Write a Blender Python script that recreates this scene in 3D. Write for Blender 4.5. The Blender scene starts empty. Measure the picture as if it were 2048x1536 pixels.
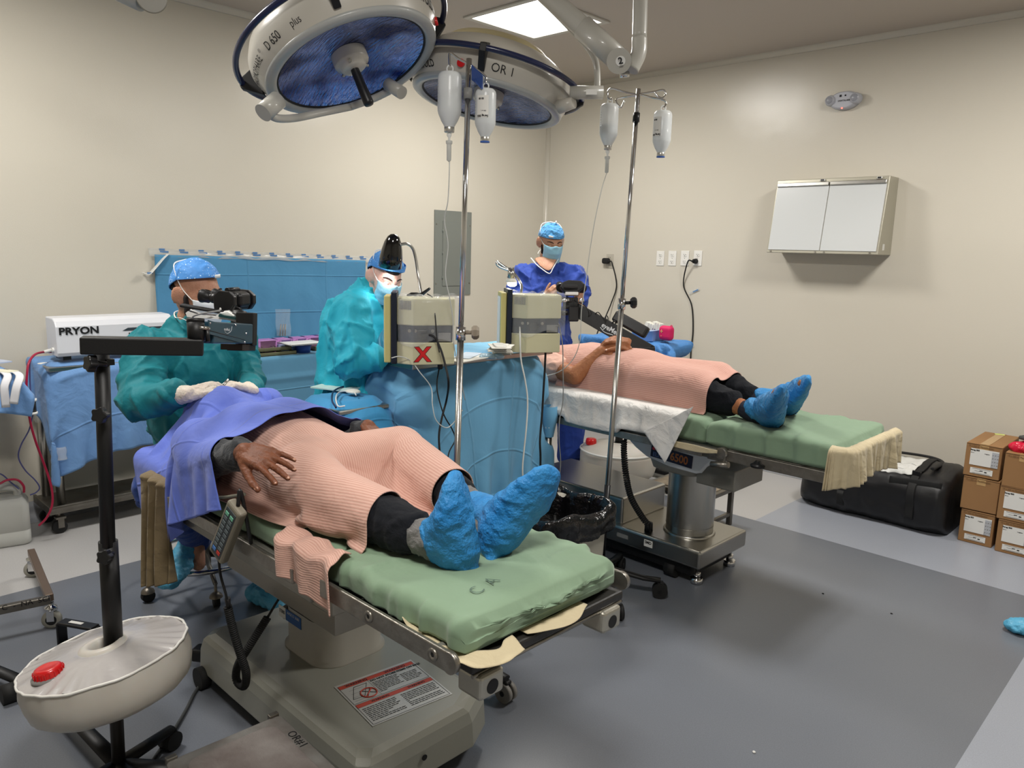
# Operating room with two tables, three clinicians and two patients.  World: z up, metres,
# camera above the origin; wall_left is the plane x = -4.87, wall_right the plane y = 5.43.
import bpy, bmesh, math, random
import numpy as np
from mathutils import Vector, Matrix, Quaternion
from mathutils.geometry import tessellate_polygon
PI = math.pi
V = Vector
random.seed(7)
RNG = np.random.RandomState(7)
scene = bpy.context.scene
COL = scene.collection

# ------------------------------------------------------------------ camera
FPX = 1528.79
AX = V((0.71586, -0.13923, 0.68425));
def _axes():
    def cd(px, py): return V((px - 1024.0, -(py - 768.0), -FPX))
    yl = cd(2530, 540).normalized(); xl = (-cd(-575, 457)).normalized(); zl = xl.cross(yl)
    return Matrix((xl, yl, zl))
RW = _axes()                      # camera vector -> world vector
CAM = V((0, 0, 1.6))
cam_d = bpy.data.cameras.new('camera'); cam_d.sensor_width = 36; cam_d.lens = FPX / 2048 * 36
cam_d.clip_start = 0.05
cam = bpy.data.objects.new('camera', cam_d); COL.objects.link(cam)
cam.matrix_world = Matrix.Translation(CAM) @ RW.to_4x4()
scene.camera = cam

def at(px, py, x=None, y=None, z=None, d=None):
    """a point of the room seen at picture position (px, py) on the plane x=, y= or z= (or at depth d)"""
    r = RW @ V((px - 1024.0, -(py - 768.0), -FPX))
    if d is not None: t = d / FPX
    elif x is not None: t = (x - CAM.x) / r.x
    elif y is not None: t = (y - CAM.y) / r.y
    else: t = (z - CAM.z) / r.z
    return CAM + r * t

# ------------------------------------------------------------------ world, lights, exposure
scene.view_settings.view_transform = 'Standard'
scene.view_settings.look = 'None'
scene.view_settings.gamma = 1
scene.view_settings.use_curve_mapping = False
scene.view_settings.exposure = 0.34
w = bpy.data.worlds.new('world'); scene.world = w; w.use_nodes = True
w.node_tree.nodes['Background'].inputs[0].default_value = (0.9, 0.95, 1, 1)
w.node_tree.nodes['Background'].inputs[1].default_value = 0.05
PANELS = [(-3.51, 3.77), (-0.63, 3.77), (-3.51, 0.55), (-0.63, 0.55)]
def area(name, loc, sx, sy, power, col=(1, 0.965, 0.91), rot=(0, 0, 0)):
    l = bpy.data.lights.new(name, 'AREA'); l.shape = 'RECTANGLE'; l.size = sx; l.size_y = sy
    l.energy = power; l.color = col
    o = bpy.data.objects.new(name, l); COL.objects.link(o); o.location = loc; o.rotation_euler = rot
    return o
for i, (x, y) in enumerate(PANELS):
    area('ceiling_panel_light', (x, y, 3.025), 0.56, 0.56, [34, 42, 34, 42][i])

# ------------------------------------------------------------------ materials
def lin(c):
    c = c / 255.0
    return c / 12.92 if c <= 0.04045 else ((c + 0.055) / 1.055) ** 2.4
def rgb(r, g, b): return (lin(r), lin(g), lin(b), 1)
_mats = {}
def mat(name, col, rough=0.5, metal=0.0, bump=None, vary=None, coat=0.0, trans=0.0, ior=1.45, emit=None, alpha=1.0,
        spec=0.5, sheen=0.0, sss=0.0, build=None):
    """bump = (scale, strength) or list of them; vary = (scale, amount, colour2)"""
    if name in _mats: return _mats[name]
    m = bpy.data.materials.new(name); m.use_nodes = True; _mats[name] = m
    nt = m.node_tree; b = nt.nodes['Principled BSDF']; L = nt.links
    b.inputs['Base Color'].default_value = col
    b.inputs['Roughness'].default_value = rough; b.inputs['Metallic'].default_value = metal
    b.inputs['IOR'].default_value = ior; b.inputs['Coat Weight'].default_value = coat
    b.inputs['Transmission Weight'].default_value = trans; b.inputs['Alpha'].default_value = alpha
    b.inputs['Specular IOR Level'].default_value = spec
    b.inputs['Sheen Weight'].default_value = sheen
    if sss: b.inputs['Subsurface Weight'].default_value = sss; b.inputs['Subsurface Scale'].default_value = 0.01
    if emit: b.inputs['Emission Color'].default_value = emit[0]; b.inputs['Emission Strength'].default_value = emit[1]
    tc = nt.nodes.new('ShaderNodeTexCoord')
    if vary:
        n = nt.nodes.new('ShaderNodeTexNoise'); n.inputs['Scale'].default_value = vary[0]; n.inputs['Detail'].default_value = 5
        L.new(tc.outputs['Object'], n.inputs['Vector'])
        r = nt.nodes.new('ShaderNodeValToRGB'); r.color_ramp.elements[0].position = 0.35; r.color_ramp.elements[1].position = 0.68
        r.color_ramp.elements[0].color = col; r.color_ramp.elements[1].color = vary[2]
        mx = nt.nodes.new('ShaderNodeMix'); mx.data_type = 'RGBA'; mx.inputs['Factor'].default_value = vary[1]
        mx.inputs[6].default_value = col
        L.new(n.outputs['Fac'], r.inputs['Fac']); L.new(r.outputs['Color'], mx.inputs[7]); L.new(mx.outputs[2], b.inputs['Base Color'])
    if bump:
        prev = None
        for s, k in (bump if isinstance(bump, list) else [bump]):
            n = nt.nodes.new('ShaderNodeTexNoise'); n.inputs['Scale'].default_value = s; n.inputs['Detail'].default_value = 3
            L.new(tc.outputs['Object'], n.inputs['Vector'])
            bn = nt.nodes.new('ShaderNodeBump'); bn.inputs['Strength'].default_value = k; bn.inputs['Distance'].default_value = 0.01
            L.new(n.outputs['Fac'], bn.inputs['Height'])
            if prev: L.new(prev.outputs[0], bn.inputs['Normal'])
            prev = bn
        L.new(prev.outputs[0], b.inputs['Normal'])
    if build: build(nt, b, tc)
    return m

def fabric(name, col, rough=0.85, crease=None, weave=(900, 0.15), wrinkle=(14, 0.35), stripes=None, dark=0.8, sheen=0.15, spec=0.3):
    """non-woven / woven cloth: fine weave, soft wrinkles, fold creases from the UVs (in metres), optional ribs"""
    def build(nt, b, tc):
        L = nt.links; N = nt.nodes
        prev = None
        def bump(h, strength, dist):
            nonlocal prev
            bn = N.new('ShaderNodeBump'); bn.inputs['Strength'].default_value = strength; bn.inputs['Distance'].default_value = dist
            L.new(h, bn.inputs['Height'])
            if prev: L.new(prev.outputs[0], bn.inputs['Normal'])
            prev = bn
        n = N.new('ShaderNodeTexNoise'); n.inputs['Scale'].default_value = wrinkle[0]; n.inputs['Detail'].default_value = 4
        n.inputs['Distortion'].default_value = 0.6
        L.new(tc.outputs['Object'], n.inputs['Vector']); bump(n.outputs['Fac'], wrinkle[1], 0.03)
        n2 = N.new('ShaderNodeTexNoise'); n2.inputs['Scale'].default_value = weave[0]; L.new(tc.outputs['Object'], n2.inputs['Vector'])
        bump(n2.outputs['Fac'], weave[1], 0.002)
        base = N.new('ShaderNodeMix'); base.data_type = 'RGBA'
        base.inputs[6].default_value = col; base.inputs[7].default_value = (col[0]*dark, col[1]*dark, col[2]*dark, 1)
        L.new(n2.outputs['Fac'], base.inputs['Factor'])
        out = base.outputs[2]
        if crease or stripes:
            uv = N.new('ShaderNodeUVMap'); uv.uv_map = 'UVMap'; sp = N.new('ShaderNodeSeparateXYZ'); L.new(uv.outputs[0], sp.inputs[0])
        if crease:
            hs = []
            for k, per in enumerate(crease):
                md = N.new('ShaderNodeMath'); md.operation = 'PINGPONG'; md.inputs[1].default_value = per / 2
                L.new(sp.outputs[k], md.inputs[0])
                mr = N.new('ShaderNodeMapRange'); mr.inputs['From Min'].default_value = 0; mr.inputs['From Max'].default_value = 0.007
                mr.inputs['To Min'].default_value = 1; mr.inputs['To Max'].default_value = 0
                L.new(md.outputs[0], mr.inputs['Value']); hs.append(mr)
            a = N.new('ShaderNodeMath'); a.operation = 'MAXIMUM'; L.new(hs[0].outputs[0], a.inputs[0]); L.new(hs[1].outputs[0], a.inputs[1])
            bump(a.outputs[0], 0.55, 0.006)
        if stripes:
            md = N.new('ShaderNodeMath'); md.operation = 'PINGPONG'; md.inputs[1].default_value = stripes[0] / 2
            L.new(sp.outputs[stripes[2]], md.inputs[0])
            mr = N.new('ShaderNodeMapRange'); mr.inputs['From Min'].default_value = 0; mr.inputs['From Max'].default_value = stripes[0] / 2
            L.new(md.outputs[0], mr.inputs['Value'])
            m2 = N.new('ShaderNodeMix'); m2.data_type = 'RGBA'; m2.inputs[7].default_value = stripes[1]
            L.new(mr.outputs[0], m2.inputs['Factor']); L.new(out, m2.inputs[6]); out = m2.outputs[2]
            bump(mr.outputs[0], 0.3, 0.002)
        L.new(out, b.inputs['Base Color'])
        L.new(prev.outputs[0], b.inputs['Normal'])
    return mat(name, col, rough=rough, build=build, sheen=sheen, spec=spec)

# ------------------------------------------------------------------ geometry builder
def frame_from(zdir, up=V((0, 0, 1))):
    z = V(zdir).normalized(); u = V(up)
    x = u.cross(z)
    if x.length < 1e-5: x = V((1, 0, 0)).cross(z)
    x.normalize(); y = z.cross(x)
    return Matrix((x, y, z)).transposed()
class MB:
    def __init__(s, M=None):
        s.v = []; s.f = []; s.sm = []; s.uv = None; s.M = M
    def add(s, vs, fs, smooth=False):
        o = len(s.v)
        if s.M is not None: vs = [s.M @ V(p) for p in vs]
        s.v.extend([tuple(p) for p in vs]); s.f.extend([tuple(i + o for i in f) for f in fs]); s.sm.extend([smooth] * len(fs))
        return s
    def box(s, c, d, rot=None, bev=0.0, seg=2):
        """c centre, d full size, rot Matrix 3x3 or z angle"""
        if rot is None: R = Matrix.Identity(3)
        elif isinstance(rot, (int, float)): R = Matrix.Rotation(rot, 3, 'Z')
        else: R = rot
        bm = bmesh.new(); bmesh.ops.create_cube(bm, size=1.0)
        bmesh.ops.scale(bm, vec=V(d), verts=bm.verts)
        if bev > 0: bmesh.ops.bevel(bm, geom=bm.edges[:], offset=min(bev, min(d) * 0.49), segments=seg, affect='EDGES', profile=0.5)
        bm.verts.index_update()
        s.add([R @ v.co + V(c) for v in bm.verts], [[v.index for v in f.verts] for f in bm.faces], False)
        bm.free(); return s
    def box2(s, a, b, bev=0.0, seg=2):
        a = V(a); b = V(b); return s.box((a + b) / 2, [abs(b[i] - a[i]) for i in range(3)], None, bev, seg)
    def cyl(s, p0, p1, r0, r1=None, seg=20, caps=True, smooth=True):
        r1 = r0 if r1 is None else r1
        return s.tube([p0, p1], [r0, r1], seg, caps)
    def tube(s, pts, r, seg=10, caps=True, closed=False, flat=None):
        pts = [V(p) for p in pts]; n = len(pts)
        rr = r if isinstance(r, (list, tuple)) else [r] * n
        vs = []; fs = []
        def tan(i):
            if closed: return (pts[(i + 1) % n] - pts[i - 1]).normalized()
            if i == 0: t = pts[1] - pts[0]
            elif i == n - 1: t = pts[-1] - pts[-2]
            else: t = (pts[i + 1] - pts[i]).normalized() + (pts[i] - pts[i - 1]).normalized()
            return t.normalized() if t.length > 1e-9 else V((0, 0, 1))
        t0 = tan(0); F = frame_from(t0); x = F.col[0].copy()
        for i in range(n):
            t = tan(i); x = (x - t * x.dot(t))
            if x.length < 1e-6: x = frame_from(t).col[0].copy()
            x.normalize(); y = t.cross(x)
            ra, rb = (rr[i] if isinstance(rr[i], (tuple, list)) else (rr[i], rr[i]))
            for k in range(seg):
                a = 2 * PI * k / seg
                vs.append(pts[i] + x * math.cos(a) * ra + y * math.sin(a) * rb)
        m = n if closed else n - 1
        for i in range(m):
            a = i * seg; b = ((i + 1) % n) * seg
            for k in range(seg): fs.append((a + k, a + (k + 1) % seg, b + (k + 1) % seg, b + k))
        s.add(vs, fs, True)
        if caps and not closed:
            o = len(s.v) - len(vs)
            s.f.append(tuple(o + k for k in reversed(range(seg)))); s.sm.append(False)
            s.f.append(tuple(o + (n - 1) * seg + k for k in range(seg))); s.sm.append(False)
        return s
    def lathe(s, prof, c=(0, 0, 0), axis=(0, 0, 1), seg=32, smooth=True, arc=None):
        """prof [(r, h)] along the axis"""
        F = frame_from(axis); c = V(c); vs = []; fs = []
        full = arc is None; n = seg if full else seg + 1; a0, a1 = (0, 2 * PI) if full else arc
        for r, h in prof:
            for k in range(n):
                a = a0 + (a1 - a0) * k / seg
                vs.append(c + F @ V((r * math.cos(a), r * math.sin(a), h)))
        for i in range(len(prof) - 1):
            for k in range(seg):
                k2 = (k + 1) % n
                fs.append((i * n + k, i * n + k2, (i + 1) * n + k2, (i + 1) * n + k))
        s.add(vs, fs, smooth); return s
    def ell(s, c, r, rot=None, seg=20, rings=12):
        R = rot or Matrix.Identity(3); c = V(c); vs = []; fs = []
        r = (r, r, r) if isinstance(r, (int, float)) else r
        for i in range(rings + 1):
            th = PI * i / rings
            for k in range(seg):
                a = 2 * PI * k / seg
                vs.append(c + R @ V((r[0] * math.sin(th) * math.cos(a), r[1] * math.sin(th) * math.sin(a), -r[2] * math.cos(th))))
        for i in range(rings):
            for k in range(seg): fs.append((i * seg + k, i * seg + (k + 1) % seg, (i + 1) * seg + (k + 1) % seg, (i + 1) * seg + k))
        s.add(vs, fs, True); return s
    def cap(s, a, b, ra, rb, seg=16):
        """tapered capsule"""
        a = V(a); b = V(b); d = (b - a); L = d.length; u = d.normalized() if L > 1e-9 else V((0, 0, 1))
        pts = []; rr = []
        for i in range(6):
            t = PI / 2 * i / 5; pts.append(a - u * ra * math.cos(t) * 0.999); rr.append(max(ra * math.sin(t), 1e-4))
        for i in range(6):
            t = PI / 2 * i / 5; pts.append(b + u * rb * math.sin(t) * 0.999); rr.append(max(rb * math.cos(t), 1e-4))
        return s.tube(pts, rr, seg)
    def loft(s, rings, caps=True, closed_ring=True, smooth=True):
        n = len(rings[0]); vs = [p for r in rings for p in r]; fs = []
        kk = n if closed_ring else n - 1
        for i in range(len(rings) - 1):
            for k in range(kk): fs.append((i * n + k, i * n + (k + 1) % n, (i + 1) * n + (k + 1) % n, (i + 1) * n + k))
        s.add(vs, fs, smooth); o = len(s.v) - len(vs)
        if caps:
            s.f.append(tuple(o + k for k in reversed(range(n)))); s.sm.append(False)
            s.f.append(tuple(o + (len(rings) - 1) * n + k for k in range(n))); s.sm.append(False)
        return s
    def prism(s, poly, h, M=None, z0=0.0, bev=0):
        """extrude the 2-D polygon by h along local z; M places it"""
        M = M or Matrix.Identity(4); n = len(poly)
        vs = [M @ V((p[0], p[1], z0)) for p in poly] + [M @ V((p[0], p[1], z0 + h)) for p in poly]
        fs = [tuple(reversed(range(n))), tuple(range(n, 2 * n))] + [(k, (k + 1) % n, n + (k + 1) % n, n + k) for k in range(n)]
        return s.add(vs, fs, False)
    def grid(s, fn, nu, nv, smooth=True, uvfn=None):
        vs = [fn(i / nu, j / nv) for j in range(nv + 1) for i in range(nu + 1)]
        fs = [(j * (nu + 1) + i, j * (nu + 1) + i + 1, (j + 1) * (nu + 1) + i + 1, (j + 1) * (nu + 1) + i) for j in range(nv) for i in range(nu)]
        return s.add(vs, fs, smooth)
def rrect(w, h, r, n=5):
    pts = []
    for cx, cy, a0 in ((w/2-r, h/2-r, 0), (-w/2+r, h/2-r, PI/2), (-w/2+r, -h/2+r, PI), (w/2-r, -h/2+r, 3*PI/2)):
        for i in range(n + 1):
            a = a0 + PI/2 * i / n; pts.append((cx + r * math.cos(a), cy + r * math.sin(a)))
    return pts
def circ(r, n=16, sx=1, sy=1): return [(r*sx*math.cos(2*PI*k/n), r*sy*math.sin(2*PI*k/n)) for k in range(n)]
def place(o, x=(1,0,0), y=(0,1,0), z=(0,0,1)):
    """4x4 whose columns are the given axes and origin"""
    M = Matrix((x, y, z)).transposed().to_4x4(); M.translation = V(o); return M
def cr(pts, n=8, closed=False):
    """Catmull-Rom through points"""
    P = [V(p) for p in pts]; out = []; m = len(P)
    rng = range(m if closed else m - 1)
    for i in rng:
        p0 = P[(i - 1) % m] if (closed or i > 0) else P[0] * 2 - P[1]
        p1 = P[i]; p2 = P[(i + 1) % m]
        p3 = P[(i + 2) % m] if (closed or i + 2 < m) else P[-1] * 2 - P[-2]
        for k in range(n):
            t = k / n
            out.append(0.5 * ((2 * p1) + (p2 - p0) * t + (2 * p0 - 5 * p1 + 4 * p2 - p3) * t * t + (3 * p1 - p0 - 3 * p2 + p3) * t ** 3))
    if not closed: out.append(P[-1])
    return out

# ------------------------------------------------------------------ objects
def props(o, label=None, cat=None, group=None, kind=None):
    if label: o['label'] = label
    if cat: o['category'] = cat
    if group: o['group'] = group
    if kind: o['kind'] = kind
    return o
def thing(name, label, cat, loc=(0, 0, 0), group=None, rotz=0.0):
    o = bpy.data.objects.new(name, None); COL.objects.link(o); o.location = loc; o.rotation_euler = (0, 0, rotz)
    o.empty_display_size = 0.05
    return props(o, label, cat, group)
def root_loc(p):
    while p is not None and p.parent is not None: p = p.parent
    return V(p.location) if p is not None else V((0, 0, 0))
def link(name, me, m, parent=None, world=True, label=None, kind=None, cat=None, group=None):
    if parent is not None and world:
        off = root_loc(parent)
        if off.length > 0: me.transform(Matrix.Translation(-off))
    o = bpy.data.objects.new(name, me)
    if m: me.materials.append(m)
    COL.objects.link(o); o.parent = parent
    return props(o, label, cat, group, kind)
def mk(name, mb, m, parent=None, local=False, solid=0.0, bevel=0.0, subsurf=0, uvs=None, auto=None, **kw):
    me = bpy.data.meshes.new(name); me.from_pydata(mb.v, [], mb.f)
    me.polygons.foreach_set('use_smooth', mb.sm)
    if uvs is not None:
        ul = me.uv_layers.new(name='UVMap'); li = np.empty(len(me.loops), dtype=np.int32); me.loops.foreach_get('vertex_index', li)
        ul.data.foreach_set('uv', np.asarray(uvs, dtype=np.float32)[li].ravel())
    me.update()
    o = link(name, me, m, parent, not local, **kw)
    if solid: md = o.modifiers.new('thickness', 'SOLIDIFY'); md.thickness = solid; md.offset = 0
    if bevel: md = o.modifiers.new('bevel', 'BEVEL'); md.width = bevel; md.segments = 2; md.limit_method = 'ANGLE'; md.angle_limit = 0.7
    if subsurf: md = o.modifiers.new('subdivision', 'SUBSURF'); md.levels = subsurf; md.render_levels = subsurf
    return o
def copy_tree(o, parent=None):
    c = o.copy(); COL.objects.link(c); c.parent = parent
    for ch in [x for x in bpy.data.objects if x.parent == o]: copy_tree(ch, c)
    return c
def remeshed(mb, voxel, smooth=4, factor=0.5):
    """union of closed shapes -> one continuous skin; returns numpy (verts, faces)"""
    me = bpy.data.meshes.new('tmp'); me.from_pydata(mb.v, [], mb.f); me.update()
    o = bpy.data.objects.new('tmp', me); COL.objects.link(o)
    md = o.modifiers.new('r', 'REMESH'); md.mode = 'VOXEL'; md.voxel_size = voxel
    if smooth: ms = o.modifiers.new('s', 'SMOOTH'); ms.iterations = smooth; ms.factor = factor
    dg = bpy.context.evaluated_depsgraph_get(); dg.update()
    m2 = bpy.data.meshes.new_from_object(o.evaluated_get(dg))
    bpy.data.objects.remove(o); bpy.data.meshes.remove(me)
    m2.polygons.foreach_set('use_smooth', [True] * len(m2.polygons))
    m2.materials.clear()
    return m2
def get_co(me):
    a = np.empty(len(me.vertices) * 3, dtype=np.float64); me.vertices.foreach_get('co', a); return a.reshape(-1, 3)
def get_no(me):
    a = np.empty(len(me.vertices) * 3, dtype=np.float64); me.vertex_normals.foreach_get('vector', a); return a.reshape(-1, 3)
def set_co(me, a): me.vertices.foreach_set('co', np.ascontiguousarray(a, dtype=np.float32).ravel()); me.update()
def decimated(me, ratio):
    o = bpy.data.objects.new('tmp', me); COL.objects.link(o)
    md = o.modifiers.new('d', 'DECIMATE'); md.ratio = ratio
    dg = bpy.context.evaluated_depsgraph_get(); dg.update()
    m2 = bpy.data.meshes.new_from_object(o.evaluated_get(dg)); bpy.data.objects.remove(o)
    m2.polygons.foreach_set('use_smooth', [True] * len(m2.polygons)); return m2
def vnoise(P, scale, seed=0):
    """smooth 3-D value noise in [-1, 1] for an (n, 3) array"""
    rs = np.random.RandomState(seed); T = rs.rand(32, 32, 32) * 2 - 1
    Q = np.asarray(P) * scale + 100.0; I = np.floor(Q).astype(int); Fq = Q - I; Fq = Fq * Fq * (3 - 2 * Fq); I %= 32
    out = 0
    for dx in (0, 1):
        for dy in (0, 1):
            for dz in (0, 1):
                wgt = (Fq[:, 0] if dx else 1 - Fq[:, 0]) * (Fq[:, 1] if dy else 1 - Fq[:, 1]) * (Fq[:, 2] if dz else 1 - Fq[:, 2])
                out = out + wgt * T[(I[:, 0] + dx) % 32, (I[:, 1] + dy) % 32, (I[:, 2] + dz) % 32]
    return out
def ridged(P, scale, seed=0, stretch=(1, 1, 1)):
    Q = np.asarray(P) * np.array(stretch)
    wq = Q + 0.35 / scale * np.stack([vnoise(Q, scale * 0.7, seed + 11), vnoise(Q, scale * 0.7, seed + 12), vnoise(Q, scale * 0.7, seed + 13)], 1)
    return 1 - 2 * np.abs(vnoise(wq, scale, seed))

_txt = {}
def text_mesh(s, size=1.0, align='LEFT', bold=0.0, spacing=1.0):
    cu = bpy.data.curves.new('t', 'FONT'); cu.body = s; cu.size = size; cu.align_x = align; cu.align_y = 'CENTER'
    cu.space_character = spacing; cu.offset = bold * size; cu.resolution_u = 3
    o = bpy.data.objects.new('t', cu); COL.objects.link(o)
    dg = bpy.context.evaluated_depsgraph_get(); dg.update()
    me = bpy.data.meshes.new_from_object(o.evaluated_get(dg))
    vs = [tuple(v.co) for v in me.vertices]; fs = [tuple(p.vertices) for p in me.polygons]
    bpy.data.objects.remove(o); bpy.data.curves.remove(cu); bpy.data.meshes.remove(me)
    return vs, fs
def lettering(name, s, size, o, x, y, m, parent, map_fn=None, align='LEFT', bold=0.0, sx=1.0, label=None, spacing=1.0):
    """flat lettering laid at origin o with reading direction x and up y (or through map_fn(u, v))"""
    vs, fs = text_mesh(s, size, align, bold, spacing); mb = MB()
    if map_fn: mb.add([map_fn(v[0] * sx, v[1]) for v in vs], fs)
    else: mb.add([V(o) + V(x).normalized() * v[0] * sx + V(y).normalized() * v[1] for v in vs], fs)
    return mk(name, mb, m, parent, label=label)

# ------------------------------------------------------------------ cloth by position-based dynamics
class SDF:
    def __init__(s): s.c = []; s.b = []; s.e = []; s.floor = None
    def capsule(s, a, b, ra, rb=None): s.c.append((np.array(a, float), np.array(b, float), ra, ra if rb is None else rb)); return s
    def box(s, lo, hi, r=0.01): lo = np.array(lo, float); hi = np.array(hi, float); s.b.append(((lo + hi) / 2, (hi - lo) / 2 - r, r)); return s
    def ell(s, c, r): s.e.append((np.array(c, float), np.array(r, float))); return s
    def push(s, P, m, prev, fric):
        for a, b, ra, rb in s.c:
            ab = b - a; t = np.clip(((P - a) @ ab) / (ab @ ab), 0, 1); q = a + t[:, None] * ab; r = ra + (rb - ra) * t + m
            d = P - q; L = np.linalg.norm(d, axis=1) + 1e-9; k = L < r
            if k.any():
                new = q[k] + d[k] / L[k, None] * r[k, None]; P[k] = new; P[k] = P[k] - (P[k] - prev[k]) * fric
        for c, h, r0 in s.b:
            q = P - c; cl = np.clip(q, -h, h); d = q - cl; L = np.linalg.norm(d, axis=1); r = r0 + m
            out = (L < r) & (L > 1e-9); ins = L <= 1e-9
            if out.any():
                P[out] = c + cl[out] + d[out] / L[out, None] * r; P[out] -= (P[out] - prev[out]) * fric
            if ins.any():
                qi = q[ins]; dist = h - np.abs(qi); ax = dist.argmin(1); ii = np.arange(len(qi))
                sg = np.sign(qi[ii, ax]); sg[sg == 0] = 1; qi[ii, ax] = sg * (h[ax] + r); P[ins] = c + qi; P[ins] -= (P[ins] - prev[ins]) * fric
        for c, r in s.e:
            q = (P - c) / (r + m); L = np.linalg.norm(q, axis=1) + 1e-9; k = L < 1
            if k.any():
                P[k] = c + q[k] / L[k, None] * (r + m); P[k] -= (P[k] - prev[k]) * fric
        if s.floor is not None:
            k = P[:, 2] < s.floor + m
            if k.any(): P[k, 2] = s.floor + m; P[k] -= (P[k] - prev[k]) * fric
def cloth(P0, sdf, steps=150, iters=8, pin=None, stiff=1.0, bend=0.15, fric=0.5, margin=0.004, damp=0.97, g=9.8, dt=0.02, rest=None, shear=0.6):
    """P0 (n, m, 3) grid; returns the draped grid"""
    n, m, _ = P0.shape; X = P0.reshape(-1, 3).astype(float).copy(); Vv = np.zeros_like(X); idx = np.arange(n * m).reshape(n, m)
    R0 = (rest if rest is not None else P0).reshape(-1, 3)
    cons = []
    def addc(A, B, k):
        A = A.ravel(); B = B.ravel(); cons.append((A, B, np.linalg.norm(R0[A] - R0[B], axis=1), k))
    for o in (0, 1):
        addc(idx[o:-1:2, :], idx[o + 1::2, :], stiff) if n > o + 1 else None
        addc(idx[:, o:-1:2], idx[:, o + 1::2], stiff) if m > o + 1 else None
    for o in (0, 1):
        A = idx[o:-1:2, :-1]; B = idx[o + 1::2, 1:]; addc(A, B, shear)
        A = idx[o:-1:2, 1:]; B = idx[o + 1::2, :-1]; addc(A, B, shear)
    for o in (0, 1, 2, 3):
        A = idx[o:-2:4, :]; B = idx[o + 2::4, :][:A.shape[0]]; addc(A, B, bend)
        A = idx[:, o:-2:4]; B = idx[:, o + 2::4][:, :A.shape[1]]; addc(A, B, bend)
    W = np.ones(n * m)
    if pin is not None: W[pin.reshape(-1)] = 0
    fixed = W == 0; G = np.array([0, 0, -g])
    for st in range(steps):
        prev = X.copy(); Vv += G * dt; Vv *= damp; Vv[fixed] = 0; X = X + Vv * dt
        for it in range(iters):
            for A, B, L0, k in cons:
                d = X[B] - X[A]; L = np.sqrt((d * d).sum(1)) + 1e-9; wa = W[A]; wb = W[B]; ws = wa + wb; ws[ws == 0] = 1
                c = (k * (L - L0) / L / ws)[:, None] * d
                X[A] += c * wa[:, None]; X[B] -= c * wb[:, None]
            if it % 3 == 2 or it == iters - 1:
                sdf.push(X, margin, prev, fric if it == iters - 1 else 0)
                if fixed.any(): X[fixed] = P0.reshape(-1, 3)[fixed]
        Vv = (X - prev) / dt
        sp = np.linalg.norm(Vv, axis=1); k = sp > 2.0; Vv[k] *= (2.0 / sp[k])[:, None]
    return X.reshape(n, m, 3)
def upsample(P, k):
    """Catmull-Rom upsampling of a grid by k"""
    def one(A):
        n = A.shape[0]; Ap = np.concatenate([2 * A[:1] - A[1:2], A, 2 * A[-1:] - A[-2:-1]], 0); out = []
        for j in range(k):
            t = j / k; p0, p1, p2, p3 = Ap[:n - 1], Ap[1:n], Ap[2:n + 1], Ap[3:n + 2]
            out.append(0.5 * (2 * p1 + (p2 - p0) * t + (2 * p0 - 5 * p1 + 4 * p2 - p3) * t * t + (3 * p1 - p0 - 3 * p2 + p3) * t ** 3))
        R = np.stack(out, 1).reshape((n - 1) * k, *A.shape[1:]); return np.concatenate([R, A[-1:]], 0)
    return one(one(P).transpose(1, 0, 2)).transpose(1, 0, 2)
def cloth_mk(name, P, m, parent=None, du=0.02, dv=0.02, up=2, solid=0.0015, skip=None, **kw):
    k = up
    if k > 1: P = upsample(P, k)
    n, mm, _ = P.shape; mb = MB(); mb.v = [tuple(p) for p in P.reshape(-1, 3)]
    for i in range(n - 1):
        for j in range(mm - 1):
            if skip and skip(i / (n - 1), j / (mm - 1)): continue
            mb.f.append((i * mm + j, i * mm + j + 1, (i + 1) * mm + j + 1, (i + 1) * mm + j)); mb.sm.append(True)
    uv = np.stack(np.meshgrid(np.arange(n) * du / k, np.arange(mm) * dv / k, indexing='ij'), -1).reshape(-1, 2)
    return mk(name, mb, m, parent, uvs=uv, solid=solid, **kw)
def flatgrid(o, u, v, nu, nv):
    """grid of points o + u*s + v*t"""
    o, u, v = (np.array(a, float) for a in (o, u, v)); s = np.linspace(0, 1, nu)[:, None, None]; t = np.linspace(0, 1, nv)[None, :, None]
    return o + u * s + v * t
# ================================================================== materials of the room
def wall_build(nt, b, tc):
    L = nt.links; N = nt.nodes
    n = N.new('ShaderNodeTexNoise'); n.inputs['Scale'].default_value = 260; n.inputs['Detail'].default_value = 2
    n2 = N.new('ShaderNodeTexNoise'); n2.inputs['Scale'].default_value = 2.2; n2.inputs['Detail'].default_value = 3
    L.new(tc.outputs['Object'], n.inputs['Vector']); L.new(tc.outputs['Object'], n2.inputs['Vector'])
    b1 = N.new('ShaderNodeBump'); b1.inputs['Strength'].default_value = 0.35; b1.inputs['Distance'].default_value = 0.0012
    L.new(n.outputs['Fac'], b1.inputs['Height'])
    b2 = N.new('ShaderNodeBump'); b2.inputs['Strength'].default_value = 0.25; b2.inputs['Distance'].default_value = 0.02
    L.new(n2.outputs['Fac'], b2.inputs['Height']); L.new(b1.outputs[0], b2.inputs['Normal']); L.new(b2.outputs[0], b.inputs['Normal'])
    mr = N.new('ShaderNodeMapRange'); mr.inputs['To Min'].default_value = 0.19; mr.inputs['To Max'].default_value = 0.27
    L.new(n2.outputs['Fac'], mr.inputs['Value']); L.new(mr.outputs[0], b.inputs['Roughness'])
M_wall = mat('wall_paint', rgb(210, 204, 190), rough=0.3, build=wall_build, spec=0.5)
M_ceil = mat('ceiling_paint', rgb(190, 180, 168), rough=0.75, bump=(120, 0.05))
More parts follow.
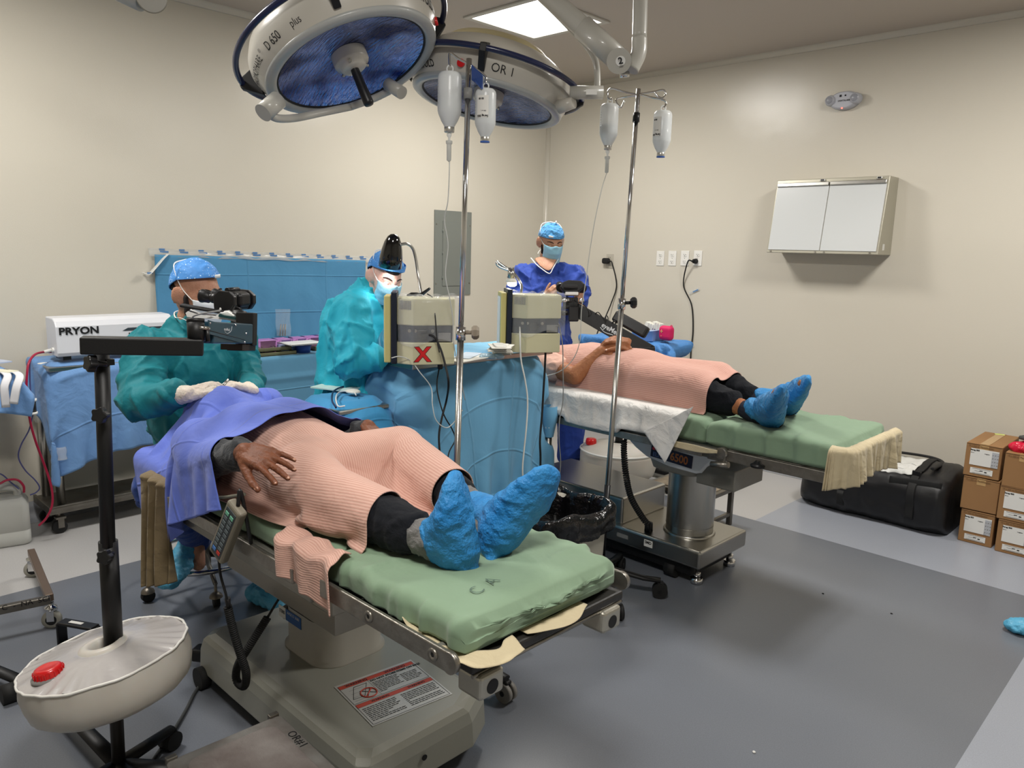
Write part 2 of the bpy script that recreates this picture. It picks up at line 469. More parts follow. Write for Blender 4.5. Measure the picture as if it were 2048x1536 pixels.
def floor_build(nt, b, tc):
    L = nt.links; N = nt.nodes
    sp = N.new('ShaderNodeSeparateXYZ'); L.new(tc.outputs['Object'], sp.inputs[0])
    def cmp(i, op, val):
        m = N.new('ShaderNodeMath'); m.operation = op; L.new(sp.outputs[i], m.inputs[0]); m.inputs[1].default_value = val; return m.outputs[0]
    def mth(op, a, c):
        m = N.new('ShaderNodeMath'); m.operation = op; L.new(a, m.inputs[0]); L.new(c, m.inputs[1]); return m.outputs[0]
    border = mth('MAXIMUM', mth('MAXIMUM', cmp(0, 'LESS_THAN', -3.88), cmp(1, 'GREATER_THAN', 4.29)), cmp(0, 'GREATER_THAN', -0.49))
    pale = mth('MULTIPLY', border, cmp(0, 'LESS_THAN', -2.033))
    n = N.new('ShaderNodeTexNoise'); n.inputs['Scale'].default_value = 1.6; n.inputs['Detail'].default_value = 2; L.new(tc.outputs['Object'], n.inputs['Vector'])
    n2 = N.new('ShaderNodeTexNoise'); n2.inputs['Scale'].default_value = 240; n2.inputs['Detail'].default_value = 2; L.new(tc.outputs['Object'], n2.inputs['Vector'])
    def mix(f, a, c2):
        m = N.new('ShaderNodeMix'); m.data_type = 'RGBA'
        if isinstance(f, float): m.inputs['Factor'].default_value = f
        else: L.new(f, m.inputs['Factor'])
        for s, val in ((6, a), (7, c2)):
            if isinstance(val, tuple): m.inputs[s].default_value = val
            else: L.new(val, m.inputs[s])
        return m.outputs[2]
    base = mix(n.outputs['Fac'], rgb(104, 109, 118), rgb(112, 115, 121))
    lite = mix(n.outputs['Fac'], rgb(150, 155, 166), rgb(156, 160, 169))
    pal = mix(n.outputs['Fac'], rgb(176, 175, 175), rgb(180, 178, 176))
    c = mix(pale, mix(border, base, lite), pal)
    mr = N.new('ShaderNodeMapRange'); mr.inputs['From Min'].default_value = 0.35; mr.inputs['From Max'].default_value = 0.65
    mr.inputs['To Min'].default_value = 0.93; mr.inputs['To Max'].default_value = 1.05
    L.new(n2.outputs['Fac'], mr.inputs['Value'])
    cb = N.new('ShaderNodeVectorMath'); cb.operation = 'SCALE'; L.new(c, cb.inputs[0]); L.new(mr.outputs[0], cb.inputs['Scale'])
    L.new(cb.outputs[0], b.inputs['Base Color'])
    r2 = N.new('ShaderNodeMapRange'); r2.inputs['To Min'].default_value = 0.27; r2.inputs['To Max'].default_value = 0.31
    L.new(n.outputs['Fac'], r2.inputs['Value']); L.new(r2.outputs[0], b.inputs['Roughness'])
    bn = N.new('ShaderNodeBump'); bn.inputs['Strength'].default_value = 0.15; bn.inputs['Distance'].default_value = 0.001
    L.new(n2.outputs['Fac'], bn.inputs['Height']); L.new(bn.outputs[0], b.inputs['Normal'])
M_floor = mat('vinyl_floor', rgb(90, 94, 100), rough=0.3, build=floor_build)
M_cove = mat('vinyl_cove', rgb(150, 152, 156), rough=0.35, bump=(200, 0.05))
M_steel = mat('brushed_steel', rgb(176, 174, 168), rough=0.28, metal=1, bump=(60, 0.04))
M_steel_d = mat('worn_steel', rgb(140, 136, 128), rough=0.4, metal=0.9, bump=(40, 0.15), vary=(9, 0.6, rgb(96, 86, 76)))
M_chrome = mat('chrome', rgb(215, 215, 215), rough=0.12, metal=1)
M_black = mat('black_plastic', rgb(20, 20, 22), rough=0.4)
M_blackm = mat('black_powder_coat', rgb(14, 14, 15), rough=0.5, metal=0.0, bump=(300, 0.05))
M_rubber = mat('black_rubber', rgb(22, 22, 22), rough=0.7)
M_white = mat('white_plastic', rgb(228, 228, 224), rough=0.35)
M_grey = mat('grey_plastic', rgb(130, 130, 128), rough=0.5)
M_ink = mat('black_ink', rgb(16, 16, 18), rough=0.6)
M_paper = mat('label_paper', rgb(222, 221, 216), rough=0.6)
M_red = mat('red_plastic', rgb(200, 24, 26), rough=0.3, coat=0.3)
M_tape = mat('clear_tape', rgb(225, 226, 222), rough=0.15, alpha=0.35)
M_tapeblue = mat('blue_tape_print', rgb(96, 140, 190), rough=0.4, alpha=0.8)

# ================================================================== room shell
X0, X1, Y0, Y1, H = -4.87, 2.4, -2.4, 5.43, 3.04
def struct(name, mb, m, parent=None, **kw): return mk(name, mb, m, parent, kind=None if parent else 'structure', **kw)
struct('floor', MB().box2((X0 - .1, Y0 - .1, -0.1), (X1 + .1, Y1 + .1, 0)), M_floor)
ceil = struct('ceiling', MB().box2((X0 - .1, Y0 - .1, H), (X1 + .1, Y1 + .1, H + 0.1)), M_ceil)
struct('wall_left', MB().box2((X0 - .1, Y0 - .1, 0), (X0, Y1 + .1, H)), M_wall)
struct('wall_right', MB().box2((X0, Y1, 0), (X1 + .1, Y1 + .1, H)), M_wall)
struct('wall_front', MB().box2((X1, Y0 - .1, 0), (X1 + .1, Y1, H)), M_wall)
struct('wall_back', MB().box2((X0, Y0 - .1, 0), (X1, Y0, H)), M_wall)
def cove(name, p0, p1, nrm, h=0.11, r=0.06):
    """coved vinyl skirting swept from p0 to p1, leaning out along nrm"""
    p0 = V(p0); p1 = V(p1); nrm = V(nrm); prof = [(0.004, h), (0.0045, h)] + [(0.0045 + r * (1 - math.cos(a)), 0.002 + r * (1 - math.sin(a))) for a in [PI / 2 * k / 8 for k in range(9)]]
    prof = [(0, h), (0.004, h)] + [(0.004 + r * (1 - math.cos(a)), r * (1 - math.sin(a)) + 0.001) for a in [PI / 2 * k / 8 for k in range(9)]] + [(0, 0.0005)]
    mb = MB(); mb.loft([[p + nrm * q[0] + V((0, 0, q[1])) for q in prof] for p in (p0, p1)], caps=True)
    return struct(name, mb, M_cove)
cove('baseboard_left', (X0, Y0, 0), (X0, Y1, 0), (1, 0, 0))
cove('baseboard_right', (X0, Y1, 0), (X1, Y1, 0), (0, -1, 0))
# shallow plaster coves where the walls meet and at the ceiling
def fillet(name, p0, p1, a, b, m, r=0.05):
    p0 = V(p0); p1 = V(p1); a = V(a); b = V(b); n = 8
    prof = [(0.0, 0.0)] + [(r * (1 - math.sin(t)), r * (1 - math.cos(t))) for t in [PI / 2 * k / n for k in range(n + 1)]]
    struct(name, MB().loft([[p + a * q[0] + b * q[1] for q in prof] for p in (p0, p1)], caps=True), m)
fillet('trim_1', (X0, Y1, 0.1), (X0, Y1, H), (1, 0, 0), (0, -1, 0), M_wall, 0.03)
fillet('trim_2', (X0, Y1, H), (X1, Y1, H), (0, -1, 0), (0, 0, -1), M_wall, 0.035)
fillet('trim_3', (X0, Y0, H), (X0, Y1, H), (1, 0, 0), (0, 0, -1), M_wall, 0.035)

# ceiling light panels (recessed 60 x 60 LED troffers)
M_led = mat('led_diffuser', rgb(255, 255, 255), rough=0.6, emit=((1, 0.985, 0.95, 1), 6.0))
M_alu = mat('white_enamel_frame', rgb(196, 192, 182), rough=0.4)
for i, (x, y) in enumerate(PANELS):
    lab = ['square recessed ceiling light panel glowing white above the second operating lamp', 'square ceiling light panel out of view over the boxes',
           'square ceiling light panel out of view over the sterilizer', 'square ceiling light panel out of view above the camera'][i]
    t = thing('ceiling_light', lab, 'ceiling light', (x, y, H), 'ceiling light panels')
    mb = MB(); s = 0.33; k = 0.29
    for sx, sy, dx, dy in ((0, (s + k) / 2, 2 * s, s - k), (0, -(s + k) / 2, 2 * s, s - k), ((s + k) / 2, 0, s - k, 2 * k), (-(s + k) / 2, 0, s - k, 2 * k)):
        mb.box((x + sx, y + sy, H - 0.006), (dx, dy, 0.012), bev=0.003)
    mk('frame', mb, M_alu, t)
    mk('diffuser', MB().box((x, y, H - 0.002), (2 * k, 2 * k, 0.004)), M_led, t)

# ================================================================== things on wall_right
yw = Y1
# X-ray film viewer: wedge-shaped steel case with two opal panes
t = thing('film_viewer', 'steel wall-mounted X-ray film viewer with two dark opal panes', 'light box', (-2.15, yw, 1.9))
M_case = mat('cream_enamel', rgb(176, 172, 156), rough=0.35, metal=0.3)
M_opal = mat('opal_acrylic', rgb(205, 208, 208), rough=0.25, spec=0.4)
xa, xb, za, zb = -2.545, -1.79, 1.63, 2.13; yt, yb_ = yw - 0.13, yw - 0.24
mb = MB(); pr = [(yw, zb), (yw, za), (yb_, za), (yt - .03, zb)]
mb.add([(xa, p[0], p[1]) for p in pr] + [(xb, p[0], p[1]) for p in pr], [(3, 2, 1, 0), (4, 5, 6, 7), (0, 1, 5, 4), (1, 2, 6, 5), (2, 3, 7, 6), (3, 0, 4, 7)])
mk('case', mb, M_case, t, bevel=0.004)
fd = (V((0, yt - .03, zb)) - V((0, yb_, za))).normalized(); fn = V((1, 0, 0)).cross(fd).normalized();
if fn.y > 0: fn = -fn
fo = V((0, yb_, za)); Lf = (V((0, yt - .03, zb)) - V((0, yb_, za))).length
for k, (a, b) in enumerate(((xa + .012, (xa + xb) / 2 - .003), ((xa + xb) / 2 + .003, xb - .012))):
    c = V(((a + b) / 2, 0, 0)) + fo + fd * (Lf * 0.47) + fn * 0.003
    mk('pane', MB().box(c, (b - a, 0.006, Lf * 0.86), Matrix((V((1, 0, 0)), fn, fd)).transposed()), M_opal, t)
    c = V(((a + b) / 2, 0, 0)) + fo + fd * (Lf * 0.925) + fn * 0.01
    mk('film_clip', MB().box(c, (b - a, 0.016, 0.026), Matrix((V((1, 0, 0)), fn, fd)).transposed(), bev=0.004), M_steel, t)
    c = V((b - 0.05, 0, 0)) + fo + fd * (Lf * 0.975) + fn * 0.006
    sw = mk('switch', MB().box(c, (0.034, 0.01, 0.014), Matrix((V((1, 0, 0)), fn, fd)).transposed(), bev=0.002), M_white, t)
    mk('rocker', MB().box(c + fn * 0.006, (0.022, 0.006, 0.009), Matrix((V((1, 0, 0)), fn, fd)).transposed(), bev=0.001), M_black, sw)
for x in (xa + .03, (xa + xb) / 2 - .03, (xa + xb) / 2 + .03, xb - .05):
    mk('screw', MB().cyl(V((x, 0, 0)) + fo + fd * .01 + fn * .001, V((x, 0, 0)) + fo + fd * .01 + fn * .005, 0.006, seg=10), M_steel_d, t)
mk('rating_label', MB().box((xb + .0008, yw - .15, za + .05), (0.002, 0.03, 0.04)), M_paper, t)
# emergency light
t = thing('emergency_light', 'grey oval twin-head emergency light high on the right wall', 'emergency light', (-2.185, yw, 2.65))
M_emg = mat('emergency_light_plastic', rgb(186, 188, 196), rough=0.4)
mb = MB(); ex = V((0.998, 0, -0.03));
rings = []
for k, (s, d) in enumerate(((1.0, 0.0), (1.0, 0.025), (0.93, 0.045), (0.8, 0.055))):
    rings.append([V((-2.185, yw - d, 2.648)) + V((1, 0, 0)) * 0.1 * s * math.copysign(abs(math.cos(a)) ** 0.85, math.cos(a)) + V((0, 0, 1)) * 0.06 * s * math.copysign(abs(math.sin(a)) ** 1.1, math.sin(a)) for a in [2 * PI * q / 32 for q in range(32)]])
mb.loft(rings); mk('housing', mb, M_emg, t)
for sx in (-0.083, 0.083):
    c = V((-2.185 + sx, yw - 0.05, 2.648 + 0.004))
    h = mk('lamp_head', MB().lathe([(0.0, 0.026), (0.02, 0.025), (0.03, 0.018), (0.036, 0.0), (0.036, -0.03)], c, (0, -1, 0), 24), M_emg, t)
    mk('lens', MB().lathe([(0.0, 0.029), (0.018, 0.028), (0.024, 0.024)], c, (0, -1, 0), 20), mat('lens_grey', rgb(150, 152, 160), rough=0.2), h)
mk('indicator', MB().cyl((-2.185, yw - .05, 2.598), (-2.185, yw - .054, 2.594), 0.005, seg=10), mat('red_indicator', rgb(255, 60, 50), emit=((1, .12, .08, 1), 3)), t)
lettering('lettering', 'LIGHTALARMS', 0.014, (-2.215, yw - .0562, 2.643), (1, 0, 0), (0, 0, 1), M_ink, t, bold=.03)
mk('approval_mark', MB().box((-2.2, yw - .056, 2.675), (0.014, .001, .014)).box((-2.168, yw - .056, 2.675), (0.01, .001, .01)), M_ink, t)
# four duplex outlets
xo = [-3.585, -3.464, -3.34, -3.225]
labs = ['white duplex wall outlet nearest the room corner, leftmost of four', 'white duplex wall outlet second from the left of four',
        'white duplex wall outlet directly left of the plugged one', 'white duplex wall outlet with a black plug in it, rightmost of four']
xo = [at(p, 518, y=yw).x for p in (1321, 1345, 1370, 1396)]
M_plate = mat('outlet_plate', rgb(232, 230, 224), rough=0.35)
def duplex(x, z, lab, grp='duplex wall outlets', m=M_plate):
    t = thing('wall_outlet', lab, 'outlet', (x, yw, z), grp)
    mk('plate', MB().box((x, yw - .003, z), (0.075, 0.006, 0.12), bev=0.0025), m, t)
    for dz in (-0.027, 0.027):
        r = mk('receptacle', MB().prism(rrect(.034, .03, .012), 0.003, place((x, yw - .006, z + dz), (1, 0, 0), (0, 0, 1), (0, -1, 0))), m, t)
        mb = MB().box((x - .007, yw - .0095, z + dz + .003), (.0025, .002, .009)).box((x + .007, yw - .0095, z + dz + .003), (.0025, .002, .007)).cyl((x, yw - .0085, z + dz - .008), (x, yw - .0102, z + dz - .008), .0028, seg=10)
        mk('slots', mb, M_ink, r)
    mk('screw', MB().cyl((x, yw - .006, z), (x, yw - .0075, z), .003, seg=10), M_steel, t)
    return t
for x, lab in zip(xo, labs): duplex(x, 1.563 + (x - xo[0]) * 0.03, lab)
p = at(1220, 522, y=yw)
duplex(p.x, p.z, 'small beige wall outlet with a fat black plug behind the second IV pole', 'wall outlet behind the pole', mat('beige_plate', rgb(190, 184, 170), rough=.4))
# plugs with their cords
def cord(name, lab, pts, r, m=M_rubber, n=10, plug=None, cat='cord', seg=8):
    pts = [V(p) for p in pts]
    if plug is None:
        return props(mk(name, MB().tube(cr(pts, n), r, seg), m), lab, cat)
    t = thing(name, lab, cat, pts[0]); mk('cable', MB().tube(cr(pts, n), r, seg), m, t)
    mk('plug', plug, m, t); return t
pa = V((xo[3] - .012, yw - .012, 1.55));
cord('power_cable', 'black power cord taped down the right wall from the last outlet', [pa + V((-.01, -.035, 0)), pa + V((-.045, -.045, -.01)), at(1367, 570, y=yw - .012), at(1383, 610, y=yw - .008), at(1386, 660, y=yw - .008), at(1382, 700, y=yw - .008), at(1380, 745, y=yw - .01), at(1378, 800, y=yw - .02), at(1375, 900, y=yw - .05)], 0.0055,
     plug=MB().cyl(pa + V((0, .003, 0)), pa + V((0, -.03, 0)), .021, .017, 20).cyl(pa + V((0, -.03, 0)), pa + V((-.012, -.04, 0)), .012, .008, 14))
pb = p + V((-.025, -.012, -.0))
cord('power_cable', 'black power cord with a fat black plug behind the second IV pole', [pb + V((.05, -.03, 0)), pb + V((.085, -.035, -.02)), at(1233, 570, y=yw - .02), at(1223, 605, y=yw - .03), at(1208, 640, y=yw - .1), at(1195, 665, y=yw - .3), at(1180, 720, y=yw - .5)], 0.0055,
     plug=MB().box(pb + V((0.005, -.02, 0)), (.07, .045, .05), bev=.016, seg=3).cyl(pb + V((.03, -.022, 0)), pb + V((.055, -.03, -.004)), .014, .009, 12))
for nm, (px, py), (w_, h_) in (('tape_strip', (1389, 582), (.1, .022)), ('tape_strip', (1379, 691), (.09, .016))):
    c = at(px, py, y=yw - .004); lab = 'strip of clear blue-printed tape holding the cord, ' + ('upper one' if py < 600 else 'lower one')
    t = thing(nm, lab, 'tape', c, 'tape on the wall cord'); a = 0.45 if py < 600 else -0.05
    R = Matrix.Rotation(-a, 3, 'Y')
    mk('film', MB().box(c + V((0, -.004, 0)), (w_, .0015, h_), R), M_tape, t)
    mk('print', MB().box(c + V((0.012, -.0052, .002)), (w_ * .5, .001, h_ * .45), R), M_tapeblue, t)

# ================================================================== things on wall_left
xw = X0
t = thing('breaker_panel', 'grey flush electrical breaker panel with a closed door', 'electrical panel', (xw, 4.285, 1.56))
M_bp = mat('panel_grey', rgb(122, 126, 120), rough=0.42)
mk('cover', MB().box((xw + .005, 4.285, 1.558), (.01, .405, .69), bev=.002), M_bp, t)
d = mk('door', MB().box((xw + .0125, 4.285, 1.555), (.006, .235, .53), bev=.0015), M_bp, t)
mk('latch', MB().box((xw + .017, 4.368, 1.55), (.005, .014, .055), bev=.002), M_black, d)
for z in (1.74, 1.56, 1.36): mk('hinge', MB().cyl((xw + .014, 4.166, z - .012), (xw + .014, 4.166, z + .012), .004, seg=8), M_bp, d)
for dy in (-.185, .185):
    for z in (1.79, 1.31): mk('screw', MB().cyl((xw + .01, 4.285 + dy, z), (xw + .0125, 4.285 + dy, z), .006, seg=10), M_steel_d, t)
# wall drape taped above the instrument table
M_drape = fabric('blue_drape', rgb(84, 146, 186), crease=(0.60, 0.26), wrinkle=(3, .5))
def wd(u, v):
    yy = 1.86 + u * (3.40 - 1.86) + (1 - v) * (-0.012) * (1 - u); zt = 1.515 - .022 * u - .012 * math.sin(u * 9) * (1 - v)
    zz = 0.62 + v * (zt - 0.62)
    wv = 0.012 * math.sin(u * 23 + 3 * (1 - v)) * (1 - v) ** 0.6 + 0.006 * math.sin(u * 61 + v * 5) * (1 - v) ** .5 + 0.006 * math.sin(v * 14 + u * 7)
    return (xw + 0.018 + wv * 0.6 + .006 * (1 - v), yy, zz)
nU, nV = 110, 50
mb = MB().grid(lambda u, v: wd(u, v), nU, nV)
uv = [(i / nU * 1.54, j / nV * .9) for j in range(nV + 1) for i in range(nU + 1)]
props(mk('wall_drape', mb, M_drape, uvs=uv, solid=.0015), 'large blue surgical drape taped flat to the left wall behind the surgeons', 'drape')
labs2 = ['long strip of clear blue-printed tape along the top of the wall drape', 'folded tape end sticking out left of the wall drape']
t = thing('tape_strip', labs2[0], 'tape', (xw, 2.8, 1.52))
mk('film', MB().grid(lambda u, v: (xw + .003 + .018 * (1 - v) + .002 * math.sin(u * 70), 1.83 + u * 1.62, 1.553 - .03 * u - .05 * (1 - v) + .003 * math.sin(u * 40)), 120, 2), M_tape, t, solid=.0005)
for k in range(13):
    yy = 1.91 + k * .122; zz = 1.552 - .03 * (k / 13)
    mk('print', MB().box((xw + .009, yy, zz - .006), (.001, .034, .012)).box((xw + .012, yy + .012, zz - .02), (.001, .052, .011)), M_tapeblue, t)
t = thing('tape_strip', labs2[1], 'tape', (xw, 1.82, 1.45))
P = [at(335, 508, x=xw + .02), at(325, 518, x=xw + .03), at(308, 538, x=xw + .03), at(297, 548, x=xw + .03), at(285, 545, x=xw + .03)]
mk('film', MB().tube(cr(P, 5), [(.016, .002)] * 21, 8), M_white, t)
mk('print', MB().box(at(300, 546, x=xw + .034), (.012, .03, .01)), M_tapeblue, t)
# ================================================================== operating tables
M_sheet = fabric('green_mattress_cover', rgb(126, 150, 124), wrinkle=(5, .3), weave=(1400, .1), dark=.9, rough=.7)
M_beige = fabric('beige_sheet', rgb(196, 182, 150), wrinkle=(16, .3), dark=.9)
M_taupe = fabric('taupe_cloth', rgb(128, 112, 84), wrinkle=(14, .5), dark=.85)
M_base = mat('grey_green_enamel', rgb(150, 150, 140), rough=0.36, bump=(300, .04), coat=.2)
M_ped = mat('pedestal_enamel', rgb(162, 159, 150), rough=0.4, bump=(300, .04))
M_bellow = mat('black_bellows', rgb(10, 10, 11), rough=.55)
M_rail = mat('side_rail_steel', rgb(150, 146, 138), rough=.36, metal=.85, bump=(80, .1), vary=(30, .5, rgb(110, 104, 96)))
M_frame = mat('table_frame_grey', rgb(134, 132, 124), rough=.4, metal=.6, bump=(60, .06))

def mattress(name, x0, x1, y0, y1, z0, z1, m, parent, seed=0, sag=0.006, wr=0.006, sink=(), label=None, ends=True, seam=None):
    """soft cushion in a loose cover: rounded slab with drape folds down its sides"""
    nx = int((x1 - x0) / .0085); prof = []
    W_ = (y1 - y0) / 2; r = min(.03, (z1 - z0) * .42); zc = (y0 + y1) / 2
    ring = []
    def side(y, z, ny, nz): ring.append((y, z, ny, nz))
    nb = 10; ns = 10; nt = 40
    for k in range(nb): side(-W_ + r + (2 * W_ - 2 * r) * 0, z0, 0, -1) if k == 0 else None
    ring.clear()
    for k in range(nt + 1): side(-(W_ - r) + 2 * (W_ - r) * k / nt, z1, 0, 1)
    for k in range(1, 7): a = PI / 2 * k / 7; side(W_ - r + r * math.sin(a), z1 - r + r * math.cos(a), math.sin(a), math.cos(a))
    for k in range(ns + 1): side(W_, z1 - r - (z1 - z0 - 1.6 * r) * k / ns, 1, 0)
    side(W_ - .6 * r, z0, 0, -1); side(-(W_ - .6 * r), z0, 0, -1)
    for k in range(ns, -1, -1): side(-W_, z1 - r - (z1 - z0 - 1.6 * r) * k / ns, -1, 0)
    for k in range(6, 0, -1): a = PI / 2 * k / 7; side(-(W_ - r + r * math.sin(a)), z1 - r + r * math.cos(a), -math.sin(a), math.cos(a))
    n = len(ring); ring = np.array(ring); xs = np.linspace(x0, x1, nx + 1); P = []; Nn = []
    for i, x in enumerate(xs):
        e0 = min((x - x0) / .05, 1); e1 = min((x1 - x) / .05, 1); e = min(e0, e1); sh = (1 - math.sqrt(max(0, 1 - (1 - e) ** 2))) * .028
        for (y, z, ny, nz) in ring:
            yy = zc + y * (1 - sh / W_ * .5); zz = z - (sh * (1 if nz > 0 else (-.2 if nz < 0 else (z - z0) / (z1 - z0))) if ends else 0)
            P.append((x, yy, zz)); Nn.append((0, ny, nz))
    P = np.array(P); Nn = np.array(Nn, float)
    top = np.clip(Nn[:, 2], 0, 1); sd = np.abs(Nn[:, 1])
    rg = ridged(P, 7, seed, (1.6, .5, .6)); rg2 = ridged(P, 15, seed + 3, (1.3, .5, .25)); nz_ = vnoise(P, 3.5, seed + 5)
    edge = np.exp(-((np.abs(P[:, 1] - zc) - W_) / .09) ** 2)
    d = top * (wr * .7 * np.clip(rg, 0, 1) ** 2 * (0.35 + edge) + .004 * nz_) + sd * (wr * 1.1 * np.clip(rg2, -.3, 1))
    P = P + Nn * d[:, None]
    for (cx, cy, cr_, dep) in sink:
        P[:, 2] -= top * dep * np.exp(-(((P[:, 0] - cx) / cr_[0]) ** 2 + ((P[:, 1] - cy) / cr_[1]) ** 2))
    mb = MB(); rings = [[tuple(p) for p in P[i * n:(i + 1) * n]] for i in range(nx + 1)]
    for end, sg in ((rings[-1], 1), (rings[0], -1)):      # creased end faces
        E0 = np.array(end); c_ = E0.mean(0)
        for k in range(1, 9):
            Q = E0 + (c_ - E0) * (k / 9); Q[:, 0] += sg * ((.010 * math.sin(k / 9 * PI / 2)) + wr * 1.1 * np.clip(ridged(Q, 15, seed + 9, (0, 2.0, .10)), 0, 1) ** 1.5)
            rings.append([tuple(q) for q in Q]) if sg > 0 else rings.insert(0, [tuple(q) for q in Q])
    mb.loft(rings, caps=True)
    return mk(name, mb, m, parent, label=label)

def bolt(p, ax, r=.014, m=None, parent=None):
    p = V(p); ax = V(ax).normalized()
    b = mk('bolt', MB().lathe([(r * .35, -.001), (r * .4, .002), (r * .95, .0025), (r, .001), (r, -.003)], p, ax, 18), m or M_steel, parent)
    mk('socket', MB().cyl(p, p + ax * .0012, r * .34, seg=6), M_ink, b); return b

# ---------------------------------------------- table 1 (front)
T1 = thing('operating_table', 'front operating table with a grey enamel base and green mattress', 'operating table', (-2.1, 1.3, 0))
yn, yf = 1.02, 1.55
mattress('mattress', -2.72, -1.66, yn + .01, yf, .725, .795, M_sheet, T1, 3, wr=.006)
mattress('mattress', -1.655, -1.11, yn, yf + .01, .735, .815, M_sheet, T1, 8, wr=.012, sink=((-1.37, 1.33, (.09, .1), .02),))
mattress('head_cushion', -3.02, -2.74, 1.14, 1.43, .75, .81, M_sheet, T1, 12)
# section boards
mk('leg_board', MB().box2((-1.66, yn + .005, .705), (-1.085, yf + .015, .73), bev=.006), mat('black_board', rgb(36, 34, 32), rough=.45, bump=(50, .1)), T1)
mk('seat_board', MB().box2((-2.7, yn + .02, .70), (-1.68, yf - .01, .722), bev=.004), M_frame, T1)
mk('back_frame', MB().box2((-2.69, yn - .0, .645), (-1.72, yn + .03, .725), bev=.003).box2((-2.69, yf - .03, .645), (-1.72, yf, .725), bev=.003), M_frame, T1)
# side rails (near one shows the bolts)
for y, near in ((yn - .03, True), (yf + .045, False)):
    r = mk('side_rail', MB().box2((-1.69, y - .006, .715), (-1.115, y + .006, .763), bev=.003).cyl((-1.115, y - .0066, .739), (-1.115, y + .0066, .739), .0245, seg=20), M_rail, T1)
    r2 = mk('side_rail', MB().box2((-2.6, y - .006, .70), (-1.75, y + .006, .742), bev=.003), M_rail, T1)
    if near:
        for x in (-1.66, -1.40, -1.165): bolt((x, y - .007, .739), (0, -1, 0), .015, M_rail, r)
        for x in (-2.45, -2.12, -1.82): bolt((x, y - .007, .721), (0, -1, 0), .013, M_rail, r2)
    for x in (-1.62, -1.18, -2.4, -2.1): mk('rail_spacer', MB().cyl((x, y, .735 if x > -1.7 else .72), (x, (yn + .03) if near else (yf - .02), .735 if x > -1.7 else .72), .012, seg=12), M_frame, T1)
mk('trim_edge', MB().tube([(-1.66, yn + .004, .733), (-1.09, yn + .004, .733)], .003, 6).tube([(-1.09, yn + .01, .7), (-1.09, yf + .01, .7)], .005, 6), M_rail, T1)
for k, x in enumerate((-1.62, -1.5, -1.38, -1.24)): mk('screw', MB().ell((x, yn + .018, .732), (.006, .006, .003), seg=10, rings=6), M_chrome, T1)
for y in (yn + .055, yf - .045):
    b = mk('end_block', MB().box((-1.11, y, .672), (.075, .075, .06), bev=.01, seg=3), mat('cast_aluminium', rgb(176, 172, 160), rough=.35, metal=.8, bump=(60, .1)), T1)
    mk('socket_hole', MB().cyl((-1.08, y, .668), (-1.0716, y, .668), .017, seg=20), M_ink, b)
# telescoping beam under the near side
M_beam = mat('beam_steel', rgb(150, 144, 132), rough=.33, metal=.85, bump=(50, .06))
mk('beam', MB().box2((-2.40, yn + .03, .615), (-1.66, yn + .15, .71), bev=.006), M_beam, T1)
mk('beam_sleeve', MB().box2((-2.32, yn + .05, .545), (-1.68, yn + .17, .635), bev=.003), M_beam, T1)
bolt((-1.679, yn + .14, .60), (1, 0, 0), .008, M_steel, T1)
mk('cross_frame', MB().box2((-2.4, yn + .12, .61), (-1.85, yf - .06, .69), bev=.01), M_frame, T1)
# pedestal
def rrect3(cx, cy, w_, d_, r, z): return [(cx + a, cy + b, z) for a, b in rrect(w_, d_, r, 8)]
pc = (-2.2, 1.40)
mk('pedestal', MB().loft([rrect3(*pc, .30 + e, .27 + e, .09, z) for e, z in ((.02, .195), (.02, .205), (0, .212), (0, .345), (-.004, .36), (-.02, .366))]), M_ped, T1)
mk('bellows', MB().loft([rrect3(*pc, .27 - (i % 2) * .02, .24 - (i % 2) * .02, .08, .36 + i * .014) for i in range(15)]), M_bellow, T1)
mk('collar', MB().loft([rrect3(*pc, .302, .272, .09, z) for z in (.352, .372)]), M_black, T1)
mk('column', MB().box((pc[0], pc[1], .52), (.2, .17, .22), bev=.01), M_bellow, T1)
for a in (-.1, .03, .12): mk('screw', MB().ell((pc[0] + a, pc[1] - .137, .362), (.006, .003, .006), seg=10, rings=6), M_steel, T1)
mk('model_plate', MB().grid(lambda u, v: (pc[0] - .151 + .045 * (1 - math.cos(u * 1.2)) * .9, pc[1] - .045 - .085 * u, .285 + .05 * v), 8, 1, False), M_paper, T1, solid=.001)
Pb = [(pc[0] - .15 + .02 + .06 * u * 1.3, pc[1] - .137, 0) for u in (0, 1)]
mb_ = MB().box((pc[0] - .045, pc[1] - .1365, .318), (.10, .0015, .042))
bl = mk('badge', mb_, mat('badge_blue', rgb(28, 84, 150), rough=.4), T1)
lettering('lettering', 'AMSCO 3080', .014, (pc[0] - .085, pc[1] - .138, .328), (1, 0, 0), (0, 0, 1), M_paper, bl)
bw = mk('badge', MB().box((pc[0] - .12, pc[1] - .1365, .318), (.045, .0015, .042)), M_paper, T1)
lettering('lettering', 'STERIS', .017, (pc[0] - .138, pc[1] - .138, .32), (1, 0, 0), (0, 0, 1), M_ink, bw, bold=.02, sx=.75)
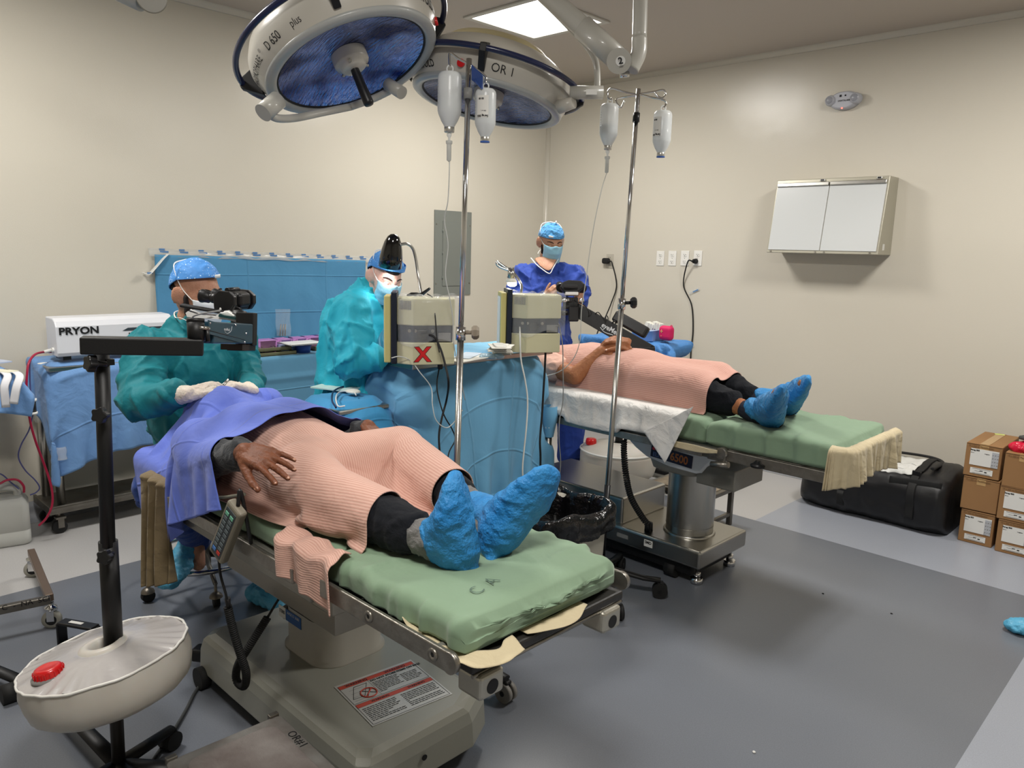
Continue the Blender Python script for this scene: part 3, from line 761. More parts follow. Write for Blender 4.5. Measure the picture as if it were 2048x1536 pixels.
# floor base: cast cover with sloped flanks, cut front corner and a notch for the pedal
bx0, bx1, by0, by1 = -2.62, -1.575, 1.075, 1.61
def basering(z, e):
    return [(bx0 + e, by1 - e, z), (bx0 + e, by0 + .04 + e, z), (bx0 + .03 + e, by0 + e, z), (-2.33, by0 + e, z), (-2.29, by0 + e + .001, z), (bx1 - .03 - e, by0 + e, z), (bx1 - e, by0 + .03 + e, z), (bx1 - e, by1 - .11 - e, z), (bx1 - .06 - e, by1 - e, z)]
mk('base_cover', MB().loft([basering(z, e) for z, e in ((.055, 0), (.14, .004), (.175, .012), (.19, .024), (.2, .045))], smooth=False), M_base, T1, bevel=.006)
mk('base_plinth', MB().loft([basering(z, e) for z, e in ((.02, .04), (.06, .02))], smooth=False), M_bellow, T1)
for cx, cy in ((bx0 + .06, by0 - .005), (bx0 + .06, by1), (bx1 - .12, by0 + .1), (bx1 - .12, by1 - .12)):
    mk('caster', MB().cyl((cx, cy - .018, .04), (cx, cy + .018, .04), .04, seg=20), M_rubber, T1)
mk('outrigger', MB().box((bx0 - .03, by0 + .08, .06), (.16, .06, .05), rot=.6, bev=.01), M_bellow, T1)
mk('hole_plug', MB().cyl((-1.574, 1.30, .12), (-1.5715, 1.30, .12), .009, seg=14), M_ink, T1)
# warning placard on the base (landscape sheet, read from the foot end)
WA = V((-2.0, 1.155, .2016)); wx = V((0, 1, 0)); wy = V((-1, 0, 0))
c0 = at(905, 1388, z=.2012); c1 = at(820, 1310, z=.2012); c2 = at(665, 1375, z=.2012); c3 = at(745, 1453, z=.2012)
o_ = c3; wx = (c0 - c3).normalized(); wd_ = (c0 - c3).length; hg = (c2 - c3).length; wy = V((0, 0, 1)).cross(wx).normalized()
def wp(u, v, dz=0.0012): return o_ + wx * (u * wd_) + wy * (v * hg) + V((0, 0, dz))
pl = mk('warning_label', MB().box(wp(.5, .5, .0), (wd_, hg, .0012), Matrix((wx, wy, V((0, 0, 1)))).transposed()), mat('silver_label', rgb(190, 190, 186), rough=.35, metal=.2), T1)
def wrect(mb, u0, v0, u1, v1, dz=.0013): mb.add([wp(u0, v0, dz), wp(u1, v0, dz), wp(u1, v1, dz), wp(u0, v1, dz)], [(0, 1, 2, 3)])
mb = MB(); M_wr = mat('warning_red', rgb(186, 70, 52), rough=.5)
wrect(mb, .02, .88, .98, .95); wrect(mb, .02, .405, .98, .475)
mk('red_band', mb, M_wr, pl)
mb = MB()
for a, b_, c_, d_ in ((.02, .5, .98, .505), (.02, .95, .98, .955), (.02, .5, .024, .95), (.976, .5, .98, .95), (.02, .02, .98, .025), (.02, .475, .98, .48), (.02, .02, .024, .48), (.976, .02, .98, .48), (.36, .5, .363, .88)):
    wrect(mb, a, b_, c_, d_, .0014)
for r in range(4): wrect(mb, .06 + r * .01, .55 + r * .08, .2 + r * .02, .553 + r * .08, .0014)
rr = random.Random(3)
for (u0, u1, v0, v1, n) in ((.38, .7, .54, .8, 8), (.72, .95, .56, .76, 6), (.05, .46, .06, .36, 9), (.52, .95, .06, .36, 9)):
    for k in range(n):
        v = v1 - (v1 - v0) * k / n; u = u0
        while u < u1 - .03:
            L_ = rr.uniform(.02, .06); wrect(mb, u, v - .012, min(u + L_, u1), v, .0014); u += L_ + .008
            if rr.random() < .04: break
mk('print', mb, M_ink, pl)
def wmap(u0, v0): return lambda x, y: wp(u0 + x / wd_, v0 + y / hg, .0016)
lettering('lettering', 'WARNING', .016, 0, 0, 0, M_ink, pl, map_fn=wmap(.1, .915), bold=.03)
lettering('lettering', 'WARNING', .016, 0, 0, 0, M_ink, pl, map_fn=wmap(.6, .915), bold=.03)
lettering('lettering', 'DO NOT STORE ITEMS ON BASE', .013, 0, 0, 0, M_ink, pl, map_fn=wmap(.38, .845), bold=.04)
lettering('lettering', 'WARNING', .013, 0, 0, 0, M_ink, pl, map_fn=wmap(.2, .44), bold=.03)
lettering('lettering', 'WARNING', .013, 0, 0, 0, M_ink, pl, map_fn=wmap(.66, .44), bold=.03)
cc = wp(.26, .63); n_ = 26
ringp = [cc + wx * .026 * math.cos(2 * PI * k / n_) + wy * .026 * math.sin(2 * PI * k / n_) + V((0, 0, .0006)) for k in range(n_)]
mk('prohibition_mark', MB().tube(ringp, .0022, 6, closed=True).tube([cc + (wx + wy) * .018, cc - (wx + wy) * .018], .0022, 6), M_wr, pl)
mk('sketch', MB().tube([wp(.06, .6), wp(.17, .84), wp(.33, .84), wp(.2, .6)], .001, 5, closed=True).tube([wp(.19, .72), wp(.34, .58)], .001, 5).tube([wp(.22, .56), wp(.3, .7)], .001, 5), M_ink, pl)
lettering('marking', 'C  A', .05, (-1.2, 1.13, .822), (-.2, .96, 0), (-.9, -.2, 0), mat('faded_ink', rgb(76, 96, 84), rough=.7), T1, bold=-.01)
# pendant (hand control) hanging from the near rail, with coiled cord
PD = thing('hand_control', 'grey keypad hand control hanging on the side rail of the front table', 'remote control', at(455, 1060, y=.95))
pt, pbm = at(476, 1012, y=.955), at(437, 1112, y=.945)
zx = (pbm - pt).normalized(); nx_ = V((.25, -.95, .15)); nx_ = (nx_ - zx * nx_.dot(zx)).normalized(); sx_ = zx.cross(nx_)
R = Matrix((sx_, nx_, zx)).transposed(); Lp = (pbm - pt).length; pcn = (pt + pbm) / 2
mk('case', MB().box(pcn, (.068, .03, Lp), R, bev=.009, seg=3), mat('pendant_grey', rgb(124, 118, 104), rough=.5), PD)
kp = mk('keypad', MB().box(pcn + nx_ * .0155, (.046, .003, Lp * .86), R, bev=.002), mat('keypad_grey', rgb(62, 68, 72), rough=.5), PD)
M_key = mat('key_grey', rgb(98, 108, 112), rough=.5)
for r_ in range(9):
    for c_ in range(2):
        col = M_key if not (r_ == 8) else [mat('key_red', rgb(200, 60, 50)), mat('key_blue', rgb(80, 130, 200))][c_]
        if r_ == 0: col = mat('key_green', rgb(120, 190, 160))
        mk('key', MB().box(pcn + nx_ * .018 + sx_ * (-.011 + .022 * c_) + zx * (-.36 + .72 * r_ / 8) * Lp * .95, (.016, .002, .013), R, bev=.002, seg=1), col, kp)
def coil(a_pts, R_, r, turns, seg=8, npt=12):
    P = cr(a_pts, 30); n = len(P); out = []; L_ = [0]
    for i in range(1, n): L_.append(L_[-1] + (P[i] - P[i - 1]).length)
    tot = turns * npt; x = frame_from(P[1] - P[0]).col[0].copy(); j = 0
    for q in range(tot + 1):
        s_ = L_[-1] * q / tot
        while j < n - 2 and L_[j + 1] < s_: j += 1
        f_ = (s_ - L_[j]) / max(L_[j + 1] - L_[j], 1e-9); c = P[j].lerp(P[j + 1], min(f_, 1)); t_ = (P[j + 1] - P[j]).normalized()
        x = (x - t_ * x.dot(t_)).normalized(); y = t_.cross(x); a = 2 * PI * q / npt
        out.append(c + x * R_ * math.cos(a) + y * R_ * math.sin(a))
    return MB().tube(out, r, seg)
Y_ = .97
mk('cable', MB().tube(cr([pbm, at(441, 1150, y=.96), at(452, 1190, y=.97), at(455, 1215, y=.975)], 6), .004, 8), M_rubber, PD)
mk('coiled_cord', coil([at(455, 1212, y=.98), at(465, 1255, y=.99), at(478, 1300, y=1.0), at(492, 1345, y=1.02), at(488, 1372, y=1.03), at(473, 1360, y=1.03), at(476, 1330, y=1.03), at(500, 1290, y=1.05), at(535, 1235, y=1.1)], .010, .0036, 96, 6, 10), M_rubber, PD)
mk('cable', MB().tube(cr([at(535, 1235, y=1.1), at(560, 1195, y=1.15), at(580, 1178, y=1.2)], 6), .004, 8), M_rubber, PD)
mk('strain_relief', MB().cyl(at(455, 1196, y=.976), at(457, 1216, y=.98), .009, .007, 12), M_black, PD)
mk('hanger', MB().tube(cr([pt + V((0, .0, 0)), pt + V((0, .01, .04)), (pt.x, Y_ + .02, .745)], 6), .006, 8), M_black, PD)
mk('cable', MB().tube(cr([pt + V((0, .02, .03)), at(440, 995, y=.99), at(410, 990, y=1.0), at(383, 1012, y=1.01)], 6), .005, 8), mat('grey_cable', rgb(120, 118, 104), rough=.5), PD)
# foot pedal tray beside the base
c = at(470, 1375, z=.05); a_ = .0
t = thing('foot_pedal', 'worn metal foot pedal on the floor beside the front table base', 'pedal', (c.x, c.y, 0))
p1, p2, p3, p4 = at(455, 1370, z=.035), at(478, 1352, z=.05), at(550, 1395, z=.06), at(525, 1425, z=.03)
mk('tread', MB().prism([(0, 0), (0, 0.1), (.16, .1), (.2, .05), (.17, 0)], .008, place(p1, (p4 - p1).normalized(), V((0, 0, 1)).cross((p4 - p1).normalized()), (0, 0, 1))), M_steel_d, t)
mk('rim', MB().tube(cr([p2, p1, p1.lerp(p4, .5) - V((0, 0, .002)), p4, p3], 5), .006, 8), M_steel, t)
mk('mechanism', MB().box(p1.lerp(p3, .5) + V((.0, .02, -.02)), (.16, .07, .03), rot=-.1), M_bellow, t)
# sheets peeking out
def strip_cloth(name, pts_a, pts_b, m, lab, cat, n=24, k=6, amp=.004, seed=0, parent=None, solid=.0015):
    A = cr(pts_a, n); B = cr(pts_b, n)
    mm = min(len(A), len(B)); G = np.array([[A[int(i * (len(A) - 1) / (mm - 1))].lerp(B[int(i * (len(B) - 1) / (mm - 1))], j / k) for j in range(k + 1)] for i in range(mm)])
    G = G + amp * np.stack([vnoise(G.reshape(-1, 3), 22, seed + q).reshape(mm, k + 1) for q in range(3)], -1)
    o = cloth_mk(name, G, m, parent, .02, .02, 1, solid=solid)
    if lab: props(o, lab, cat)
    return o
strip_cloth('beige_sheet', [(-1.30, 1.04, .742), (-1.26, 1.03, .742), (-1.2, 1.03, .742), (-1.13, 1.03, .742), (-1.09, 1.08, .741), (-1.10, 1.16, .741)],
            [(-1.31, 1.008, .765), (-1.26, 1.004, .745), (-1.2, 1.002, .738), (-1.10, .995, .737), (-1.035, 1.05, .735), (-1.045, 1.15, .74)], M_beige, 'crumpled beige sheet end under the near foot corner of the front mattress', 'sheet', 14, 10, .009, 4)
strip_cloth('beige_sheet', [(-1.12, 1.2, .737), (-1.11, 1.32, .737), (-1.12, 1.42, .737)], [(-1.09, 1.2, .738), (-1.055, 1.32, .734), (-1.09, 1.42, .738)], M_beige, 'rounded beige sheet edge under the foot end of the front mattress', 'sheet', 10, 8, .002, 5)
# taupe cloth hanging at the head end
G = np.zeros((30, 34, 3))
for i in range(30):
    for j in range(34):
        u, v = i / 29, j / 33
        top = V((-2.78 + .2 * u, 1.0 + .0 * u, .80)); fold = .022 * math.sin(u * 17 + v * 1.5) * (0.3 + v) + .012 * math.sin(u * 31 + 2) * v
        q = top + V((.02 * v + (u - .5) * -.05 * v, -.022 - fold, -(.43 - .05 * u) * v + .0))
        if v < .06: q.y = 1.06 - .06 * v / .06
        G[i, j] = q
props(cloth_mk('taupe_cloth', G, M_taupe, None, .01, .014, 2), 'taupe cloth hanging down from the head end of the front table', 'cloth')

# ---------------------------------------------- table 2 (back)
T2 = thing('operating_table', 'rear operating table on a round stainless steel column', 'operating table', (-2.0, 3.3, 0))
y0, y1 = 3.03, 3.6
mattress('mattress', -1.70, -1.13, y0, y1 + .02, .755, .865, M_sheet, T2, 21, wr=.012)
mattress('mattress', -2.05, -1.71, y0, y1, .755, .87, M_sheet, T2, 25, wr=.010)
mattress('mattress', -2.95, -2.06, y0, y1, .755, .865, M_sheet, T2, 29, wr=.009)
# gathered beige skirt over the foot end
sk_q = np.stack([np.linspace(0, 1, 241), np.zeros(241), np.zeros(241)], 1); sk_n1 = np.clip(ridged(sk_q, 9, 5), -.3, 1); sk_n2 = ridged(sk_q, 30, 7)
def skirt(u, v):
    s = u * 2.0    # along: near side 0..0.3, end 0.3..1.7, far side
    if s < .35: x, y, nx2, ny2 = -1.145 + .035 * s / .35, y0 - .004, 0, -1
    elif s < .55: a = (s - .35) / .2 * PI / 2; x, y, nx2, ny2 = -1.11 + .04 * math.sin(a), y0 + .036 - .04 * math.cos(a), math.sin(a), -math.cos(a)
    else: x, y, nx2, ny2 = -1.07, y0 + .036 + (s - .55) / 1.45 * (y1 - y0 - .03), 1, 0
    f_ = .022 * v ** .8 * float(sk_n1[int(u * 239)]) + .008 * float(sk_n2[int(u * 239)]) * (.3 + v)
    top = .862 - .0 * u; drop = .148 + .012 * math.sin(u * 9) + .03 * max(0, 1 - s / .5)
    inn = .03 * (1 - min(v * 8, 1)) ** 2
    return (x + nx2 * (f_ + .012 - inn) , y + ny2 * (f_ + .012 - inn), top - drop * v - .01 * (1 - min(v * 6, 1)) * 0)
mk('foot_skirt', MB().grid(skirt, 240, 24), M_beige, T2, solid=.002)
mk('frame_rail', MB().box2((-2.95, y0 - .005, .70), (-1.62, y0 + .03, .748), bev=.004).box2((-2.95, y1 - .03, .70), (-1.62, y1 + .01, .748), bev=.004), M_frame, T2)
mk('leg_frame', MB().box2((-1.60, y0 + .005, .70), (-1.12, y0 + .04, .75), bev=.004).box2((-1.60, y1 - .03, .70), (-1.12, y1 + .0, .75), bev=.004).box2((-1.6, y0 + .02, .73), (-1.12, y1, .752), bev=.003), M_rail, T2)
for y in (y0 - .025, y1 + .03):
    mk('side_rail', MB().box2((-2.9, y - .005, .705), (-1.70, y + .005, .74), bev=.002), M_rail, T2)
mk('hinge', MB().cyl((-1.615, y0 - .02, .735), (-1.615, y0 + .05, .735), .026, seg=18).box((-1.64, y0 + .01, .72), (.09, .04, .05), bev=.006).cyl((-1.575, y0 - .01, .69), (-1.66, y0 - .01, .675), .014, seg=12), M_rail, T2)
mk('clamp_knob', MB().lathe([(0, .0), (.03, .002), (.032, .012), (.018, .02), (.01, .03)], at(1515, 935, y=y0 + .0) , (0, 0, 1), 14), M_black, T2)
mk('fold_sheet', MB().grid(lambda u, v: (-1.92 + .3 * u, y0 - .035 - .006 * math.sin(u * 9), .752 - .012 * v - .02 * math.sin(u * 3.1) * (v)), 30, 6), M_beige, T2, solid=.004)
# head housing under the top (side profile prism) with the number plate
M_hous = mat('housing_enamel', rgb(222, 226, 230), rough=.33, coat=.2)
prof = [(-2.205, .71), (-1.60, .735), (-1.61, .70), (-1.70, .665), (-1.745, .62), (-1.77, .585), (-1.80, .575), (-1.95, .578), (-2.08, .60), (-2.15, .635), (-2.185, .66)]
mk('housing', MB().prism([(a, b) for a, b in prof], .34, place((0, 3.47, 0), (1, 0, 0), (0, 0, 1), (0, -1, 0))), M_hous, T2, bevel=.012)
mk('housing_lower', MB().loft([[(-1.95 + a, 3.29 + b, z) for a, b in rrect(w_, d_, .05, 6)] for w_, d_, z in ((.2, .18, .53), (.27, .24, .545), (.3, .27, .6))]), M_ped, T2)
pbx = mk('number_plate', MB().box((-1.935, 3.128, .635), (.235, .004, .062), Matrix.Rotation(.06, 3, 'Y'), bev=.008), mat('plate_navy', rgb(44, 46, 66), rough=.35), T2)
lettering('lettering', 'ELITE', .03, (-2.04, 3.1255, .626), (1, 0, -.06), (.06, 0, 1), mat('plate_blue', rgb(96, 120, 170)), pbx, bold=.02)
lettering('lettering', '6500', .055, (-1.94, 3.1255, .634), (1, 0, -.06), (.06, 0, 1), mat('plate_amber', rgb(196, 120, 70), rough=.35, metal=.4), pbx, bold=.03, sx=.9)
mk('logo', MB().box((-2.035, 3.1255, .654), (.016, .001, .014)), M_red, pbx)
lettering('lettering', 'SKYTRON', .015, (-2.02, 3.1255, .652), (1, 0, -.06), (.06, 0, 1), M_paper, pbx)
mk('vent_knob', MB().lathe([(0, .012), (.016, .011), (.021, .0)], (-2.17, 3.13, .69), (0, -1, 0), 20), M_bellow, T2)
mk('side_box', MB().box2((-1.80, 3.14, .53), (-1.60, 3.42, .63), bev=.006), M_frame, T2)
mk('column', MB().lathe([(.12, .19), (.12, .57)], (-1.945, 3.36, 0), seg=40).lathe([(.132, .19), (.132, .2), (.128, .206), (.121, .207)], (-1.945, 3.36, 0), seg=40).lathe([(.1215, .238), (.122, .24), (.1215, .242)], (-1.945, 3.36, 0), seg=40), M_steel, T2)
mk('base_plate', MB().box2((-2.95, 3.135, .105), (-1.745, 3.60, .195), bev=.012, seg=3), M_steel, T2)
mk('base_cabinet', MB().box2((-2.93, 3.17, .19), (-2.235, 3.58, .335), bev=.012, seg=3), M_steel, T2)
mk('undercarriage', MB().box2((-2.85, 3.17, .045), (-1.80, 3.56, .107), bev=.01), M_bellow, T2)
for x, y in ((-1.80, 3.215), (-1.80, 3.54), (-2.85, 3.2), (-2.85, 3.54)):
    mk('levelling_foot', MB().cyl((x, y, .0), (x, y, .03), .03, seg=20).cyl((x, y, .03), (x, y, .06), .018, seg=14).cyl((x, y, .06), (x, y, .11), .01, seg=10), M_chrome, T2)
for x, y in ((-1.93, 3.2), (-2.6, 3.2)): mk('caster', MB().cyl((x - .03, y, .042), (x + .03, y, .042), .042, seg=22), M_rubber, T2)
lp = mk('asset_label', MB().box((-2.04, 3.1335, .155), (.05, .002, .034)), M_paper, T2)
lettering('lettering', 'SMD', .02, (-2.06, 3.132, .16), (1, 0, 0), (0, 0, 1), M_ink, lp, bold=.04)
mk('rating_plate', MB().box((-2.2, 3.1335, .15), (.07, .002, .02)), M_grey, T2)
cv = [(-2.21, 3.02, .71), (-2.22, 3.015, .66), (-2.215, 3.0, .6), (-2.2, 3.0, .5), (-2.17, 3.01, .42), (-2.1, 3.05, .34), (-2.04, 3.12, .29), (-2.03, 3.16, .27)]
t = thing('coiled_cable', 'black coiled cable hanging from the rear table down to its base', 'cable', (-2.21, 3.02, .7))
mk('coil', coil([V(q) for q in [at(1248, 880, y=3.03), at(1248, 905, y=3.02), at(1252, 950, y=3.0), at(1262, 995, y=3.02), at(1285, 1035, y=3.08), at(1298, 1050, y=3.1)]], .012, .005, 42, 6, 10), M_rubber, t)
mk('lead', MB().tube(cr([at(1250, 862, y=3.03), at(1250, 880, y=3.03)], 4), .005, 8).tube(cr([at(1298, 1045, y=3.12), at(1300, 1060, y=3.16), at(1300, 1075, y=3.2)], 4), .005, 8), M_rubber, t)
mk('connector', MB().cyl(at(1298, 1045, y=3.2), (at(1298, 1045, y=3.2).x, 3.2, .197), .02, .022, 16), M_black, t)
# ================================================================== operating lamps
M_lampw = mat('lamp_enamel', rgb(186, 182, 172), rough=0.32, coat=.3)
M_lampw2 = mat('lamp_rim_grey', rgb(164, 166, 164), rough=0.35, coat=.2)
M_navy = mat('navy_handle', rgb(22, 30, 66), rough=0.3, coat=.3)
def lens_build(nt, b, tc, c0=rgb(22, 34, 88), c1=rgb(150, 166, 224)):
    L = nt.links; N = nt.nodes
    mp = N.new('ShaderNodeMapping'); mp.inputs['Scale'].default_value = (26, 90, 26); L.new(tc.outputs['Object'], mp.inputs[0])
    n = N.new('ShaderNodeTexNoise'); n.inputs['Scale'].default_value = 1.0; n.inputs['Detail'].default_value = 4; L.new(mp.outputs[0], n.inputs['Vector'])
    bn = N.new('ShaderNodeBump'); bn.inputs['Strength'].default_value = 0.45; bn.inputs['Distance'].default_value = 0.02
    L.new(n.outputs['Fac'], bn.inputs['Height']); L.new(bn.outputs[0], b.inputs['Normal'])
    n3 = N.new('ShaderNodeTexNoise'); n3.inputs['Scale'].default_value = 4.2; n3.inputs['Detail'].default_value = 2; L.new(tc.outputs['Object'], n3.inputs['Vector'])
    r = N.new('ShaderNodeValToRGB'); r.color_ramp.elements[0].color = c0; r.color_ramp.elements[1].color = c1  # mottled ramp colours stand in for dark and bright reflections in the glass
    r.color_ramp.elements[0].position = .42; r.color_ramp.elements[1].position = .60
    L.new(n3.outputs['Fac'], r.inputs['Fac']); L.new(r.outputs[0], b.inputs['Base Color'])
M_lens = mat('dichroic_reflector', rgb(60, 80, 150), rough=0.1, metal=0.95, build=lens_build)
M_lens2 = mat('grey_reflection_lens', rgb(140, 144, 170), rough=0.2, metal=0.9, build=lambda nt, b, tc: lens_build(nt, b, tc, rgb(96, 100, 130), rgb(176, 178, 206)))  # greyer ramp: reflections of grey surroundings put into the lens colour
def lamp(lab, C_, n, R_, handle=True, textspec=(), up=None, posts=(0, 90, 180, 270), rail=(0, 360), dome=False, sticker=None, yoke=None):
    """C_ centre of the glass rim, n unit vector the lamp shines along"""
    n = V(n).normalized(); t = thing('operating_lamp', lab, 'operating lamp', C_); C_ = V(C_)
    up = V(up) if up else V((0, 0, 1)); x = up.cross(n).normalized(); y = n.cross(x)
    F = Matrix((x, y, n)).transposed()                     # local z = shining direction
    def W_(r, a, h): return C_ + F @ V((r * math.cos(a), r * math.sin(a), h))
    k = R_ / .36
    mk('housing', MB().lathe([(0, -.25 * k), (.12 * k, -.247 * k), (.2 * k, -.23 * k), (.29 * k, -.19 * k), (.345 * k, -.145 * k), (.364 * k, -.105 * k), (.366 * k, -.08 * k), (.356 * k, -.045 * k), (.337 * k, -.008 * k)], C_, n, 72), M_lampw, t)
    mk('rim', MB().lathe([(.336 * k, -.014 * k), (.340 * k, -.006 * k), (.338 * k, .002), (.330 * k, .008), (.312 * k, .010), (.300 * k, .007), (.294 * k, -.002), (.293 * k, -.02)], C_, n, 96), M_lampw2, t)
    mk('seal', MB().lathe([(.2945 * k, .001), (.291 * k, .002), (.288 * k, -.006)], C_, n, 72), M_ink, t)
    g = mk('reflector', MB().lathe([(.292 * k * i / 20, -.004 - .05 * (1 - (i / 20) ** 2)) for i in range(2, 21)], C_, n, 72), M_lens2 if dome else M_lens, t)
    hub = mk('hub', MB().lathe([(.068 * k, -.05), (.068 * k, -.012), (.064 * k, -.004), (.053 * k, -.002), (.049 * k, .012), (.04 * k, .018), (0, .019)], C_, n, 48), M_lampw, t)
    for a in (.6, 2.7, 4.8):
        mk('knob', MB().cyl(W_(.049 * k, a, .004), W_(.062 * k, a, .008), .006, seg=10), M_steel, hub)
    if handle: mk('handle', MB().lathe([(.016, .012), (.018, .04), (.0175, .06), (.019, .1), (.0205, handle - .01), (.0175, handle - .002), (0, handle)], C_ + x * .0, n, 20), M_black, hub)
    # navy ring handle held off the housing on brackets
    rr_ = .412 * k
    n_ = 90; a0, a1 = math.radians(rail[0]), math.radians(rail[1])
    pts = [W_(rr_, a0 + (a1 - a0) * q / n_, -.095 * k) for q in range(n_ + 1)]
    full = abs(rail[1] - rail[0]) >= 360
    mk('ring_handle', MB().tube(pts[:-1] if full else pts, .012, 12, closed=full), M_navy, t)
    for a in posts:
        a = math.radians(a); d = .05
        for (r0, h0, r1, h1, wd2) in ((.34 * k, -.06 * k, rr_ + .008, -.085 * k, .028),):
            p = W_(r0, a, h0); q = W_(r1, a, h1); u = V(F @ V((-math.sin(a), math.cos(a), 0)))
            mb = MB(); nn = F @ V((0, 0, 1))
            poly = [W_(.345 * k, a, -.14 * k), W_(rr_ + .012, a, -.110 * k), W_(rr_ + .012, a, -.078 * k), W_(.352 * k, a, -.02 * k)]
            mb.add([pp - u * wd2 * .5 for pp in poly] + [pp + u * wd2 * .5 for pp in poly], [(0, 1, 2, 3), (7, 6, 5, 4), (0, 4, 5, 1), (1, 5, 6, 2), (2, 6, 7, 3), (3, 7, 4, 0)])
            mk('bracket', mb, M_blackm, t, bevel=.003)
    for (s, a_deg, h, size, bold, col, sx, step) in textspec:
        a0_ = math.radians(a_deg)
        def mf(xx, yy, a0_=a0_, h=h):
            hh = h - yy
            rad = .3515 * k if hh > -.05 * k else (.35 - (-.05 - hh / k) * .25) * k
            # interpolate the housing profile
            pr = [(-.25, 0), (-.23, .2), (-.19, .29), (-.145, .345), (-.105, .364), (-.08, .366), (-.045, .356), (-.008, .337), (.05, .33)]
            z = hh / k
            for (z0, r0), (z1, r1) in zip(pr, pr[1:]):
                if z0 <= z <= z1: rad = (r0 + (r1 - r0) * (z - z0) / (z1 - z0)) * k
            return W_(rad + .0022, a0_ + step * xx / rad, hh)
        lettering('lettering', s, size, 0, 0, 0, col, t, map_fn=mf, bold=bold, sx=sx)
    return t, W_, F
# lamp 1: big lamp upper left; orientation from its glass ellipse
def orient(px, py, d, cam_n):
    return at(px, py, d=d), (RW @ V(cam_n)).normalized()
def aim(px, py, dx, dy, c):
    """unit vector seen from the camera tilted so that a disc facing it shows an ellipse of ratio c; (dx, dy) its lean in the picture"""
    v = (at(px, py, d=1) - CAM).normalized(); r = v.cross(RW @ V((0, 1, 0))).normalized(); u = r.cross(v)
    e = (r * dx - u * dy).normalized(); return (-v * c + e * math.sqrt(1 - c * c)).normalized()
C1 = at(706, 131, d=2.95)
L1, W1, F1 = lamp('large round operating lamp at the top left with lettering on its side', C1, aim(706, 126, .415, .91, .454), .366,
    posts=(42, 147, 243, 320), handle=.168,
    textspec=(('CHROMOPHARE', 239, -.045, .036, .0, M_ink, .78, -1), ('®', 204, -.058, .018, 0, M_ink, 1, -1), ('D 650', 197, -.045, .041, 0, M_ink, .82, -1), ('plus', 175, -.045, .035, -.01, M_ink, .8, -1), ('BERCHTOLD', 108, -.06, .045, .01, M_ink, .9, -1)))
C2 = at(974, 206, d=3.4)
L2, W2, F2 = lamp('round operating lamp beside the corner seen behind the first IV bottles', C2, aim(972, 204, -.218, .976, .262), .357,
    posts=(31, 118, 218, 300), handle=.1, dome=True,
    textspec=(('BERCHTOLD', 96, -.036, .036, .012, M_ink, .85, -1), ('OR 1', 25, -.045, .045, -.005, M_ink, 1.0, -1)))
for W_, L_, a, k in ((W2, L2, 45, .357 / .36), (W1, L1, 62, .366 / .36)):
    p = W_(.35 * k, math.radians(a), -.04); mk('red_dot', MB().cyl(p, W_(.362 * k, math.radians(a), -.038), .016, seg=20), M_red, L_)
# cream dust cover on top of lamp 2
n2 = (F2 @ V((0, 0, 1)))
mk('top_cover', MB().lathe([(.318, -.10), (.31, -.125), (.26, -.2), (.22, -.235), (.17, -.25), (.0, -.258)], C2, n2, 64), mat('cream_cover', rgb(176, 164, 126), rough=.5), L2)
# yokes and arms (parts of each lamp)
M_arm = mat('arm_enamel', rgb(176, 174, 166), rough=.34, coat=.25)
def arm(name, pts, r, parent, seg=20, n=8): return mk(name, MB().tube(cr(pts, n) if len(pts) > 2 else pts, r, seg), M_arm, parent)
k = .357 / .36
pr_ = at(1172, 185, d=3.2)
mk('yoke_joint', MB().cyl(at(1140, 185, d=3.2), at(1206, 185, d=3.2), .027, seg=24), M_arm, L2)
mk('joint_label', MB().box(at(1183, 184, d=3.168), (.045, .002, .022), Matrix((RW.col[0], -RW.col[2], RW.col[1])).transposed()), M_paper, L2)
mk('yoke_boss', MB().cyl(at(1148, 205, d=3.2), at(1118, 214, d=3.24), .024, .03, 20), M_lampw, L2)
arm('yoke_tube', [at(1020, -60, d=3.2), at(1090, 5, d=3.2), at(1165, 82, d=3.2), at(1187, 112, d=3.2), at(1194, 140, d=3.2), at(1195, 182, d=3.2)], .0135, L2)
arm('spring_arm', [at(1020, -80, d=3.15), at(1120, 14, d=3.1), at(1180, 68, d=3.08)], [.04] * 17, L2, n=8)
arm('spring_arm_end', [at(1165, 54, d=3.085), at(1240, 122, d=3.06)], .047, L2)
ax = (at(1240, 122, d=1) - CAM).normalized()
mk('elbow', MB().cyl(at(1238, 122, d=2.99), at(1238, 122, d=3.13), .048, seg=32), M_arm, L2)
nb = mk('number_badge', MB().cyl(at(1241, 122, d=2.988), at(1241, 122, d=2.986), .019, seg=24), M_white, L2)
lettering('lettering', '2', .036, at(1241, 122, d=2.972), RW @ V((.98, .17, 0)), RW @ V((-.17, .98, 0)), M_ink, nb, align='CENTER', bold=.03)
arm('drop_tube', [at(1281, -60, d=3.06), at(1281, 0, d=3.06), at(1279, 78, d=3.06)], .029, L2)
arm('drop_sleeve', [at(1279, 76, d=3.06), at(1277, 108, d=3.06), at(1262, 140, d=3.06)], [.0305] * 11 + [.0305] * 6, L2)
mk('pivot', MB().cyl(at(1258, 148, d=3.06), at(1240, 150, d=3.06), .012, seg=12), M_chrome, L2)
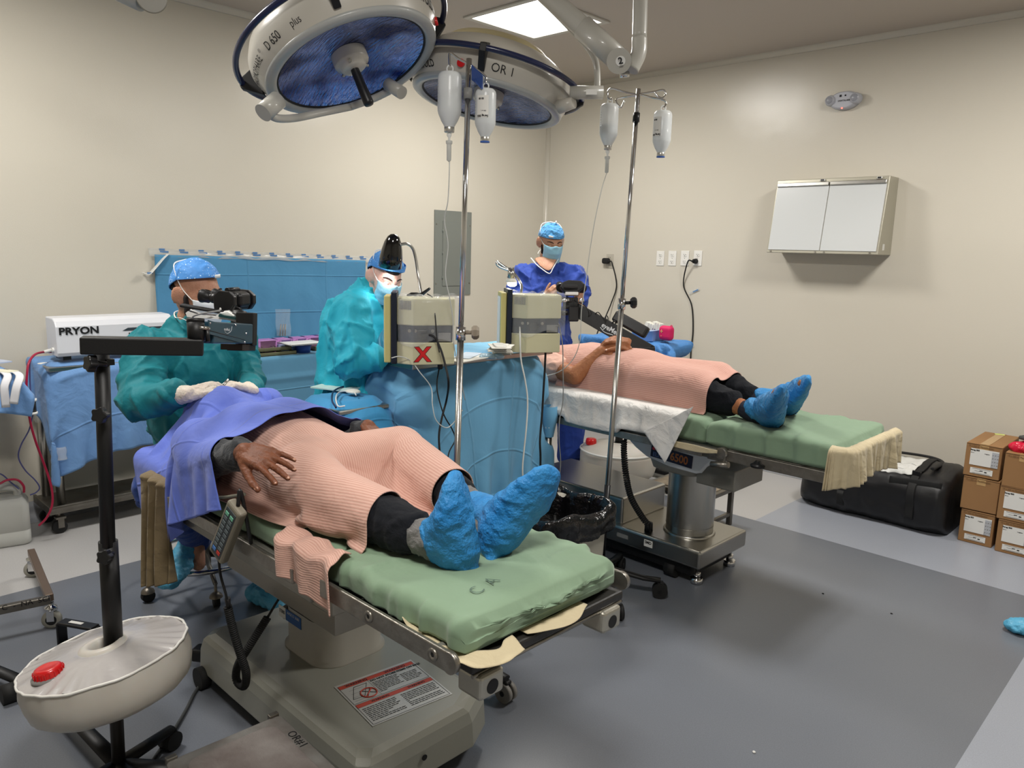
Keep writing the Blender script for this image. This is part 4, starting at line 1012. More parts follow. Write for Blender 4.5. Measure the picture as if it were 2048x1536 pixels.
# lamp 1 yoke
mk('yoke_joint', MB().cyl(at(526, 226, d=2.8), at(556, 200, d=2.85), .034, .034, 24), M_arm, L1)
arm('yoke_tube', [at(535, 222, d=2.82), at(552, 236, d=2.85), at(590, 236, d=2.95), at(640, 226, d=3.05), at(700, 214, d=3.15)], .015, L1)
mk('yoke_joint', MB().cyl(at(776, 168, d=3.12), at(804, 186, d=3.08), .026, seg=20), M_arm, L1)
arm('yoke_tube', [at(700, 214, d=3.15), at(750, 196, d=3.18), at(790, 176, d=3.12)], .015, L1)
mk('suspension_arm', MB().tube([at(150, -60, d=2.9), at(285, 2, d=2.9)], .04, 20), M_arm, L1)
mk('elbow', MB().cyl(at(303, -6, d=2.85), at(303, -6, d=2.98), .052, seg=32), M_arm, L1)
mk('elbow_ring', MB().cyl(at(303, -5, d=2.87), at(303, -5, d=2.95), .055, seg=32), M_steel, L1)
# ================================================================== IV poles and bottles
M_bottle = mat('bottle_plastic', rgb(240, 243, 243), rough=.25, alpha=.62, bump=(60, .08))
M_water = mat('saline', rgb(206, 214, 218), rough=.12, alpha=.7)
M_alucap = mat('aluminium_cap', rgb(200, 198, 192), rough=.35, metal=.9)
M_blue = mat('blue_plastic', rgb(70, 110, 190), rough=.4)
M_tube = mat('clear_tubing', rgb(214, 216, 212), rough=.2, alpha=.75)
def iv_pole(lab, bx, by, ztop, topxy, hooks, knob_z, knob_m, clamp_dir, black_below=None, casters=True, bag=None, collar_m=M_grey, basem=M_black, caster_m=M_rubber, phase=.3, mount=0.0):
    t = thing('iv_pole', lab, 'IV pole', (bx, by, 0))
    top = V((topxy[0], topxy[1], ztop)); bot = V((bx, by, .12)); kn = bot.lerp(top, (knob_z - .12) / (ztop - .12)); d = (top - bot).normalized()
    mk('lower_tube', MB().cyl(bot, kn, .0125, seg=20), M_steel if black_below is None else M_steel, t)
    if black_below: mk('sleeve', MB().cyl(bot, bot + d * (black_below - .12), .0145, seg=20), M_black, t)
    mk('upper_tube', MB().cyl(kn - d * .05, top, .0105, seg=20), M_chrome, t)
    mk('collar', MB().cyl(kn - d * .03, kn + d * .02, .019, seg=20), M_chrome, t)
    kd = RW @ V(clamp_dir); k0 = kn + kd * .019
    kb = mk('knob', MB().cyl(k0, k0 + kd * .025, .008, seg=12).lathe([(0.001, .022), (.02, .022), (.027, .03), (.027, .042), (.02, .05), (0.001, .05)] , k0, kd, 7, False), knob_m, t)
    mk('top_collar', MB().cyl(top - d * .15, top - d * .11, .016, seg=20), collar_m, t)
    for hk in hooks:
        mk('hook', MB().tube(cr([V(p) for p in hk], 6), .0045, 8), M_chrome, t)
    if casters:
        for q in range(5):
            a = phase + 2 * PI * q / 5; e = V((math.cos(a), math.sin(a), 0))
            mk('leg', MB().tube([V((bx, by, .13)), V((bx, by, .115)) + e * .08, V((bx, by, .09)) + e * .2, V((bx, by, .085)) + e * .28], [(.02, .012)] * 4, 10), basem, t)
            c_ = V((bx, by, 0)) + e * .28; u = V((-e.y, e.x, 0))
            w_ = mk('caster', MB().cyl(c_ + V((0, 0, .036)) - u * .022, c_ + V((0, 0, .036)) - u * .005, .036, seg=22).cyl(c_ + V((0, 0, .036)) + u * .005, c_ + V((0, 0, .036)) + u * .022, .036, seg=22), caster_m, t)
            mk('fork', MB().box(c_ + V((0, 0, .066)), (.03, .03, .03), rot=a, bev=.006).cyl(c_ + V((0, 0, .036)) - u * .024, c_ + V((0, 0, .036)) + u * .024, .01, seg=12), M_black, w_)
        mk('hub', MB().lathe([(.03, .095), (.045, .1), (.045, .13), (.025, .15), (.016, .19)], (bx, by, 0), seg=24), basem, t)
    return t
def bottle(lab, top, s=1.0, level=.55, cap=M_alucap, drip=False, label=False, tilt=(0, 0), grp='saline bottles hanging upside down', face=0):
    """500 ml infusion bottle hanging upside down from `top` (the ring)"""
    top = V(top); t = thing('saline_bottle', lab, 'bottle', top, grp)
    ax = V((tilt[0], tilt[1], -1)).normalized()
    prof = [(0, .018), (.018, .017), (.032, .02), (.040, .029), (.0425, .04), (.0425, .140), (.0425, .150), (.0405, .160), (.030, .184), (.021, .199), (.017, .206), (.017, .222)]
    prof = [(r * s, h * s) for r, h in prof]
    mk('body', MB().lathe(prof, top, ax, 36), M_bottle, t)
    h0 = (.04 + (1 - level) * .13); pl = [(0, h0)] + [(max(r / s - .0015, 0), h / s) for r, h in prof if h / s > h0 + .001]
    pl = [(0, h0), (.0408, h0)] + [q for q in pl[1:]] + [(0, .221)]
    mk('liquid', MB().lathe([(r * s, h * s) for r, h in pl], top, ax, 36), M_water, t)
    ringc = top + ax * .008 * s; F = frame_from(ax); e1 = F.col[0]
    rp = [ringc + (RW @ V((1, 0, 0))) * .011 * s * math.cos(a) + ax * .012 * s * math.sin(a) for a in [2 * PI * q / 18 for q in range(18)]]
    mk('hanging_ring', MB().tube(rp, .0028 * s, 8, closed=True), M_bottle, t)
    mk('neck_cap', MB().lathe([(.0175 * s, .205 * s), (.0185 * s, .207 * s), (.0185 * s, .222 * s), (.0165 * s, .224 * s), (0, .224 * s)], top, ax, 24), M_alucap, t)
    if cap is not M_alucap: mk('seal', MB().lathe([(.0195 * s, .222 * s), (.0195 * s, .227 * s), (0, .227 * s)], top, ax, 24), cap, t)
    vr = -(RW @ V((0, 0, -1))); vr = (vr - ax * vr.dot(ax)).normalized(); sr = (-ax).cross(vr)
    if label:
        a0 = face; P = lambda u, v: top + ax * ((.05 + .085 * v) * s) + (vr * math.cos(a0 + (u - .5) * 1.15) + sr * math.sin(a0 + (u - .5) * 1.15)) * .0432 * s
        lb = mk('label', MB().grid(P, 10, 4), M_paper, t)
        def mf(uo, vo): return lambda x, y: top + ax * ((.05 + .085 * vo) * s + y) + (vr * math.cos(a0 + (uo - .5) * 1.15 - x / (.043 * s)) + sr * math.sin(a0 + (uo - .5) * 1.15 - x / (.043 * s))) * .0437 * s
        lettering('lettering', 'Serag BSS', .011, 0, 0, 0, M_ink, lb, map_fn=mf(.98, .93), bold=.04)
        lettering('lettering', '500 ml  |', .006, 0, 0, 0, M_ink, lb, map_fn=mf(.8, .7), bold=.02)
        lettering('lettering', '00 00', .009, 0, 0, 0, M_ink, lb, map_fn=mf(.6, .15), bold=.06)
    sc = MB()
    for q in range(7):
        h = (.06 + q * .011) * s
        sc.add([top + ax * (h + dd) + (vr * math.cos(-1.25 + a) + sr * math.sin(-1.25 + a)) * .0431 * s for dd, a in ((0, 0), (0, .16), (.0012, .16), (.0012, 0))], [(0, 1, 2, 3)])
    mk('scale_marks', sc, M_ink, t)
    if drip:
        c = top + ax * .224 * s; mk('spike', MB().lathe([(.004, 0), (.009, .004), (.009, .012), (.0045, .018), (.0045, .03)], c, ax, 14), M_bottle, t)
        dc = mk('drip_chamber', MB().lathe([(.0045, .028), (.0125, .03), (.0125, .04), (.0098, .042), (.0092, .045), (.0088, .1), (.0075, .103), (.003, .106)], c, ax, 20), M_tube, t)
        mk('drip_liquid', MB().lathe([(0, .062), (.0082, .062), (.0078, .1), (0, .1)], c, ax, 16), mat('drip_fill', rgb(206, 200, 176), rough=.3), dc)
        return t, c + ax * .106
    return t, None
# pole 1 in front of the middle table
D1 = 2.86
p1t = at(938, 118, d=D1); p1b = at(912, 985, d=2.9)
hk1 = [at(938, 128, d=D1), at(918, 118, d=D1), at(903, 107, d=D1), at(899, 108, d=D1), at(899, 122, d=D1), at(900, 131, d=D1), at(903, 134, d=D1)]
hk2 = [at(938, 128, d=D1), at(955, 140, d=D1), at(970, 152, d=D1), at(972, 156, d=D1), at(971, 164, d=D1), at(972, 168, d=D1)]
bxy = at(908, 1120, z=0.0)
dirp = (p1b - p1t).normalized(); base1 = p1b + dirp * ((p1b.z - .12) / -dirp.z)
iv_pole('chrome IV pole standing between the front table and the blue-draped middle table', base1.x, base1.y, p1t.z, (p1t.x, p1t.y), [hk1, hk2], at(918, 665, d=2.88).z, mat('tan_knob', rgb(140, 130, 116), rough=.45), (1, 0, 0), phase=-1.2 + .0, caster_m=mat('grey_caster', rgb(130, 128, 124), rough=.5))
_, d1 = bottle('half-full upside-down saline bottle with a drip chamber on the first IV pole', at(900, 133, d=D1), 1.06, .62, drip=True, tilt=(0.0, .0))
bottle('labelled upside-down saline bottle with a blue seal on the first IV pole', at(972, 168, d=D1), .93, .95, cap=M_blue, label=True, face=-.25)
tag = thing('hanging_tag', 'dark blue folded sleeve hanging from the top of the first IV pole', 'sleeve', at(955, 140, d=D1))
mk('sleeve', MB().add([at(943, 128, d=2.84), at(966, 152, d=2.84), at(966, 178, d=2.83), at(963, 178, d=2.82), at(951, 165, d=2.82), at(943, 160, d=2.86), at(950, 150, d=2.88)], [(0, 1, 2, 3, 4, 5), (0, 5, 6), (0, 6, 1), (1, 6, 2), (2, 6, 3), (3, 6, 4), (4, 6, 5)]), mat('navy_fabric', rgb(44, 70, 130), rough=.6), tag)
# pole 2 in front of the rear table
D2 = 3.53
p2t = at(1277, 178, d=D2); p2b = at(1214, 985, d=3.62)
h2 = [[at(1277, 190, d=D2), at(1250, 184, d=D2), at(1226, 177, d=D2), at(1217, 181, d=D2), at(1215, 192, d=D2), at(1221, 200, d=D2), at(1224, 196, d=D2)],
      [at(1277, 188, d=D2), at(1305, 184, d=D2 + .02), at(1326, 180, d=D2 + .02), at(1331, 188, d=D2 + .02), at(1325, 196, d=D2 + .02), at(1316, 193, d=D2 + .02), at(1310, 185, d=D2 + .02)],
      [at(1277, 188, d=D2), at(1300, 194, d=D2 - .05), at(1327, 200, d=D2 - .08), at(1332, 206, d=D2 - .08), at(1330, 212, d=D2 - .08), at(1327, 216, d=D2 - .08)],
      [at(1277, 190, d=D2), at(1255, 193, d=D2 + .05), at(1236, 197, d=D2 + .08), at(1232, 203, d=D2 + .08), at(1238, 212, d=D2 + .08), at(1243, 214, d=D2 + .08), at(1249, 202, d=D2 + .08)]]
dirp = (p2b - p2t).normalized(); base2 = p2b + dirp * ((p2b.z - .12) / -dirp.z)
iv_pole('tall IV pole with four hooks standing in front of the rear operating table', base2.x, base2.y, p2t.z, (p2t.x, p2t.y), h2, at(1243, 606, d=3.57).z, M_black, (1, 0.02, 0), black_below=.52, collar_m=M_black, phase=.62)
_, d2 = bottle('one-third-full upside-down saline bottle with a drip line on the second IV pole', at(1220, 199, d=D2), 1.0, .42, drip=True)
bottle('nearly full upside-down saline bottle without a line on the second IV pole', at(1327, 213, d=D2 - .08), .98, .92, cap=M_blue, label=True, face=-.9)
# tubing
def line(name, lab, pts, r, m, cat='tubing', n=10): return props(mk(name, MB().tube(cr(pts, n), r, 8), m), lab, cat)
line('iv_line', 'clear infusion tube hanging from the first IV pole to the left phaco machine', [d1, at(899, 330, d=D1), at(896, 400, d=2.9), at(889, 440, d=2.95), at(896, 490, d=3.0), at(891, 550, d=3.05), at(900, 600, d=3.1), at(906, 640, d=3.15), at(908, 690, d=3.2), at(920, 750, d=3.3), at(930, 800, d=3.4)], .0022, M_tube)
line('iv_line', 'long clear infusion tube running from the second IV pole across the draped table', [d2, at(1203, 380, d=3.55), at(1190, 440, d=3.6), at(1180, 500, d=3.65), at(1172, 560, d=3.7), at(1163, 620, d=3.75), at(1160, 680, d=3.8), at(1145, 720, d=3.9), at(1115, 745, d=3.95), at(1075, 752, d=3.95), at(1050, 738, d=4.0), at(1035, 715, d=4.1)], .0022, M_tube)
# ================================================================== microscope floor stand (front left) with its water tank
M_teal = mat('teal_enamel', rgb(30, 62, 78), rough=.35, coat=.2)
MS = thing('microscope_stand', 'black portable microscope on a pole over the front patient', 'microscope', (-2.25, .68, 0))
DP = 2.08
pt = at(203, 690, d=DP); pb_ = at(238, 1545, d=2.25); jn = at(216, 1085, d=2.17)
u_ = (pb_ - pt).normalized()
mk('upper_post', MB().cyl(at(203, 700, d=DP), at(216, 1092, d=2.165), .0195, seg=24), M_blackm, MS)
mk('lower_post', MB().cyl(at(216, 1082, d=2.17), at(228, 1300, d=2.22), .0255, .0255, 24), M_blackm, MS)
mk('foot_tube', MB().cyl(at(226, 1290, d=2.22), at(239, 1560, d=2.27), .0185, seg=20), mat('foot_tube_dark', rgb(58, 54, 50), rough=.4, metal=.6), MS)
def starknob(name, c, ax, r, parent, m=M_black):
    F = frame_from(ax); pts = []
    for q in range(40):
        a = 2 * PI * q / 40; pts.append((r * (1 + .14 * math.cos(5 * a)) * math.cos(a), r * (1 + .14 * math.cos(5 * a)) * math.sin(a)))
    M_ = F.to_4x4(); M_.translation = V(c); return mk(name, MB().prism(pts, .022, M_).cyl(V(c) - V(ax) * .03, V(c), .008, seg=10), m, parent, bevel=.003)
vw = -(RW @ V((0, 0, -1)))
starknob('knob', at(190, 727, d=DP - .04), (vw + RW @ V((-.7, 0, 0))).normalized(), .021, MS)
starknob('knob', at(205, 830, d=2.1 - .03), vw.normalized(), .02, MS)
starknob('knob', at(214, 1112, d=2.17 - .045), vw.normalized(), .019, MS)
mk('clip', MB().box(at(219, 724, d=DP), (.02, .02, .016)), M_black, MS)
aL, aR = at(162, 690, d=2.02), at(407, 694, d=2.12); ad = (aR - aL).normalized(); az = V((0, 0, 1)); ay = az.cross(ad).normalized(); az = ad.cross(ay)
mk('horizontal_arm', MB().box((aL + aR) / 2, ((aR - aL).length, .045, .046), Matrix((ad, ay, az)).transposed(), bev=.004), M_blackm, MS)
mk('pivot', MB().cyl(at(393, 682, d=2.115), at(391, 641, d=2.115), .023, seg=28).cyl(at(391, 645, d=2.115), at(391, 637, d=2.115), .0235, seg=28), M_blackm, MS)
# parallelogram arm running back to the microscope head
q0, q1 = at(412, 670, d=2.16), at(492, 672, d=2.42); qd = (q1 - q0).normalized(); qz = V((0, 0, 1)); qy = qz.cross(qd).normalized(); qz = qd.cross(qy)
R = Matrix((qd, qy, qz)).transposed(); qc = at(453, 666, d=2.29)
sd = mk('swing_arm', MB().box(qc, ((q1 - q0).length * 1.0, .05, .062), R, bev=.004), M_teal, MS)
def qpt(px, py, off=.027):  # a point on the near face of the swing arm
    r = (at(px, py, d=1) - CAM); nrm = -qy if (-qy).dot(vw) > 0 else qy; c = qc + nrm * off; return CAM + r * ((c - CAM).dot(nrm) / r.dot(nrm))
gx = (qpt(490, 660) - qpt(430, 650)).normalized(); gz = qz
mk('cover_plate', MB().add([qpt(*p, .0275) for p in ((416, 640), (494, 664), (491, 688), (418, 668))], [(3, 2, 1, 0)]), M_teal, sd, solid=.002)
mk('groove', MB().tube([qpt(418, 661, .028), qpt(491, 680, .028)], .0015, 6), M_black, sd)
for p in ((420, 646), (418, 657), (492, 667), (489, 684), (471, 650)): mk('screw', MB().ell(qpt(*p, .028), .0035, seg=10, rings=6), M_chrome, sd)
lettering('lettering', 'eyeMed', .012, qpt(448, 658, .0295), gx, gz, mat('silver_print', rgb(190, 196, 200), rough=.4), sd, bold=.02)
mk('logo_swoosh', MB().tube(cr([qpt(450, 664, .029), qpt(455, 667, .029), qpt(462, 662, .029), qpt(464, 653, .029)], 5), .0007, 5), mat('silver_print', rgb(190, 196, 200)), sd)
mk('lever', MB().cyl(at(398, 655, d=2.1), at(417, 657, d=2.12), .0055, seg=12), M_steel, MS)
mk('lever_handle', MB().cyl(at(414, 655, d=2.12), at(416, 684, d=2.12), .006, seg=12), M_black, MS)
mk('light_guide', MB().box(at(470, 694, d=2.4), (.05, .07, .018), R), mat('brown_block', rgb(46, 34, 30), rough=.5), MS)
mk('carrier', MB().box(at(493, 658, d=2.45), (.03, .06, .105), R, bev=.003), M_blackm, MS)
mk('lower_bracket', MB().box(at(483, 695, d=2.43), (.09, .055, .02), R, bev=.002), M_blackm, MS)
# white lamp tray above the arm
Rt = Matrix.Rotation(0, 3, 'Z')
h0 = at(372, 622, d=2.5); h1 = at(478, 640, d=2.55); hd = (h1 - h0).normalized(); hz = (V((0, 0, 1)) - hd * hd.z).normalized(); hy = hz.cross(hd)
Rh = Matrix((hd, hy, hz)).transposed()
mk('base_rail', MB().box(at(430, 622, d=2.52), (.21, .06, .008), Rh, bev=.002), M_blackm, MS)
mk('white_shell', MB().loft([[at(px, py, d=2.48) + hy * (.0 + k * .08) for px, py in ((371, 626), (376, 622), (396, 630), (430, 633), (440, 626), (455, 624), (481, 640), (478, 646), (455, 640), (432, 638), (396, 636), (374, 634))] for k in (0, 1)]), M_white, MS)
mk('lamp_glass', MB().box(at(458, 633, d=2.47), (.06, .05, .008), Rh), mat('green_glass', rgb(40, 70, 70), rough=.15), MS)
mk('cable', MB().tube(cr([at(383, 640, d=2.46), at(388, 632, d=2.45), at(405, 627, d=2.45), at(425, 624, d=2.46), at(440, 621, d=2.48)], 6), .003, 6), M_grey, MS)
mk('white_base', MB().box(at(462, 621, d=2.6), (.07, .07, .014), Rh, bev=.003), M_white, MS)
# binocular head with eyepieces towards the surgeon
def head_scope(parent, C_, fwd, scale=1.0, m=M_black):
    """C_ body centre; fwd = from eyepieces to objective side (unit)"""
    f_ = V(fwd).normalized(); s_ = V((0, 0, 1)).cross(f_).normalized(); u_ = f_.cross(s_); R = Matrix((f_, s_, u_)).transposed(); k = scale
    def P(a, b, c): return C_ + (f_ * a + s_ * b + u_ * c) * k
    b = mk('binocular_body', MB().box(P(.02, 0, 0), (.075 * k, .085 * k, .06 * k), R, bev=.012 * k).box(P(.05, 0, .004), (.04 * k, .06 * k, .045 * k), R, bev=.01 * k), m, parent, bevel=.002)
    for sg in (-1, 1):
        mk('prism_housing', MB().prism([( -.03 * k, -.026 * k), (.0, -.034 * k), (.03 * k, -.03 * k), (.045 * k, -.01 * k), (.045 * k, .016 * k), (.025 * k, .032 * k), (-.01 * k, .034 * k), (-.032 * k, .015 * k)], .018 * k, place(P(.022, sg * .043 - (.018 if sg < 0 else 0), 0), f_, u_, s_) if True else None), m, parent, bevel=.003)
        mk('eyepiece', MB().lathe([(.013 * k, .0), (.0165 * k, .0), (.0165 * k, .02 * k), (.014 * k, .022 * k), (.014 * k, .03 * k), (.019 * k, .034 * k), (.0195 * k, .05 * k), (.022 * k, .058 * k), (.022 * k, .062 * k), (.018 * k, .06 * k), (.017 * k, .045 * k), (0, .043 * k)], P(-.012, sg * .031, .004), -f_ + u_ * .12, 24), m, parent)
    mk('top_bar', MB().cyl(P(.02, -.03, .034), P(.02, .03, .034), .008 * k, seg=12), M_black, parent)
    return P
fw = (RW @ V((.93, -.08, .25))).normalized()
head_scope(MS, at(455, 600, d=2.62), fw, 1.05)
mk('neck', MB().cyl(at(470, 612, d=2.62), at(470, 626, d=2.58), .022, seg=20), M_black, MS)
mk('objective', MB().cyl(at(478, 625, d=2.56), at(478, 650, d=2.55), .026, seg=20), M_blackm, MS)
# base feet
fb = at(239, 1552, d=2.27); fb.z = .05
for q, a in enumerate((PI * 1.02, PI * .62, PI * 1.55, .1, PI * .25)):
    e = V((math.cos(a), math.sin(a), 0)); L_ = (.52, .2, .3, .26, .2)[q]
    mk('leg', MB().tube([fb + V((0, 0, .02)), fb + e * L_ + V((0, 0, .012))], [(.026, .014), (.02, .012)], 10), M_blackm, MS)
    c_ = fb + e * (L_ - .01); u = V((-e.y, e.x, 0))
    w_ = mk('caster', MB().cyl(V((c_.x, c_.y, .03)) - u * .022, V((c_.x, c_.y, .03)) + u * .022, .03, seg=20), M_rubber, MS)
lc = at(10, 1362, z=.05)
mk('leg', MB().tube([V((lc.x, lc.y, .06)) + V((-.35, -.1, 0)), at(45, 1362, z=.06)], [(.022, .014)] * 2, 10), M_blackm, MS)
mk('caster', MB().cyl(at(2, 1392, z=.03) , at(2, 1392, z=.03) + V((.0, .05, 0)), .035, seg=20), M_rubber, MS)
# ring-shaped water ballast tank, leaning on the foot
M_tank = mat('milky_polyethylene', rgb(196, 192, 184), rough=.38, sss=.15, vary=(6, .5, rgb(180, 172, 160)), spec=.4)
M_tankt = mat('tank_film', rgb(172, 168, 166), rough=.22, bump=[(9, .35), (40, .12)], spec=.6)
TK = thing('ballast_tank', 'round milky water ballast tank with a red cap around the microscope pole', 'ballast tank', at(215, 1350, d=2.2))
tl, tr, tf, tb_ = at(40, 1392, d=2.02), at(384, 1308, d=2.38), at(205, 1446, d=1.98), at(262, 1237, d=2.42)
tc_ = at(210, 1307, d=2.20)
def aim_(px, py, dx, dy, c):
    v = (at(px, py, d=1) - CAM).normalized(); r = v.cross(RW @ V((0, 1, 0))).normalized(); u = r.cross(v)
    e = (r * dx - u * dy).normalized(); return (-v * c + e * math.sqrt(1 - c * c)).normalized()
nz = aim_(206, 1318, -.22, -.975, .352); ex = (RW @ V((1, .2, 0))); ex = (ex - nz * ex.dot(nz)).normalized()
RT = .262; tcz = tc_
def tank_r(a, r, amp=0): return r * (1 + amp * math.sin(a * 17 + 2 * math.sin(a * 3)) + amp * .5 * math.sin(a * 37))
def tring(r, h, amp, n=120):
    F = Matrix((ex, nz.cross(ex), nz)).transposed()
    return [tcz + F @ V((tank_r(2 * PI * k / n, r, amp) * math.cos(2 * PI * k / n), tank_r(2 * PI * k / n, r, amp) * math.sin(2 * PI * k / n), h * .82 + amp * .25 * math.sin(2 * PI * k / n * 9))) * 1.0 for k in range(n)]
mk('side_wall', MB().loft([tring(r, h, am) for r, h, am in ((.165, -.152, .0), (.195, -.146, .003), (.213, -.126, .003), (.222, -.085, .001), (.226, -.045, .001), (.220, -.005, .003), (.220, .0, .005))], caps=False), M_tank, TK)
mk('underside', MB().loft([tring(r, h, 0) for r, h in ((.03, -.15), (.165, -.152))], caps=False), M_tank, TK)
mk('seam', MB().tube([p + nz * .002 for p in tring(.221, .0, .006, 120)], .0038, 8, closed=True), mat('seam_white', rgb(222, 220, 214), rough=.3), TK)
def topf(u, v):
    a = 2 * PI * u; r = .06 + (.219 - .06) * v; h = .002 + .03 * math.sin(PI * (v ** .7)) * .45 + .022 * (1 - v) ** 2
    h += .0035 * math.sin(a * 23 + 3 * math.sin(a * 4)) * v ** 3
    F = Matrix((ex, nz.cross(ex), nz)).transposed(); return tcz + F @ V((r * math.cos(a), r * math.sin(a), h))
mk('top_film', MB().grid(topf, 160, 14), M_tankt, TK)
F_ = Matrix((ex, nz.cross(ex), nz)).transposed()
mk('centre_collar', MB().lathe([(.07, .018), (.062, .03), (.048, .036), (.038, .032), (.035, .0), (.035, -.1)], tcz, nz, 40), M_tank, TK)
capc = at(117, 1330, d=2.09)
cl = F_.transposed() @ (at(117, 1335, d=2.1) - tcz); capc = tcz + F_ @ V((cl.x, cl.y, .0))
ca = math.atan2(cl.y, cl.x); capc = tcz + F_ @ V((.148 * math.cos(ca), .148 * math.sin(ca), .014))
cp = mk('cap_flange', MB().lathe([(.045, -.004), (.045, .002), (.03, .004)], capc, nz, 32), mat('clear_grey', rgb(130, 128, 126), rough=.25), TK)
cap_ = MB().lathe([(.037, .002), (.036, .018), (.033, .024), (.026, .027), (.02, .024), (0, .024)], capc, nz, 40)
rc = mk('screw_cap', cap_, M_red, TK)
rb = MB()
for q in range(20):
    a = 2 * PI * q / 20; p = capc + F_ @ V((.037 * math.cos(a), .037 * math.sin(a), .010)); rb.box(p, (.004, .003, .017), F_ @ Matrix.Rotation(a, 3, 'Z'))
mk('ridges', rb, M_red, rc)
# ================================================================== middle table with the phaco machines
M_bdr = fabric('blue_surgical_drape', rgb(112, 174, 212), crease=(0.19, 0.235), wrinkle=(4, .35), dark=.86, rough=.75)
M_bdr2 = fabric('blue_cart_drape', rgb(112, 154, 206), crease=(0.5, 0.42), wrinkle=(6, .6), dark=.88, rough=.7)
M_bdr3 = fabric('teal_table_drape', rgb(88, 142, 174), crease=(0.6, 0.6), wrinkle=(3, .25), dark=.9, rough=.75)
zt = 1.11
TX0, TX1, TY0, TY1 = -2.97, -2.56, 2.03, 2.99
MT = thing('instrument_table', 'stainless instrument table hidden under the big blue drape in the middle', 'table', (-2.76, 2.5, 0))
mk('tabletop', MB().box2((TX0 + .02, TY0 + .02, zt - .035), (TX1 - .02, TY1 - .02, zt - .01), bev=.004), M_steel, MT)
for x, y in ((-2.585, 2.965), (TX0 + .04, TY1 - .04), (-2.6, 2.62), (TX0 + .04, TY0 + .04)):
    mk('leg', MB().cyl((x, y, .0), (x, y, .74 if x == -2.585 else zt - .05), .018, seg=20), M_steel, MT)
mk('brace', MB().box2((TX0 + .03, TY0 + .2, .30), (TX1 - .02, TY1 - .02, .315), bev=.003), M_steel, MT)
# drape: cloth laid over the table
def draped(name, lab, x0, x1, y0, y1, z, drops, m, res=.028, steps=70, sdf=None, amp=.01, seed=0, up=2, pinrow=False, post=None, **kw):
    """drops = (x-, x+, y-, y+) overhangs; simulated over the tabletop"""
    a, b, c, d = drops; ox, oy = x0 - a, y0 - c; lx, ly = (x1 - x0) + a + b, (y1 - y0) + c + d
    nu, nv = int(lx / res) + 1, int(ly / res) + 1
    rest = flatgrid((ox, oy, z + .01), (lx, 0, 0), (0, ly, 0), nu, nv)
    # start shape: overhangs already folded down
    P = rest.copy();
    for ax, lo, hi in ((0, x0, x1), (1, y0, y1)):
        t = P[..., ax]; over = np.maximum(t - hi, 0) + np.maximum(lo - t, 0); s = np.sign(t - (lo + hi) / 2)
        P[..., ax] = np.clip(t, lo, hi) + s * np.minimum(over, .02) + s * over * .12
        P[..., 2] -= over * .95
    P[..., :2] += amp * np.stack([vnoise(P.reshape(-1, 3), 5, seed).reshape(nu, nv), vnoise(P.reshape(-1, 3), 5, seed + 1).reshape(nu, nv)], -1) * (P[..., 2:3] < z - .03)
    S = sdf or SDF(); S.box((x0, y0, z - .3), (x1, y1, z), .012)
    S.floor = 0.01
    pin = None
    if pinrow: pin = np.zeros((nu, nv), bool); pin[(P[:, nv // 2, 0] < x0 + .12), :] = True; pin &= (P[..., 2] > z)
    G = cloth(P, S, steps=steps, iters=6, rest=rest, fric=.6, bend=.2, damp=.93, pin=pin)
    if post is not None: G = post(G)
    o = cloth_mk(name, G, m, None, res, res, up, **kw); props(o, lab, 'drape'); return o
S = SDF(); S.capsule((-2.585, 2.965, 0), (-2.585, 2.965, 1.05), .03); S.box((-3.1, 3.045, .66), (-1, 3.6, .9), .02)
draped('table_drape', 'large blue surgical drape with square fold creases over the middle table', TX0, TX1, TY0, TY1, zt, (.25, .54, .36, .40), M_bdr, res=.026, steps=90, sdf=S, seed=5, amp=.014)
lg = thing('taped_drape_end', 'bunched drape end taped white around the front table leg', 'drape', (-2.585, 2.965, .6))
mk('wrap', MB().lathe([(.04, .80), (.048, .76), (.042, .72), (.035, .69), (.03, .66), (.026, .635)], (-2.585, 2.965, 0), seg=14), M_bdr, lg)
mk('tape', MB().lathe([(.038, .74), (.039, .72), (.034, .69), (.031, .675)], (-2.585, 2.965, 0), seg=12, arc=(-2.6, .8)), M_paper, lg, solid=.001)
